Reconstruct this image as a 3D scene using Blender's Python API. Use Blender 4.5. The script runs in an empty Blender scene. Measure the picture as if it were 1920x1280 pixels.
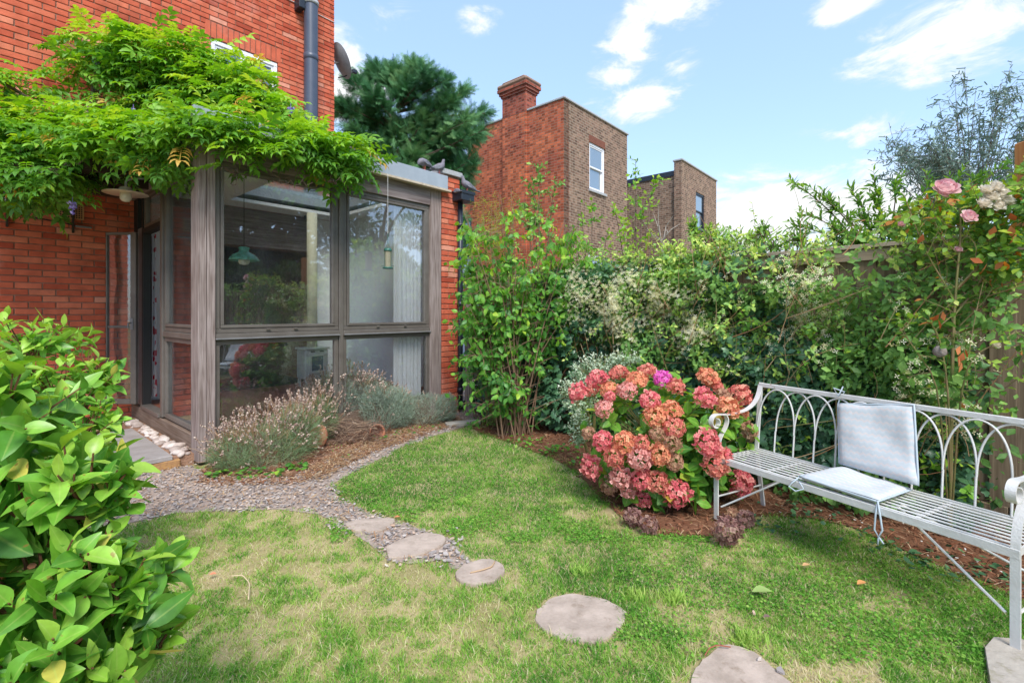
import bpy, bmesh, math, random
import numpy as np
from mathutils import Vector, Matrix, noise as mnoise
R = math.radians
rs = np.random.RandomState(7)
random.seed(7)
scene = bpy.context.scene
C = scene.collection

# ------------------------------------------------------------------ camera, sky, sun, exposure
F, HY, CH = 900.0, 587.0, 1.4            # focal length in photo pixels, horizon row, camera height
cam = bpy.data.cameras.new('camera'); camo = bpy.data.objects.new('camera', cam); C.objects.link(camo)
camo.location = (0, 0, CH); camo.rotation_euler = (R(90), 0, 0)
cam.sensor_width = 36; cam.lens = 36 * F / 1920; cam.shift_y = -(640 - HY) / 1920
cam.clip_start = 0.02; cam.clip_end = 2000
scene.camera = camo

SUN_EL, SUN_AZ = 50, 164                # azimuth clockwise from +Y: behind the camera
world = bpy.data.worlds.new('World'); scene.world = world; world.use_nodes = True
wn, wl = world.node_tree.nodes, world.node_tree.links
wn.clear()
def wnode(t, **k):
    n = wn.new(t)
    for a, b in k.items(): setattr(n, a, b)
    return n
sky = wnode('ShaderNodeTexSky', sky_type='NISHITA'); sky.sun_disc = False
sky.sun_elevation = R(SUN_EL); sky.sun_rotation = R(SUN_AZ); sky.air_density = 1.0; sky.dust_density = 0.6; sky.ozone_density = 1.0
bgd = wnode('ShaderNodeBackground'); bgd.inputs['Strength'].default_value = 0.14
wout = wnode('ShaderNodeOutputWorld')
tc = wnode('ShaderNodeTexCoord')
def wmath(op, a, b=None, c=None, clamp=False):
    n = wnode('ShaderNodeMath', operation=op); n.use_clamp = clamp
    for i, v in enumerate((a, b, c)):
        if v is None: continue
        if isinstance(v, (int, float)): n.inputs[i].default_value = v
        else: wl.new(v, n.inputs[i])
    return n.outputs[0]
def wvec(op, a, b):
    n = wnode('ShaderNodeVectorMath', operation=op)
    for i, v in enumerate((a, b)):
        if isinstance(v, tuple): n.inputs[i].default_value = v
        elif v is not None: wl.new(v, n.inputs[i])
    return n
dirv = tc.outputs['Generated']
def cdir(px, py):
    v = Vector(((px - 960) / F, 1, (HY - py) / F)).normalized(); return tuple(v)
wno = wnode('ShaderNodeTexNoise'); wno.inputs['Scale'].default_value = 8.0; wno.inputs['Detail'].default_value = 11; wno.inputs['Roughness'].default_value = .64; wno.inputs['Distortion'].default_value = .5
mp = wnode('ShaderNodeMapping'); mp.inputs['Scale'].default_value = (1, 1, 2.2); wl.new(dirv, mp.inputs['Vector']); wl.new(mp.outputs[0], wno.inputs['Vector'])
clouds = [(1450, 410, .44, .10, 1.15), (1640, 380, .22, .07, .9), (1190, 190, .115, .042, 1.0), (1150, 150, .08, .03, .75), (1185, 85, .075, .05, .9), (1265, 10, .10, .045, 1.1),
          (1580, 10, .06, .03, 1.0), (1820, 55, .17, .065, 1.15), (1620, 245, .12, .03, .6), (740, 20, .08, .04, .5), (640, 150, .14, .10, .75), (1280, 130, .05, .04, .5), (900, 40, .05, .03, .4)]
tot = None
for (px, py, rx, rz, w) in clouds:
    c = cdir(px, py)
    s = wvec('SUBTRACT', dirv, c); m = wvec('MULTIPLY', s.outputs[0], (1 / rx, 1 / rx, 1 / rz))
    ln = wnode('ShaderNodeVectorMath', operation='LENGTH'); wl.new(m.outputs[0], ln.inputs[0])
    f = wmath('MULTIPLY', wmath('SUBTRACT', 1.0, ln.outputs['Value'], clamp=True), w)
    tot = f if tot is None else wmath('MAXIMUM', tot, f)
# scattered cumulus all round the sky outside the named ones
wno2 = wnode('ShaderNodeTexNoise'); wno2.inputs['Scale'].default_value = 2.3; wno2.inputs['Detail'].default_value = 4; wl.new(mp.outputs[0], wno2.inputs['Vector'])
gen = wmath('MULTIPLY', wmath('SUBTRACT', wno2.outputs[0], .60, clamp=True), 2.2)
tot = wmath('MAXIMUM', tot, gen)
dens = wmath('ADD', wmath('MULTIPLY', tot, 1.25), wmath('MULTIPLY', wmath('SUBTRACT', wno.outputs[0], .5), 3.6))
ramp = wnode('ShaderNodeMapRange', interpolation_type='SMOOTHSTEP'); ramp.inputs['From Min'].default_value = .10; ramp.inputs['From Max'].default_value = .95
wl.new(dens, ramp.inputs['Value'])
ramp2 = wnode('ShaderNodeMapRange'); ramp2.inputs['From Min'].default_value = .3; ramp2.inputs['From Max'].default_value = .9; wl.new(dens, ramp2.inputs['Value'])
cl = wmath('MULTIPLY', ramp.outputs[0], wmath('MULTIPLY', tot, 6.0, clamp=True), clamp=True)
hz = wnode('ShaderNodeSeparateXYZ'); wl.new(dirv, hz.inputs[0])
SKYT = (0.62, 0.98, 1.12, 1)
tint = wnode('ShaderNodeMix', data_type='RGBA', blend_type='MULTIPLY'); tint.inputs['Factor'].default_value = 1
wl.new(sky.outputs[0], tint.inputs['A']); tint.inputs['B'].default_value = (.86, .84, .92, 1)
veil = wnode('ShaderNodeMix', data_type='RGBA'); veil.inputs['Factor'].default_value = .55; wl.new(tint.outputs['Result'], veil.inputs['A']); veil.inputs['B'].default_value = (1.25, 1.85, 2.45, 1)
mixc = wnode('ShaderNodeMix', data_type='RGBA'); wl.new(cl, mixc.inputs['Factor']); wl.new(veil.outputs['Result'], mixc.inputs['A']); ccol = wnode('ShaderNodeMix', data_type='RGBA'); wl.new(ramp2.outputs[0], ccol.inputs['Factor']); ccol.inputs['A'].default_value = (2.05, 2.25, 2.55, 1); ccol.inputs['B'].default_value = (2.65, 2.70, 2.75, 1); wl.new(ccol.outputs['Result'], mixc.inputs['B'])
wl.new(mixc.outputs['Result'], bgd.inputs['Color']); wl.new(bgd.outputs[0], wout.inputs['Surface'])

sl = bpy.data.lights.new('sun', 'SUN'); sl.energy = 1.5; sl.angle = R(24); sl.color = (1, .95, .88)
so = bpy.data.objects.new('sun', sl); C.objects.link(so)
sd = Vector((math.sin(R(SUN_AZ)) * math.cos(R(SUN_EL)), math.cos(R(SUN_AZ)) * math.cos(R(SUN_EL)), math.sin(R(SUN_EL))))
so.rotation_euler = sd.to_track_quat('Z', 'Y').to_euler(); so.location = (0, -5, 12)
vs = scene.view_settings; vs.view_transform = 'Standard'; vs.look = 'None'; vs.exposure = 1.64; vs.gamma = 1
vs.use_curve_mapping = False
scene.cycles.max_bounces = 8; scene.cycles.transparent_max_bounces = 24; scene.cycles.diffuse_bounces = 4
scene.cycles.use_denoising = True

# ------------------------------------------------------------------ helpers
def at(px, py, Y): return np.array([(px - 960) / F * Y, Y, CH - (py - HY) / F * Y])
def gp(px, py, z=0.0):
    Y = F * (CH - z) / (py - HY); return np.array([(px - 960) / F * Y, Y, z])
def unit(v):
    v = np.asarray(v, float); n = np.linalg.norm(v, axis=-1, keepdims=True); return v / np.maximum(n, 1e-9)

def mat(name, col, rough=.7, spec=.3, metal=0, bump=None, var=None, nscale=8, emit=None):
    """var: second colour mixed by noise; bump: (scale, strength)"""
    m = bpy.data.materials.new(name); m.use_nodes = True
    nt = m.node_tree; b = nt.nodes['Principled BSDF']
    b.inputs['Base Color'].default_value = (*col, 1); b.inputs['Roughness'].default_value = rough
    b.inputs['Specular IOR Level'].default_value = spec; b.inputs['Metallic'].default_value = metal
    t = nt.nodes.new('ShaderNodeTexCoord')
    if var is not None:
        n = nt.nodes.new('ShaderNodeTexNoise'); n.inputs['Scale'].default_value = nscale; n.inputs['Detail'].default_value = 6; n.inputs['Roughness'].default_value = .65
        nt.links.new(t.outputs['Object'], n.inputs['Vector'])
        r = nt.nodes.new('ShaderNodeMapRange'); r.inputs['From Min'].default_value = .35; r.inputs['From Max'].default_value = .65; nt.links.new(n.outputs[0], r.inputs['Value'])
        mx = nt.nodes.new('ShaderNodeMix'); mx.data_type = 'RGBA'; mx.inputs['A'].default_value = (*col, 1); mx.inputs['B'].default_value = (*var, 1)
        nt.links.new(r.outputs[0], mx.inputs['Factor']); nt.links.new(mx.outputs['Result'], b.inputs['Base Color'])
    if bump:
        n2 = nt.nodes.new('ShaderNodeTexNoise'); n2.inputs['Scale'].default_value = bump[0]; n2.inputs['Detail'].default_value = 8
        nt.links.new(t.outputs['Object'], n2.inputs['Vector'])
        bp = nt.nodes.new('ShaderNodeBump'); bp.inputs['Strength'].default_value = bump[1]; bp.inputs['Distance'].default_value = .01
        nt.links.new(n2.outputs[0], bp.inputs['Height']); nt.links.new(bp.outputs[0], b.inputs['Normal'])
    return m

def rndmat(name, stops, rough=.5, spec=.35, trans=0.0, bump=None, noisecol=None, coat=0, vein=0.0, bloom=None):
    """colour picked per piece: attribute 'rnd' (joined pieces) + object random (single pieces)"""
    m = bpy.data.materials.new(name); m.use_nodes = True
    nt = m.node_tree; b = nt.nodes['Principled BSDF']; L = nt.links.new
    at_ = nt.nodes.new('ShaderNodeAttribute'); at_.attribute_name = 'rnd'
    oi = nt.nodes.new('ShaderNodeObjectInfo')
    ad = nt.nodes.new('ShaderNodeMath'); ad.operation = 'ADD'; L(at_.outputs['Fac'], ad.inputs[0]); L(oi.outputs['Alpha'], ad.inputs[1])
    # object colour alpha carries the piece's own value (1 on joined pieces means no shift)
    fr = nt.nodes.new('ShaderNodeMath'); fr.operation = 'SUBTRACT'; L(ad.outputs[0], fr.inputs[0]); fr.inputs[1].default_value = 1.0
    cr = nt.nodes.new('ShaderNodeValToRGB'); L(fr.outputs[0], cr.inputs[0])
    el = cr.color_ramp.elements
    while len(el) > 1: el.remove(el[-1])
    el[0].position = stops[0][0]; el[0].color = (*stops[0][1], 1)
    for p, c in stops[1:]:
        e = el.new(p); e.color = (*c, 1)
    col = cr.outputs[0]
    t = nt.nodes.new('ShaderNodeTexCoord')
    if noisecol:
        n = nt.nodes.new('ShaderNodeTexNoise'); n.inputs['Scale'].default_value = noisecol[0]; n.inputs['Detail'].default_value = 6
        g = nt.nodes.new('ShaderNodeNewGeometry'); L(g.outputs['Position'], n.inputs['Vector'])
        r = nt.nodes.new('ShaderNodeMapRange'); r.inputs['From Min'].default_value = .3; r.inputs['From Max'].default_value = .7
        r.inputs['To Min'].default_value = 1 - noisecol[1]; r.inputs['To Max'].default_value = 1 + noisecol[1]; L(n.outputs[0], r.inputs['Value'])
        vm = nt.nodes.new('ShaderNodeVectorMath'); vm.operation = 'SCALE'; L(col, vm.inputs[0]); L(r.outputs[0], vm.inputs['Scale']); col = vm.outputs[0]
    if bloom:
        g4 = nt.nodes.new('ShaderNodeNewGeometry'); n4 = nt.nodes.new('ShaderNodeTexNoise'); n4.inputs['Scale'].default_value = 1.1; n4.inputs['Detail'].default_value = 9; n4.inputs['Roughness'].default_value = .7; L(g4.outputs['Position'], n4.inputs['Vector'])
        r4 = nt.nodes.new('ShaderNodeMapRange'); r4.inputs['From Min'].default_value = .56; r4.inputs['From Max'].default_value = .74; r4.inputs['To Max'].default_value = .5; L(n4.outputs[0], r4.inputs['Value'])
        m4 = nt.nodes.new('ShaderNodeMix'); m4.data_type = 'RGBA'; L(r4.outputs[0], m4.inputs['Factor']); L(col, m4.inputs['A']); m4.inputs['B'].default_value = (*bloom, 1); col = m4.outputs['Result']
        r5 = nt.nodes.new('ShaderNodeMapRange'); r5.inputs['From Min'].default_value = .30; r5.inputs['From Max'].default_value = .44; r5.inputs['To Min'].default_value = .62; L(n4.outputs[0], r5.inputs['Value'])
        v5 = nt.nodes.new('ShaderNodeVectorMath'); v5.operation = 'SCALE'; L(col, v5.inputs[0]); L(r5.outputs[0], v5.inputs['Scale']); col = v5.outputs[0]
    if vein:
        am = nt.nodes.new('ShaderNodeAttribute'); am.attribute_name = 'mid'
        rm = nt.nodes.new('ShaderNodeMapRange'); rm.inputs['From Min'].default_value = .86; rm.inputs['From Max'].default_value = .98; rm.inputs['To Max'].default_value = vein; L(am.outputs['Fac'], rm.inputs['Value'])
        mv = nt.nodes.new('ShaderNodeMix'); mv.data_type = 'RGBA'; L(rm.outputs[0], mv.inputs['Factor']); L(col, mv.inputs['A']); mv.inputs['B'].default_value = (.42, .55, .14, 1)
        gs = nt.nodes.new('ShaderNodeNewGeometry'); ns = nt.nodes.new('ShaderNodeTexNoise'); ns.inputs['Scale'].default_value = 34; ns.inputs['Detail'].default_value = 5; L(gs.outputs['Position'], ns.inputs['Vector'])
        rs_ = nt.nodes.new('ShaderNodeMapRange'); rs_.inputs['From Min'].default_value = .3; rs_.inputs['From Max'].default_value = .7; rs_.inputs['To Min'].default_value = .78; rs_.inputs['To Max'].default_value = 1.22; L(ns.outputs[0], rs_.inputs['Value'])
        vs3 = nt.nodes.new('ShaderNodeVectorMath'); vs3.operation = 'SCALE'; L(mv.outputs['Result'], vs3.inputs[0]); L(rs_.outputs[0], vs3.inputs['Scale'])
        rd = nt.nodes.new('ShaderNodeMapRange'); rd.inputs['From Min'].default_value = .665; rd.inputs['From Max'].default_value = .70; rd.inputs['To Max'].default_value = .8; L(ns.outputs[0], rd.inputs['Value'])
        md_ = nt.nodes.new('ShaderNodeMix'); md_.data_type = 'RGBA'; L(rd.outputs[0], md_.inputs['Factor']); L(vs3.outputs[0], md_.inputs['A']); md_.inputs['B'].default_value = (.30, .17, .05, 1); col = md_.outputs['Result']
    L(col, b.inputs['Base Color']); b.inputs['Roughness'].default_value = rough; b.inputs['Specular IOR Level'].default_value = spec
    if coat: b.inputs['Coat Weight'].default_value = coat; b.inputs['Coat Roughness'].default_value = .25
    if bump:
        n2 = nt.nodes.new('ShaderNodeTexNoise'); n2.inputs['Scale'].default_value = bump[0]; n2.inputs['Detail'].default_value = 6
        g2 = nt.nodes.new('ShaderNodeNewGeometry'); L(g2.outputs['Position'], n2.inputs['Vector'])
        bp = nt.nodes.new('ShaderNodeBump'); bp.inputs['Strength'].default_value = bump[1]; bp.inputs['Distance'].default_value = .006
        L(n2.outputs[0], bp.inputs['Height']); L(bp.outputs[0], b.inputs['Normal'])
    if trans:
        tr = nt.nodes.new('ShaderNodeBsdfTranslucent')
        hs = nt.nodes.new('ShaderNodeHueSaturation'); hs.inputs['Hue'].default_value = .485; hs.inputs['Saturation'].default_value = 1.1; hs.inputs['Value'].default_value = 1.5; L(col, hs.inputs['Color'])
        L(hs.outputs[0], tr.inputs['Color'])
        ms = nt.nodes.new('ShaderNodeMixShader'); ms.inputs[0].default_value = trans
        L(b.outputs[0], ms.inputs[1]); L(tr.outputs[0], ms.inputs[2]); L(ms.outputs[0], nt.nodes['Material Output'].inputs['Surface'])
    return m

def npmesh(name, V, Fc, rnd=None, smooth=False, mid=None):
    """V (n,3); Fc list of (k,m) int arrays, m-gons"""
    me = bpy.data.meshes.new(name)
    V = np.asarray(V, np.float32); Fc = [np.asarray(f, np.int32) for f in Fc if len(f)]
    me.vertices.add(len(V)); me.vertices.foreach_set('co', V.ravel())
    loops = np.concatenate([f.ravel() for f in Fc]); cnt = np.concatenate([np.full(len(f), f.shape[1], np.int32) for f in Fc])
    st = np.concatenate([[0], np.cumsum(cnt)[:-1]]).astype(np.int32)
    me.loops.add(len(loops)); me.loops.foreach_set('vertex_index', loops)
    me.polygons.add(len(cnt)); me.polygons.foreach_set('loop_start', st); me.polygons.foreach_set('loop_total', cnt)
    me.polygons.foreach_set('use_smooth', np.full(len(cnt), bool(smooth)))
    me.update(calc_edges=True)
    if rnd is not None:
        a = me.attributes.new('rnd', 'FLOAT', 'POINT'); a.data.foreach_set('value', np.asarray(rnd, np.float32))
    if mid is not None:
        a = me.attributes.new('mid', 'FLOAT', 'POINT'); a.data.foreach_set('value', np.asarray(mid, np.float32))
    return me
def midof(V): return (np.abs(np.asarray(V)[:, 1]) < 1e-6).astype(np.float32)

class MB:
    def __init__(s): s.v = []; s.f3 = []; s.f4 = []; s.fn = []; s.r = []; s.n = 0; s.smooth = False
    def add(s, V, F3=None, F4=None, r=0.0):
        V = np.asarray(V, float)
        if F3 is not None and len(F3): s.f3.append(np.asarray(F3) + s.n)
        if F4 is not None and len(F4): s.f4.append(np.asarray(F4) + s.n)
        s.v.append(V); s.r.append(np.full(len(V), r) if np.isscalar(r) else r); s.n += len(V); return s
    def box(s, x0, x1, y0, y1, z0, z1, r=0.0, bev=0.0):
        if bev <= 0:
            V = [(x, y, z) for x in (x0, x1) for y in (y0, y1) for z in (z0, z1)]
            s.add(V, F4=[(0, 1, 3, 2), (4, 6, 7, 5), (0, 4, 5, 1), (2, 3, 7, 6), (0, 2, 6, 4), (1, 5, 7, 3)], r=r)
        else:
            V, F3_, F4_ = bevbox(x1 - x0, y1 - y0, z1 - z0, bev)
            s.add(V + np.array([(x0 + x1) / 2, (y0 + y1) / 2, (z0 + z1) / 2]), F3_, F4_, r)
        return s
    def tube(s, pts, rad, n=6, r=0.0, cap=True):
        P = np.asarray(pts, float); m = len(P); rad = np.full(m, rad) if np.isscalar(rad) else np.asarray(rad)
        T = np.gradient(P, axis=0); T = unit(T)
        up = np.array([0, 0, 1.0]) if abs(T[0][2]) < .9 else np.array([1.0, 0, 0])
        V = []; u = unit(np.cross(T[0], up))
        for i in range(m):
            u = u - T[i] * np.dot(u, T[i]); u = unit(u); w = np.cross(T[i], u)
            for k in range(n):
                a = 2 * math.pi * k / n; V.append(P[i] + rad[i] * (math.cos(a) * u + math.sin(a) * w))
        q = [(i * n + k, i * n + (k + 1) % n, (i + 1) * n + (k + 1) % n, (i + 1) * n + k) for i in range(m - 1) for k in range(n)]
        t = []
        if cap:
            t += [(0, k + 1, k) for k in range(1, n - 1)]; b = (m - 1) * n; t += [(b, b + k, b + k + 1) for k in range(1, n - 1)]
        return s.add(V, t, q, r)
    def strip(s, pts, side, w, th, r=0.0):
        """flat bar: path pts, width along 'side' vector, thickness th across"""
        P = np.asarray(pts, float); m = len(P); T = unit(np.gradient(P, axis=0)); side = unit(np.asarray(side, float)); V = []
        for i in range(m):
            nn = unit(np.cross(T[i], side))
            for a, b in ((-1, -1), (1, -1), (1, 1), (-1, 1)): V.append(P[i] + side * a * w / 2 + nn * b * th / 2)
        q = [(i * 4 + k, i * 4 + (k + 1) % 4, (i + 1) * 4 + (k + 1) % 4, (i + 1) * 4 + k) for i in range(m - 1) for k in range(4)]
        q += [(0, 3, 2, 1), ((m - 1) * 4, (m - 1) * 4 + 1, (m - 1) * 4 + 2, (m - 1) * 4 + 3)]
        return s.add(V, None, q, r)
    def lathe(s, prof, n=20, c=(0, 0, 0), r=0.0):
        m = len(prof); V = [(c[0] + p[0] * math.cos(2 * math.pi * k / n), c[1] + p[0] * math.sin(2 * math.pi * k / n), c[2] + p[1]) for p in prof for k in range(n)]
        q = [(i * n + k, i * n + (k + 1) % n, (i + 1) * n + (k + 1) % n, (i + 1) * n + k) for i in range(m - 1) for k in range(n)]
        return s.add(V, None, q, r)
    def mesh(s, name, smooth=None):
        Fc = []
        if s.f3: Fc.append(np.concatenate(s.f3))
        if s.f4: Fc.append(np.concatenate(s.f4))
        return npmesh(name, np.concatenate(s.v), Fc, np.concatenate(s.r), s.smooth if smooth is None else smooth)
    def obj(s, name, m, parent=None, smooth=None): return ob(name, s.mesh(name, smooth), m, parent)

def bevbox(sx, sy, sz, b):
    hx, hy, hz = sx / 2, sy / 2, sz / 2; b = min(b, hx * .9, hy * .9, hz * .9); V = []; idx = {}
    for ix in (-1, 1):
        for iy in (-1, 1):
            for iz in (-1, 1):
                for k, (dx, dy, dz) in enumerate(((0, b, b), (b, 0, b), (b, b, 0))):
                    idx[(ix, iy, iz, k)] = len(V); V.append((ix * (hx - dx), iy * (hy - dy), iz * (hz - dz)))
    q = []; t = []
    for s_ in (-1, 1):
        o = [(-1, -1), (1, -1), (1, 1), (-1, 1)]
        q.append([idx[(s_, a, c, 0)] for a, c in o][::s_]); q.append([idx[(a, s_, c, 1)] for a, c in o][::-s_]); q.append([idx[(a, c, s_, 2)] for a, c in o][::s_])
    for a in (-1, 1):
        for c in (-1, 1):
            q.append([idx[(a, c, -1, 0)], idx[(a, c, 1, 0)], idx[(a, c, 1, 1)], idx[(a, c, -1, 1)]][::a * c])
            q.append([idx[(a, -1, c, 0)], idx[(a, 1, c, 0)], idx[(a, 1, c, 2)], idx[(a, -1, c, 2)]][::-a * c])
            q.append([idx[(-1, a, c, 1)], idx[(1, a, c, 1)], idx[(1, a, c, 2)], idx[(-1, a, c, 2)]][::a * c])
            for d in (-1, 1): t.append([idx[(a, c, d, 0)], idx[(a, c, d, 1)], idx[(a, c, d, 2)]][::a * c * d])
    return np.array(V), t, q

def ob(name, me, m=None, parent=None):
    o = bpy.data.objects.new(name, me); C.objects.link(o)
    if m is not None and not me.materials: me.materials.append(m)
    if parent is not None: o.parent = parent
    return o
def tag(o, label=None, cat=None, group=None, kind=None):
    if label: o['label'] = label
    if cat: o['category'] = cat
    if group: o['group'] = group
    if kind: o['kind'] = kind
    return o
def thing(name, label, cat, loc=(0, 0, 0), rz=0.0, group=None):
    o = bpy.data.objects.new(name, None); C.objects.link(o); o.location = tuple(loc); o.rotation_euler = (0, 0, rz); o.empty_display_size = .1
    return tag(o, label, cat, group)
def stuffpart(o): o['kind'] = 'stuff'; return o
def copy_tree(o, parent=None):
    c = o.copy(); C.objects.link(c); c.parent = parent
    for ch in [x for x in o.children]: copy_tree(ch, c)
    return c
def inpoly(x, y, poly):
    poly = np.asarray(poly)[:, :2]; ins = np.zeros(len(x), bool); j = len(poly) - 1
    for i in range(len(poly)):
        xi, yi = poly[i]; xj, yj = poly[j]
        c = ((yi > y) != (yj > y)) & (x < (xj - xi) * (y - yi) / (yj - yi + 1e-12) + xi); ins ^= c; j = i
    return ins
def vnoise(x, y, sc, seed=0):
    """cheap smooth 2D value noise"""
    x = np.asarray(x) * sc + 37.7 * seed + 1000; y = np.asarray(y) * sc + 91.3 * seed + 1000
    xi = np.floor(x).astype(int); yi = np.floor(y).astype(int); xf = x - xi; yf = y - yi
    def h(a, b):
        n = (a * 374761393 + b * 668265263 + seed * 1442695) & 0xffffffff; n = ((n ^ (n >> 13)) * 1274126177) & 0xffffffff; return ((n ^ (n >> 16)) & 0xffff) / 65535.0
    u = xf * xf * (3 - 2 * xf); v = yf * yf * (3 - 2 * yf)
    return (h(xi, yi) * (1 - u) + h(xi + 1, yi) * u) * (1 - v) + (h(xi, yi + 1) * (1 - u) + h(xi + 1, yi + 1) * u) * v

# ---- leaf templates: unit length along +x, face normal +z
def leaf_tpl(w=.45, fold=.12, curl=.15, n=5, peak=.4, wave=0.0, petiole=.08, tipw=0.0):
    V = []; T = []; Q = []
    V.append((-petiole, 0, 0)); xs = np.linspace(0.06, .94, n)
    for x in xs:
        p = (x / peak) if x < peak else (1 - x) / (1 - peak)
        hw = w / 2 * (math.sin(min(1, p) * math.pi / 2) ** .8); z = -curl * x * x
        V += [(x, hw, z + fold * hw * 2 + wave * math.sin(x * 14)), (x, 0, z), (x, -hw, z + fold * hw * 2 - wave * math.sin(x * 14))]
    V.append((1, 0, -curl)); e = len(V) - 1
    T += [(0, 2, 1), (0, 3, 2)]
    for i in range(n - 1):
        a = 1 + 3 * i; Q += [(a, a + 1, a + 4, a + 3), (a + 1, a + 2, a + 5, a + 4)]
    a = 1 + 3 * (n - 1); T += [(a, a + 1, e), (a + 1, a + 2, e)]
    return np.array(V), np.array(T), np.array(Q).reshape(-1, 4)
def ivy_tpl():
    out = [(0, 0), (-.12, .25), (.08, .52), (.28, .36), (.55, .46), (.62, .2), (1, 0), (.62, -.2), (.55, -.46), (.28, -.36), (.08, -.52), (-.12, -.25)]
    V = [(.3, 0, .03)] + [(x, y, -.22 * abs(y) - .12 * x * x) for x, y in out]; n = len(out)
    return np.array(V), np.array([(0, 1 + (k + 1) % n, 1 + k) for k in range(n)]), np.zeros((0, 4), int)
def compound_tpl(pairs=5, ll=.26, lw=.09, droop=.35, seed=0):
    rr = random.Random(seed); V = []; T = []; Q = []
    def lf(x, ang, L, zt):
        b = len(V); ca, sa = math.cos(ang), math.sin(ang); z0 = -droop * x * x
        pr = [(0, 0, 0), (.35, .5, .02), (.35, 0, -.01), (.35, -.5, .02), (.72, .38, -.04), (.72, 0, -.07), (.72, -.38, -.04), (1, 0, -.2)]
        for a, c, zz in pr:
            lx, ly = a * L, c * lw; V.append((x + ca * lx - sa * ly, sa * lx + ca * ly, z0 + zz * L * 2.2 + zt))
        for f in ((0, 2, 1), (0, 3, 2), (4, 5, 7), (5, 6, 7)): T.append(tuple(b + i for i in f))
        for f in ((1, 2, 5, 4), (2, 3, 6, 5)): Q.append(tuple(b + i for i in f))
    for i in range(pairs):
        x = .2 + .68 * i / (pairs - 1)
        for s in (1, -1): lf(x, s * R(rr.uniform(48, 66)), ll * rr.uniform(.85, 1.15), rr.uniform(-.02, .02))
    lf(.92, rr.uniform(-.2, .2), ll * 1.1, 0)
    b = len(V)
    for x in (0, .33, .66, .95):
        z = -droop * x * x; V += [(x, .006, z), (x, -.006, z)]
    for i in range(3): Q.append((b + 2 * i, b + 2 * i + 1, b + 2 * i + 3, b + 2 * i + 2))
    return np.array(V), np.array(T), np.array(Q)
def frond_tpl(n=7, seed=0):
    """conifer spray: a feathery flat fan of pointed slivers"""
    rr = random.Random(seed); V = []; T = []
    def sl(x, y, ang, L, w):
        b = len(V); ca, sa = math.cos(ang), math.sin(ang); z = -.15 * x
        V.extend([(x - sa * w, y + ca * w, z), (x + sa * w, y - ca * w, z), (x + ca * L, y + sa * L, z - .12 * L - rr.uniform(0, .05))]); T.append((b, b + 1, b + 2))
    sl(0, 0, 0, 1, .016)
    for i in range(n):
        x = .08 + .8 * i / n
        for s in (1, -1):
            a = s * R(rr.uniform(28, 45)); L = (.55 - .35 * i / n) * rr.uniform(.8, 1.2); sl(x, 0, a, L, .015)
            sl(x + .4 * L * math.cos(a), .4 * L * math.sin(a), a + s * R(rr.uniform(-50, -20)), L * .5, .013)
    return np.array(V), np.array(T), np.zeros((0, 4), int)

def frames(xd, nr):
    x = unit(xd); z = nr - x * np.sum(nr * x, axis=1, keepdims=True); z = unit(z); y = np.cross(z, x); return np.stack([x, y, z], axis=2)
def emit(name, tpls, pos, xd, nr, size, rnd, m, parent, nparts=0, partname='leaf', origin=(0, 0, 0), cam_order=True, smooth=True):
    """pieces past nparts are joined into one stuff part, the nparts nearest the camera are single objects sharing mesh data"""
    pos = np.asarray(pos, float); N = len(pos)
    if N == 0: return
    xd = np.asarray(xd, float); nr = np.asarray(nr, float); size = np.asarray(size, float) * np.ones(N); rnd = np.clip(np.asarray(rnd, float) * np.ones(N), 0, .999)
    Rm = frames(xd, nr); org = np.asarray(origin, float)
    order = np.argsort(np.linalg.norm(pos - np.array([0, 0, CH]), axis=1) / size) if cam_order else np.arange(N)
    pick = rs.randint(0, len(tpls), N)
    single = order[:nparts]; rest = order[nparts:]
    if len(single):
        meshes = []
        for k, (V, T, Q) in enumerate(tpls):
            me = npmesh(partname, V, [T, Q], np.zeros(len(V)), smooth, midof(V)); me.materials.append(m); meshes.append(me)
        for i in single:
            o = bpy.data.objects.new(partname, meshes[pick[i]]); C.objects.link(o); o.parent = parent
            M = Matrix.Identity(4)
            for a in range(3):
                for b in range(3): M[a][b] = Rm[i][a][b] * size[i]
                M[a][3] = pos[i][a] - org[a]
            o.matrix_local = M; o.color = (1, 1, 1, 1.0 + rnd[i])
    if len(rest):
        Vs = []; T3 = []; Q4 = []; rr = []; mi = []; n = 0
        for k, (V, T, Q) in enumerate(tpls):
            ii = rest[pick[rest] == k]
            if not len(ii): continue
            W = np.einsum('nab,vb->nva', Rm[ii], V) * size[ii][:, None, None] + (pos[ii] - org)[:, None, :]
            off = n + np.arange(len(ii)) * len(V)
            if len(T): T3.append((T[None] + off[:, None, None]).reshape(-1, 3))
            if len(Q): Q4.append((Q[None] + off[:, None, None]).reshape(-1, 4))
            Vs.append(W.reshape(-1, 3)); rr.append(np.repeat(rnd[ii], len(V))); mi.append(np.tile(midof(V), len(ii))); n += len(ii) * len(V)
        me = npmesh(name, np.concatenate(Vs), ([np.concatenate(T3)] if T3 else []) + ([np.concatenate(Q4)] if Q4 else []), np.concatenate(rr), smooth, np.concatenate(mi))
        o = ob(name, me, m, parent); stuffpart(o); return o

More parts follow.
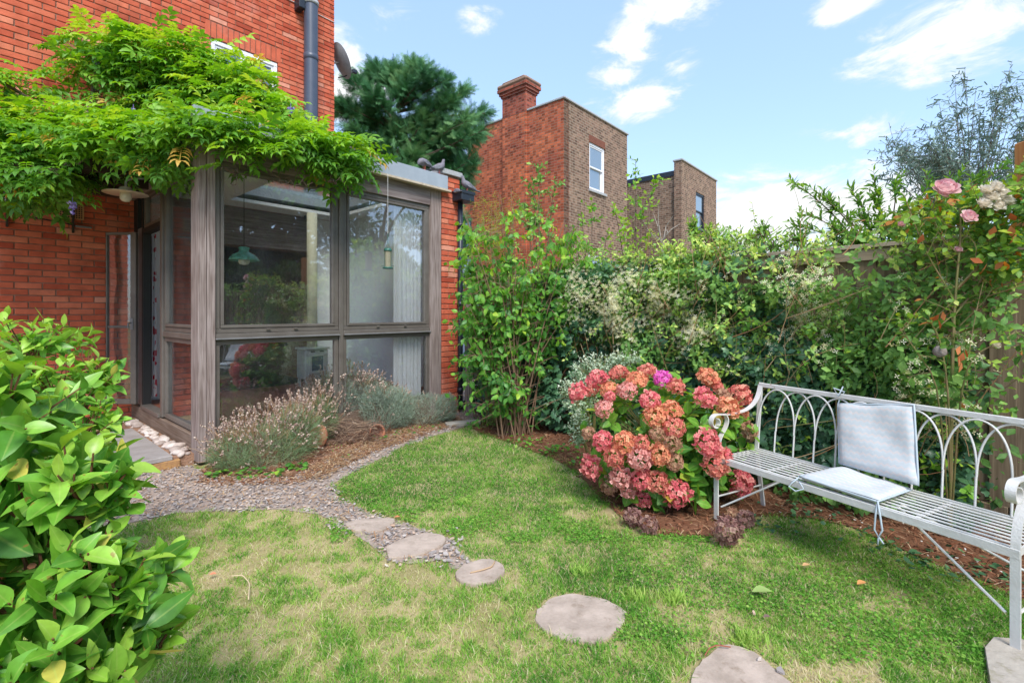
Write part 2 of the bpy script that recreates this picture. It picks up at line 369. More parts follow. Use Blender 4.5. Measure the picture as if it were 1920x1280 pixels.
def in_blobs(n, blobs, shell=.0):
    """random points in ellipsoids [(c, r(3), weight)]; shell>0 pushes points to the surface. returns pos, outward dir, blob index"""
    w = np.array([b[2] for b in blobs], float); w /= w.sum(); k = rs.choice(len(blobs), n, p=w)
    d = unit(rs.normal(size=(n, 3))); rad = (shell + (1 - shell) * rs.rand(n) ** (1 / 2.2))[:, None]
    c = np.array([b[0] for b in blobs])[k]; r = np.array([b[1] for b in blobs])[k]
    return c + d * r * rad, unit(d / r), k
def blob(px, py, Y, rx, ry, rd, w=None):
    r = (rx / F * Y, rd, ry / F * Y); return (at(px, py, Y), np.array(r), w if w is not None else rx * ry * 1.0)
def shoots(tips, dirs, n=6, length=.16, lsize=.08, spread=65, rbase=None, jit=.25, upn=.6):
    """leaves spiralled round the last stretch of each shoot"""
    tips = np.asarray(tips); dirs = unit(dirs); N = len(tips)
    u = unit(np.cross(dirs, unit(rs.normal(size=(N, 3))))); w = np.cross(dirs, u)
    P = []; X = []; Nn = []; S = []; Rn = []
    for k in range(n):
        t = (k + .5) / n; a = 2.4 * k + rs.rand(N) * .6; A = R(spread) * (1.15 - .6 * t)
        rad = np.cos(a)[:, None] * u + np.sin(a)[:, None] * w
        x = dirs * np.cos(A) + rad * np.sin(A) + rs.normal(size=(N, 3)) * jit * .4
        nr = dirs * np.sin(A) - rad * np.cos(A) * .6 + np.array([0, 0, upn]) + rs.normal(size=(N, 3)) * jit
        P.append(tips - dirs * length * (1 - t)); X.append(x); Nn.append(nr)
        S.append(lsize * (.75 + .5 * rs.rand(N)) * (1.05 - .35 * t)); Rn.append(np.clip((rbase if rbase is not None else .4) + .25 * t + rs.normal(size=N) * .13, 0, 1))
    return np.concatenate(P), np.concatenate(X), np.concatenate(Nn), np.concatenate(S), np.concatenate(Rn)
def bezier(p0, p1, p2, n=7):
    t = np.linspace(0, 1, n)[:, None]; return (1 - t) ** 2 * np.asarray(p0) + 2 * t * (1 - t) * np.asarray(p1) + t * t * np.asarray(p2)

# ------------------------------------------------------------------ materials
M = {}
M['brick'] = rndmat('red_brick', [(0, (.36, .062, .032)), (.3, (.48, .095, .048)), (.6, (.55, .13, .068)), (.85, (.60, .18, .10)), (1, (.64, .28, .19))], rough=.85, spec=.2, noisecol=(9, .16), bump=(220, .45), bloom=(.60, .36, .29))
M['mortar'] = mat('mortar', (.33, .20, .15), .95, .1, var=(.22, .13, .09), nscale=14, bump=(150, .3))
M['render_white'] = mat('white_line', (.7, .66, .62), .8)
M['wood_grey'] = None
def woodmat(name, c1, c2, axis='z', scale=60, rough=.85):
    m = bpy.data.materials.new(name); m.use_nodes = True; nt = m.node_tree; L = nt.links.new; b = nt.nodes['Principled BSDF']
    t = nt.nodes.new('ShaderNodeTexCoord'); mp = nt.nodes.new('ShaderNodeMapping'); s = [scale, scale, scale]; s['xyz'.index(axis)] = scale * .04; mp.inputs['Scale'].default_value = s
    L(t.outputs['Object'], mp.inputs['Vector']); n = nt.nodes.new('ShaderNodeTexNoise'); n.inputs['Scale'].default_value = 1; n.inputs['Detail'].default_value = 7; n.inputs['Distortion'].default_value = .6; L(mp.outputs[0], n.inputs['Vector'])
    n3 = nt.nodes.new('ShaderNodeTexNoise'); n3.inputs['Scale'].default_value = 3; L(t.outputs['Object'], n3.inputs['Vector'])
    ad = nt.nodes.new('ShaderNodeMath'); ad.operation = 'MULTIPLY_ADD'; L(n.outputs[0], ad.inputs[0]); ad.inputs[1].default_value = .75; mu = nt.nodes.new('ShaderNodeMath'); mu.operation = 'MULTIPLY'; L(n3.outputs[0], mu.inputs[0]); mu.inputs[1].default_value = .25; L(mu.outputs[0], ad.inputs[2])
    r = nt.nodes.new('ShaderNodeMapRange'); r.inputs['From Min'].default_value = .36; r.inputs['From Max'].default_value = .64; L(ad.outputs[0], r.inputs['Value'])
    mx = nt.nodes.new('ShaderNodeMix'); mx.data_type = 'RGBA'; mx.inputs['A'].default_value = (*c1, 1); mx.inputs['B'].default_value = (*c2, 1); L(r.outputs[0], mx.inputs['Factor']); L(mx.outputs['Result'], b.inputs['Base Color'])
    bp = nt.nodes.new('ShaderNodeBump'); bp.inputs['Strength'].default_value = .5; bp.inputs['Distance'].default_value = .003; L(n.outputs[0], bp.inputs['Height']); L(bp.outputs[0], b.inputs['Normal'])
    b.inputs['Roughness'].default_value = rough; b.inputs['Specular IOR Level'].default_value = .2; return m
M['post'] = woodmat('weathered_post', (.15, .11, .095), (.35, .29, .27), 'z', 70)
M['beam'] = woodmat('weathered_beam', (.15, .115, .11), (.30, .255, .25), 'x', 60)
M['plinth'] = woodmat('plinth_board', (.12, .08, .055), (.22, .165, .13), 'y', 60)
M['batten'] = mat('cream_batten', (.55, .47, .36), .8, var=(.4, .33, .25), nscale=20)
M['fence'] = woodmat('fence_board', (.13, .095, .06), (.28, .21, .14), 'z', 50)
M['fencecap'] = woodmat('fence_cap', (.22, .17, .12), (.42, .35, .27), 'x', 50)
M['soffit'] = mat('dark_timber', (.05, .035, .025), .9)
M['frame'] = mat('bronze_frame', (.105, .09, .078), .45, .5, var=(.14, .125, .11), nscale=5)
M['frame_dark'] = mat('dark_gasket', (.02, .02, .02), .6)
M['steel'] = mat('grey_steel_panel', (.15, .15, .155), .4, .5, var=(.21, .21, .215), nscale=4)
M['zinc'] = mat('zinc_fascia', (.36, .40, .44), .45, .4, metal=.3, var=(.42, .46, .50), nscale=6)
M['coping'] = mat('concrete_coping', (.42, .43, .44), .9, var=(.32, .33, .33), nscale=25, bump=(60, .4))
M['pipe'] = mat('grey_plastic_pipe', (.055, .07, .105), .38, .45, var=(.07, .085, .12), nscale=4)
M['blackpipe'] = mat('black_iron_pipe', (.015, .02, .03), .4, .5)
M['pvc'] = mat('white_frame', (.78, .78, .8), .4, .4)
M['white'] = mat('white_wall', (.78, .79, .80), .9)
M['bluewall'] = mat('pale_blue_wall', (.72, .77, .86), .9)
M['floor'] = woodmat('red_tile_floor', (.22, .07, .04), (.32, .12, .07), 'y', 12, .4)
M['dark'] = mat('dark_interior', (.03, .028, .025), .9)
def glassmat(name, tint=(.9, .95, .93), boost=.10, tr=.9, dirt=.05):
    m = bpy.data.materials.new(name); m.use_nodes = True; nt = m.node_tree; L = nt.links.new; nt.nodes.remove(nt.nodes['Principled BSDF'])
    t = nt.nodes.new('ShaderNodeBsdfTransparent'); t.inputs[0].default_value = (*tint, 1); g = nt.nodes.new('ShaderNodeBsdfGlossy'); g.inputs['Roughness'].default_value = .015; g.inputs['Color'].default_value = (.95, .97, 1, 1)
    fr = nt.nodes.new('ShaderNodeLayerWeight'); fr.inputs['Blend'].default_value = .3
    ma = nt.nodes.new('ShaderNodeMath'); ma.operation = 'MULTIPLY_ADD'; ma.inputs[1].default_value = .55; ma.inputs[2].default_value = boost; ma.use_clamp = True; L(fr.outputs['Fresnel'], ma.inputs[0])
    ms = nt.nodes.new('ShaderNodeMixShader'); L(ma.outputs[0], ms.inputs[0]); L(t.outputs[0], ms.inputs[1]); L(g.outputs[0], ms.inputs[2])
    d = nt.nodes.new('ShaderNodeBsdfDiffuse'); d.inputs[0].default_value = (.55, .6, .65, 1); n = nt.nodes.new('ShaderNodeTexNoise'); n.inputs['Scale'].default_value = 2.2; n.inputs['Detail'].default_value = 8; tcx = nt.nodes.new('ShaderNodeTexCoord'); L(tcx.outputs['Object'], n.inputs['Vector'])
    mr = nt.nodes.new('ShaderNodeMapRange'); mr.inputs['From Min'].default_value = .35; mr.inputs['From Max'].default_value = .75; mr.inputs['To Min'].default_value = dirt * .4; mr.inputs['To Max'].default_value = dirt * 1.8; L(n.outputs[0], mr.inputs['Value'])
    m2 = nt.nodes.new('ShaderNodeMixShader'); L(mr.outputs[0], m2.inputs[0]); L(ms.outputs[0], m2.inputs[1]); L(d.outputs[0], m2.inputs[2]); L(m2.outputs[0], nt.nodes['Material Output'].inputs['Surface']); return m
M['glass'] = glassmat('window_glass', boost=.12, tint=(.99, .995, .99), dirt=.022)
M['glass_door'] = glassmat('door_glass', boost=.05, tint=(.88, .91, .9), dirt=.02)
M['glass_far'] = mat('dark_window_glass', (.10, .14, .18), .05, 1.0)
M['bark'] = mat('bark', (.10, .07, .05), .9, var=(.18, .13, .1), nscale=30, bump=(60, .6))
M['cane'] = mat('pale_cane', (.22, .14, .09), .8, var=(.22, .13, .08), nscale=20)
M['greencane'] = mat('green_cane', (.16, .19, .05), .7, var=(.25, .17, .09), nscale=12)
M['redstem'] = mat('red_brown_stem', (.16, .07, .035), .8)

# ------------------------------------------------------------------ ground outlines (from the photograph's ground, in metres)
def gpoly(pts): return np.array([gp(*p) for p in pts])
path_poly = gpoly([(60, 1010), (200, 990), (270, 975), (330, 962), (430, 958), (520, 955), (600, 965), (645, 992), (690, 1018), (722, 1046), (765, 1058), (835, 1050), (848, 1068), (892, 1060), (864, 1032), (842, 1008), (790, 994), (745, 974), (690, 962), (640, 935), (615, 912), (660, 888), (760, 835), (830, 812), (905, 790), (940, 735), (900, 700), (840, 700), (820, 770), (700, 825), (610, 868), (560, 895), (400, 895), (360, 875), (200, 870), (20, 900)])
bed_left = gpoly([(365, 905), (410, 912), (560, 908), (610, 890), (700, 850), (845, 800), (845, 765), (600, 800), (400, 860)])
bed_right = gpoly([(880, 800), (900, 812), (960, 832), (1040, 862), (1080, 885), (1120, 930), (1170, 975), (1230, 1005), (1330, 1010), (1420, 968), (1520, 972), (1600, 990), (1700, 1035), (1800, 1080), (1925, 1130), (2300, 1250), (2600, 1100), (1900, 880), (1500, 830), (1200, 790), (1020, 765), (930, 745), (890, 770)])
stones_px = [([(648, 985), (672, 978), (738, 976), (742, 984), (712, 1002), (668, 1000), (650, 992)], 'pale stepping stone nearest the glazed room, half in gravel'),
             ([(722, 1030), (760, 1012), (800, 1003), (832, 1008), (838, 1022), (800, 1042), (752, 1051), (726, 1050)], 'long pale stepping stone, second along from the gravel path'),
             ([(852, 1078), (880, 1060), (915, 1052), (942, 1062), (950, 1078), (925, 1096), (890, 1102), (858, 1094)], 'rounded stepping stone with a curved twig lying on it'),
             ([(1003, 1152), (1030, 1124), (1078, 1116), (1135, 1126), (1178, 1150), (1168, 1176), (1128, 1208), (1075, 1206), (1030, 1192), (1004, 1172)], 'large oval stepping stone alone in the middle of the lawn'),
             ([(1290, 1285), (1312, 1246), (1352, 1212), (1400, 1218), (1440, 1248), (1490, 1290), (1480, 1360), (1300, 1360)], 'stepping stone cut off by the bottom edge, slate chips beside it'),
             ([(1846, 1204), (1925, 1210), (2040, 1262), (2050, 1400), (1862, 1330)], 'pale square slab under the right foot of the white bench')]

# ground sheets
def sheet(name, poly, z, m, res=None, parent=None):
    from mathutils.geometry import tessellate_polygon
    V = [(p[0], p[1], z) for p in poly]; T = [list(t) for t in tessellate_polygon([[Vector(v) for v in V]])]
    for t in T:
        a, b, c = (np.array(V[i]) for i in t)
        if np.cross(b - a, c - a)[2] < 0: t.reverse()
    me = npmesh(name, V, [np.array(T)])
    return ob(name, me, m, parent)
M['soilgrass'] = mat('lawn_soil', (.24, .22, .09), 1, .05, var=(.42, .34, .19), nscale=2.5, bump=(40, .6))
M['path'] = mat('path_grit', (.44, .35, .29), 1, .1, var=(.30, .24, .21), nscale=30, bump=(90, .8))
M['soil'] = mat('red_soil', (.13, .06, .035), 1, .05, var=(.22, .11, .065), nscale=18, bump=(45, 1.0))
M['mulch'] = mat('bark_mulch', (.26, .15, .10), 1, .05, var=(.36, .22, .15), nscale=22, bump=(60, 1.0))
M['drive'] = mat('pale_gravel', (.48, .39, .36), 1, .1, var=(.33, .27, .26), nscale=60, bump=(90, 1.0))
lawn = MB(); lawn.box(-150, 150, -60, 400, -.3, 0)
tag(lawn.obj('lawn', M['soilgrass']), 'short patchy lawn, straw yellow and green', kind='structure')
path = tag(sheet('gravel_path', path_poly, .004, M['path']), 'grey slate chip path curving past the glazed room', kind='structure')
tag(sheet('flower_bed', bed_left, .008, M['mulch']), 'mulched bed below the glazed front', kind='structure')
soilbed = tag(sheet('soil_bed', bed_right, .008, M['soil']), 'red brown soil under the climbers and behind the bench', kind='structure')
tag(sheet('gravel_drive', [(-1.2, 6.95), (-.25, 6.75), (.3, 7.6), (3.2, 13), (2.5, 19), (-6, 19), (-3, 10)], .012, M['drive']), 'pale gravel drive beyond the corner of the glazed room', kind='structure')

# stone slabs
M['stone'] = mat('sandstone', (.49, .40, .335), .9, .15, var=(.34, .275, .225), nscale=9, bump=(28, .45))
M['stone2'] = mat('concrete_slab', (.46, .42, .36), .9, .15, var=(.38, .34, .29), nscale=9, bump=(45, .5))
M['slab'] = mat('grey_paving', (.34, .31, .295), .8, .2, var=(.26, .235, .22), nscale=6, bump=(30, .3))
def slab_mesh(poly, z0, z1, seed=0, smoothn=2):
    P = np.asarray(poly)[:, :2]
    for _ in range(smoothn):                      # corner cutting, worn edges
        Q = np.roll(P, -1, 0); P = np.stack([P * .8 + Q * .2, P * .2 + Q * .8], 1).reshape(-1, 2)
    c = P.mean(0); n = len(P)
    rr = np.random.RandomState(seed); P = P + rr.normal(size=P.shape) * .003
    V = []
    for sc, z in ((1.0, z0), (1.0, z1 - .006), (.985, z1), (.6, z1 + .001), (.25, z1)):
        for p in P: V.append((c[0] + (p[0] - c[0]) * sc, c[1] + (p[1] - c[1]) * sc, z))
    V.append((c[0], c[1], z1)); q = [(i * n + k, i * n + (k + 1) % n, (i + 1) * n + (k + 1) % n, (i + 1) * n + k) for i in range(4) for k in range(n)]
    t = [(4 * n + k, 4 * n + (k + 1) % n, 5 * n) for k in range(n)]
    mb = MB(); mb.add(V, t, q)
    a = sum(P[k][0] * P[(k + 1) % n][1] - P[(k + 1) % n][0] * P[k][1] for k in range(n))
    me = mb.mesh('stone')
    if a < 0: me.flip_normals()
    return me
stone_polys = []
for i, (px, lab) in enumerate(stones_px):
    pl = gpoly(px); stone_polys.append(pl)
    tag(ob('stepping_stone' if i < 5 else 'paving_slab', slab_mesh(pl, -.01, (.022 if i < 3 else .014) if i < 5 else .03, i, 1 if i == 5 else 2), M['stone'] if i < 5 else M['stone2']), lab, 'stepping stone' if i < 5 else 'paving slab', 'stones let into the lawn')

# ------------------------------------------------------------------ glazed garden room and brick house, in one turned frame
ANG = R(48.9); PO = np.array([-2.86, 4.375, 0.0]); A_ = np.array([math.cos(ANG), math.sin(ANG), 0]); B_ = np.array([-math.sin(ANG), math.cos(ANG), 0])
def E(s, t, z=0.0): return PO + s * A_ + t * B_ + np.array([0, 0, z])
house = thing('brick_house', 'tall red brick house with grey pipe behind the wisteria', 'house', PO, ANG)
WT = 2.65                       # the wall's plane
def wallbox(mb, s0, s1, z0, z1, t0=WT + .012, t1=WT + .3): mb.box(s0, s1, t0, t1, z0, z1)
# openings in the front wall: window upstairs, opening into the garden room
OP = [(.90, 1.83, 4.10, 5.30), (.35, 2.45, .27, 2.4)]
core = MB(); S0, S1, ZT = -6.0, 2.77, 8.6
wallbox(core, S0, .35, 0, ZT); wallbox(core, .35, .90, 2.4, ZT); wallbox(core, .90, 1.83, 2.4, 4.10)
wallbox(core, .90, 1.83, 5.30, ZT); wallbox(core, 1.83, 2.45, 2.4, ZT); wallbox(core, 2.45, S1 - .012, 0, ZT)
core.box(S1 - .3, S1 - .012, WT + .3, 9.6, 0, ZT); core.box(S0, S1 - .012, 9.6, 9.9, 0, ZT); core.box(S0, S0 + .3, WT + .3, 9.6, 0, ZT); core.box(S0 + .3, S1 - .3, WT + .3, 9.6, ZT - .25, ZT - .05)
core.box(S0 + .3, S1 - .3, WT + .3, 9.6, 2.9, 3.0)
core.obj('wall', M['mortar'], house)
mb = MB(); mb.box(S0 + .3, S1 - .3, WT + .3, 9.6, .2, .262); mb.obj('floor', M['dark'], house)
bl, bh, bg = .215, .062, .011
bricks = []
k = 0; z = .0
while z + bh < ZT:
    off = 0 if k % 2 else (bl + bg) / 2
    s = S0 + off
    while s < S1 - .03:
        e = min(s + bl, S1)
        ok = True
        segs = [(s, e)]
        for (a, b, c, d) in OP:
            if z + bh > c - .005 and z < d + (.225 if c > 3 else .005):
                ns = []
                for (p, q) in segs:
                    if q <= a or p >= b: ns.append((p, q)); continue
                    if p < a - .03: ns.append((p, a))
                    if q > b + .03: ns.append((b, q))
                segs = ns
        for (p, q) in segs:
            if q - p > .03: bricks.append(((p + q) / 2, z + bh / 2, q - p))
        s += bl + bg
    z += bh + bg; k += 1
# soldier course over the upstairs window
sold = [(.865 + .075 * i, 5.305 + .1125) for i in range(14)]
binfo = []
for (sc, zc, ln) in bricks:
    w = E(sc, WT, zc); Y = w[1]; px = 960 + F * w[0] / Y; py = HY - F * (zc - CH) / Y
    vis = (-40 < px < 640) and (-30 < py < 760) and not (px > 250 and py > 260)
    if px < 330 and 130 < py < 340 and vis: vis = False
    if px < 520 and px > 90 and 60 < py < 380: vis = False
    if px < 230 and py > 620: vis = False
    if px < 120 and py > 575: vis = False
    binfo.append((Y if vis and abs(ln - bl) < .002 else 1e3 + Y, sc, zc, ln, vis))
order = sorted(range(len(binfo)), key=lambda i: binfo[i][0])
single = set(i for i in order[:285])
Vb, T3b, Q4b = bevbox(bl, .10, bh, .004)
bmeshes = []
for j in range(4):
    V = Vb + rs.normal(size=Vb.shape) * .0009; me = npmesh('brick', V, [np.array(T3b), np.array(Q4b)], np.zeros(len(V))); me.materials.append(M['brick']); bmeshes.append(me)
rest = MB()
def brnd(): return float(np.clip(rs.normal(.5, .22), 0.02, .98))
for i, (yy, sc, zc, ln, vis) in enumerate(binfo):
    dt = rs.uniform(-.0015, .0015)
    if i in single:
        o = bpy.data.objects.new('brick', bmeshes[rs.randint(4)]); C.objects.link(o); o.parent = house; o.location = (sc, WT + .05 + dt, zc); o.color = (1, 1, 1, 1 + brnd())
    else:
        V = Vb * np.array([ln / bl, 1, 1]) if ln < bl else Vb
        rest.add(V + np.array([sc, WT + .05 + dt, zc]), T3b, Q4b, brnd() + 0.0)
# side-wall bricks of the near corner, seen if one steps to the right
z = 0; k = 0
while z + bh < ZT:
    t = WT + .105 if k % 2 == 0 else WT + .11 + .11
    while t < WT + 4:
        rest.box(S1 - .08, S1, t, t + bl, z, z + bh, brnd()); t += bl + bg
    z += bh + bg; k += 1
stuffpart(rest.obj('brickwork', M['brick'], house))
Vs_, T3s, Q4s = bevbox(.064, .10, .225, .004); mes = npmesh('brick', Vs_, [np.array(T3s), np.array(Q4s)], np.zeros(len(Vs_))); mes.materials.append(M['brick'])
for (sc, zc) in sold:
    o = ob('brick', mes, None, house); o.location = (sc, WT + .048, zc); o.color = (1, 1, 1, 1.55 + rs.uniform(-.08, .08))
# upstairs window
win = MB(); a, b, c, d = OP[0]
for args in ((a + .005, b - .005, c + .005, c + .065), (a + .005, b - .005, d - .065, d - .005), (a + .005, a + .06, c + .066, d - .066), (b - .06, b - .005, c + .066, d - .066), ((a + b) / 2 - .03, (a + b) / 2 + .03, c + .066, d - .066)):
    win.box(args[0], args[1], WT + .012, WT + .09, args[2], args[3], bev=.006)
win = win.obj('window', M['pvc'], house)
for x0, x1 in ((a + .061, (a + b) / 2 - .031), ((a + b) / 2 + .031, b - .061)):
    mb = MB()
    for q in ((x0, x1, c + .067, c + .1), (x0, x1, d - .1, d - .067), (x0, x0 + .03, c + .101, d - .101), (x1 - .03, x1, c + .101, d - .101)): mb.box(q[0], q[1], WT + .03, WT + .075, q[2], q[3], bev=.005)
    mb.obj('sash', M['pvc'], win); mb = MB(); mb.box(x0 + .03, x1 - .03, WT + .05, WT + .06, c + .1, d - .1); mb.obj('pane', M['glass_far'], win)
mb = MB(); mb.box(a - .03, b + .03, WT - .03, WT + .08, c - .06, c + .003, bev=.006); mb.obj('window_sill', M['pvc'], win)
# line of white cable across the upper wall
mb = MB(); mb.tube([(-3, WT - .006, 6.42), (0, WT - .006, 6.40), (2.77, WT - .006, 6.36)], .006, 5); mb.obj('cable', M['render_white'], house)
# soil pipe
sp = MB(); sp.smooth = True; SPX, SPT = 2.28, WT - .16
sp.tube([(SPX, SPT, zz) for zz in (2.9, 4.2, 5.5, 7, 8.9)], .105, 24)
for zz in (4.30, 5.46): sp.tube([(SPX, SPT, zz), (SPX, SPT, zz + .004), (SPX, SPT, zz + .09), (SPX, SPT, zz + .094)], [.105, .113, .113, .105], 24)
sp = sp.obj('soil_pipe', M['pipe'], house)
for zz in (6.35,):
    mb = MB(); mb.smooth = True; mb.tube([(SPX, SPT, zz), (SPX, SPT, zz + .06)], .118, 24); mb.obj('pipe_collar', M['coping'], sp)
    mb = MB(); mb.box(SPX - .2, SPX - .1, SPT - .03, WT, zz - .12, zz + .05, bev=.01); mb.obj('pipe_bracket', M['blackpipe'], sp)
# air vent grille
vt = MB(); vs0, vz = -.58, 2.60
vt.box(vs0 - .13, vs0 + .13, WT - .014, WT + .02, vz - .085, vz - .07); vt.box(vs0 - .13, vs0 + .13, WT - .014, WT + .02, vz + .07, vz + .085)
vt.box(vs0 - .13, vs0 - .115, WT - .014, WT + .02, vz - .07, vz + .07); vt.box(vs0 + .115, vs0 + .13, WT - .014, WT + .02, vz - .07, vz + .07)
for i in range(9): vt.box(vs0 - .093 + i * .0235, vs0 - .085 + i * .0235, WT - .011, WT + .015, vz - .07, vz + .07)
for i in range(5): vt.box(vs0 - .115, vs0 + .115, WT - .009, WT + .015, vz - .05 + i * .025 - .004, vz - .05 + i * .025 + .004)
vt = vt.obj('air_vent', mat('buff_clay_grille', (.50, .26, .13), .8), house); mb = MB(); mb.box(vs0 - .114, vs0 + .114, WT - .006, WT - .003, vz - .069, vz + .069); mb.obj('vent_backing', M['frame_dark'], vt)
mb = MB(); mb.box(-.53, -.38, WT - .05, WT - .002, 2.42, 2.44, bev=.004); mb.obj('cable_clip', M['steel'], house)
mb = MB(); mb.tube([(-1.6, WT - .008, 2.62), (-1.0, WT - .008, 2.50), (-.5, WT - .01, 2.44)], .006, 5); mb.obj('cable', M['frame_dark'], house)
# satellite dish on the far side of the corner
dish = thing('satellite_dish', 'grey satellite dish peeping out past the corner of the tall brick house', 'satellite dish', E(2.98, 2.9, 5.86), ANG)
mb = MB(); mb.smooth = True
prof = [(.0, 0), (.09, .006), (.17, .022), (.24, .046), (.30, .075)]
mb.lathe(prof, 24); mb.lathe([(p[0], p[1] - .006) for p in prof], 24)
dd = mb.obj('dish', mat('grey_mesh_dish', (.33, .35, .38), .6, var=(.42, .44, .47), nscale=30), dish); dd.rotation_euler = (R(62), 0, R(75))
mb = MB(); mb.tube([(0, 0, -.28), (.12, -.02, -.22), (.28, -.04, -.08)], .012, 6); mb.box(.25, .34, -.07, -.01, -.11, -.04, bev=.01); mb.obj('feed_arm', M['blackpipe'], dish)
mb = MB(); mb.tube([(-.21, .02, -.05), (-.1, .02, -.05), (0, 0, -.02)], .018, 8); mb.obj('wall_bracket', M['steel'], dish)

# ---------------- garden room
room = thing('garden_room', 'glazed timber framed garden room with open door and zinc roof edge', 'extension', PO, ANG)
FZ, WZ, RZ0, RZ1 = .27, 2.84, 3.07, 3.26
def part(name, m, fn, parent=None, smooth=False):
    mb = MB(); fn(mb); return mb.obj(name, m, parent if parent is not None else room, smooth)
part('corner_post', M['post'], lambda m: m.box(0, .068, 0, .215, .03, RZ0 - .003, bev=.004))
part('corner_post', M['post'], lambda m: m.box(.0715, .14, -.004, .205, .03, RZ0 - .003, bev=.004))
part('door_jamb', M['post'], lambda m: m.box(2.70, 2.885, .0, .16, .0, RZ0 - .003, bev=.004))
part('lintel_beam', M['beam'], lambda m: m.box(.1425, 2.698, .003, .16, WZ, RZ0 - .003, bev=.004))
part('base_board', M['plinth'], lambda m: m.box(.1425, 2.698, .01, .16, .0, FZ - .003, bev=.004))
part('plinth_board', M['plinth'], lambda m: m.box(.005, .10, .2175, WT - .003, .0, FZ - .015, bev=.004))
part('floor', M['floor'], lambda m: m.box(.105, 2.88, .165, WT + .01, .18, FZ - .004))
part('side_wall', M['bluewall'], lambda m: m.box(2.89, 2.99, .33, WT - .003, 0.0, RZ0 - .003))
part('back_wall', M['white'], lambda m: m.box(2.45, 2.885, WT - .04, WT - .003, FZ, 2.95))
part('header_board', M['beam'], lambda m: m.box(.347, 2.448, WT - .04, WT - .003, 2.4, 2.95))
part('back_wall', M['white'], lambda m: m.box(.105, .345, WT - .04, WT - .003, FZ, 2.95))
part('ceiling', M['white'], lambda m: (m.box(.105, 1.0, .165, WT - .043, 2.955, 3.0), m.box(2.6, 2.885, .165, WT - .043, 2.955, 3.0), m.box(1.001, 2.599, .165, .3, 2.955, 3.0), m.box(1.001, 2.599, 2.2, WT - .043, 2.955, 3.0)))
part('skirting_board', M['floor'], lambda m: m.box(2.87, 2.888, .33, WT - .045, FZ, FZ + .09))
part('flat_roof', M['zinc'], lambda m: (m.box(-.03, 1.0, -.06, WT - .003, RZ0, RZ1 - .02), m.box(2.6, 2.885, -.06, WT - .003, RZ0, RZ1 - .02), m.box(1.001, 2.599, -.06, .3, RZ0, RZ1 - .02), m.box(1.001, 2.599, 2.2, WT - .003, RZ0, RZ1 - .02)))
part('added_rooflight', M['glass_door'], lambda m: m.box(1.001, 2.599, .301, 2.199, RZ1 - .08, RZ1 - .06))  # unseen glazed roof opening, added to let daylight brighten the room
part('fascia', M['zinc'], lambda m: (m.box(-.06, 2.93, -.085, -.0625, RZ0 + .01, RZ1, bev=.003), m.box(-.06, 2.93, -.0595, -.02, RZ1 - .018, RZ1 + .001)))
part('fascia_side', M['zinc'], lambda m: m.box(-.0575, -.0325, -.06, WT - .005, RZ0 + .01, RZ1, bev=.003))
part('batten', M['batten'], lambda m: m.box(-.05, 2.98, -.10, -.02, RZ0 - .022, RZ0 + .007, bev=.003))
# frames of the front glazing
def glaz(name, s0, s1, z0, z1, fw=.045, axis='s', tpos=.03, glass='glass', dep=.055, opening=True, parent=None):
    def bx(m, a, b, c, d, e0=0, e1=0, bev=.004):
        if axis == 's': m.box(a, b, tpos + e0, tpos + dep + e1, c, d, bev=bev)
        else: m.box(tpos + e0, tpos + dep + e1, a, b, c, d, bev=bev)
    f = part(name, M['frame'], lambda m: (bx(m, s0, s1, z0, z0 + fw), bx(m, s0, s1, z1 - fw, z1), bx(m, s0, s0 + fw, z0 + fw + .001, z1 - fw - .001), bx(m, s1 - fw, s1, z0 + fw + .001, z1 - fw - .001)), parent)
    g = fw
    if opening:
        w2 = .03; a0, a1, c0, c1 = s0 + fw + .004, s1 - fw - .004, z0 + fw + .004, z1 - fw - .004
        part('gasket', M['frame_dark'], lambda m: (bx(m, s0 + fw, s1 - fw, z0 + fw, z0 + fw + .004, .012, -.012, 0), bx(m, s0 + fw, s1 - fw, z1 - fw - .004, z1 - fw, .012, -.012, 0), bx(m, s0 + fw, s0 + fw + .004, z0 + fw + .004, z1 - fw - .004, .012, -.012, 0), bx(m, s1 - fw - .004, s1 - fw, z0 + fw + .004, z1 - fw - .004, .012, -.012, 0)), f)
        part('sash', M['frame'], lambda m: (bx(m, a0, a1, c0, c0 + w2, -.008), bx(m, a0, a1, c1 - w2, c1, -.008), bx(m, a0, a0 + w2, c0 + w2 + .001, c1 - w2 - .001, -.008), bx(m, a1 - w2, a1, c0 + w2 + .001, c1 - w2 - .001, -.008)), f)
        g = fw + .004 + w2
    part('pane', M[glass], lambda m: bx(m, s0 + g - .002, s1 - g + .002, z0 + g - .002, z1 - g + .002, dep * .45, -dep * .45, 0), f)
    return f
MR0, MR1 = 1.145, 1.205
glaz('window', .1425, 1.392, MR1 + .002, WZ - .003)
glaz('window', 1.448, 2.698, MR1 + .002, WZ - .003)
glaz('window', .1425, 1.392, FZ, MR0 - .002, fw=.045, opening=False)
glaz('window', 1.448, 2.698, FZ, MR0 - .002, fw=.045, opening=False)
part('mullion', M['frame'], lambda m: m.box(1.395, 1.445, .012, .11, FZ, WZ - .003, bev=.005))
part('transom', M['frame'], lambda m: (m.box(.1425, 1.393, .01, .10, MR0, MR1, bev=.006), m.box(1.447, 2.698, .01, .10, MR0, MR1, bev=.006)))
part('drip_rail', M['steel'], lambda m: (m.box(.1425, 1.393, -.014, .0085, MR0 + .004, MR0 + .018, bev=.003), m.box(1.447, 2.698, -.014, .0085, MR0 + .004, MR0 + .018, bev=.003)))
for s in (.62, .9, 1.9, 2.3): part('window_catch', M['frame'], lambda m: m.box(s - .02, s + .02, .0, .018, MR1 + .03, MR1 + .045, bev=.003))
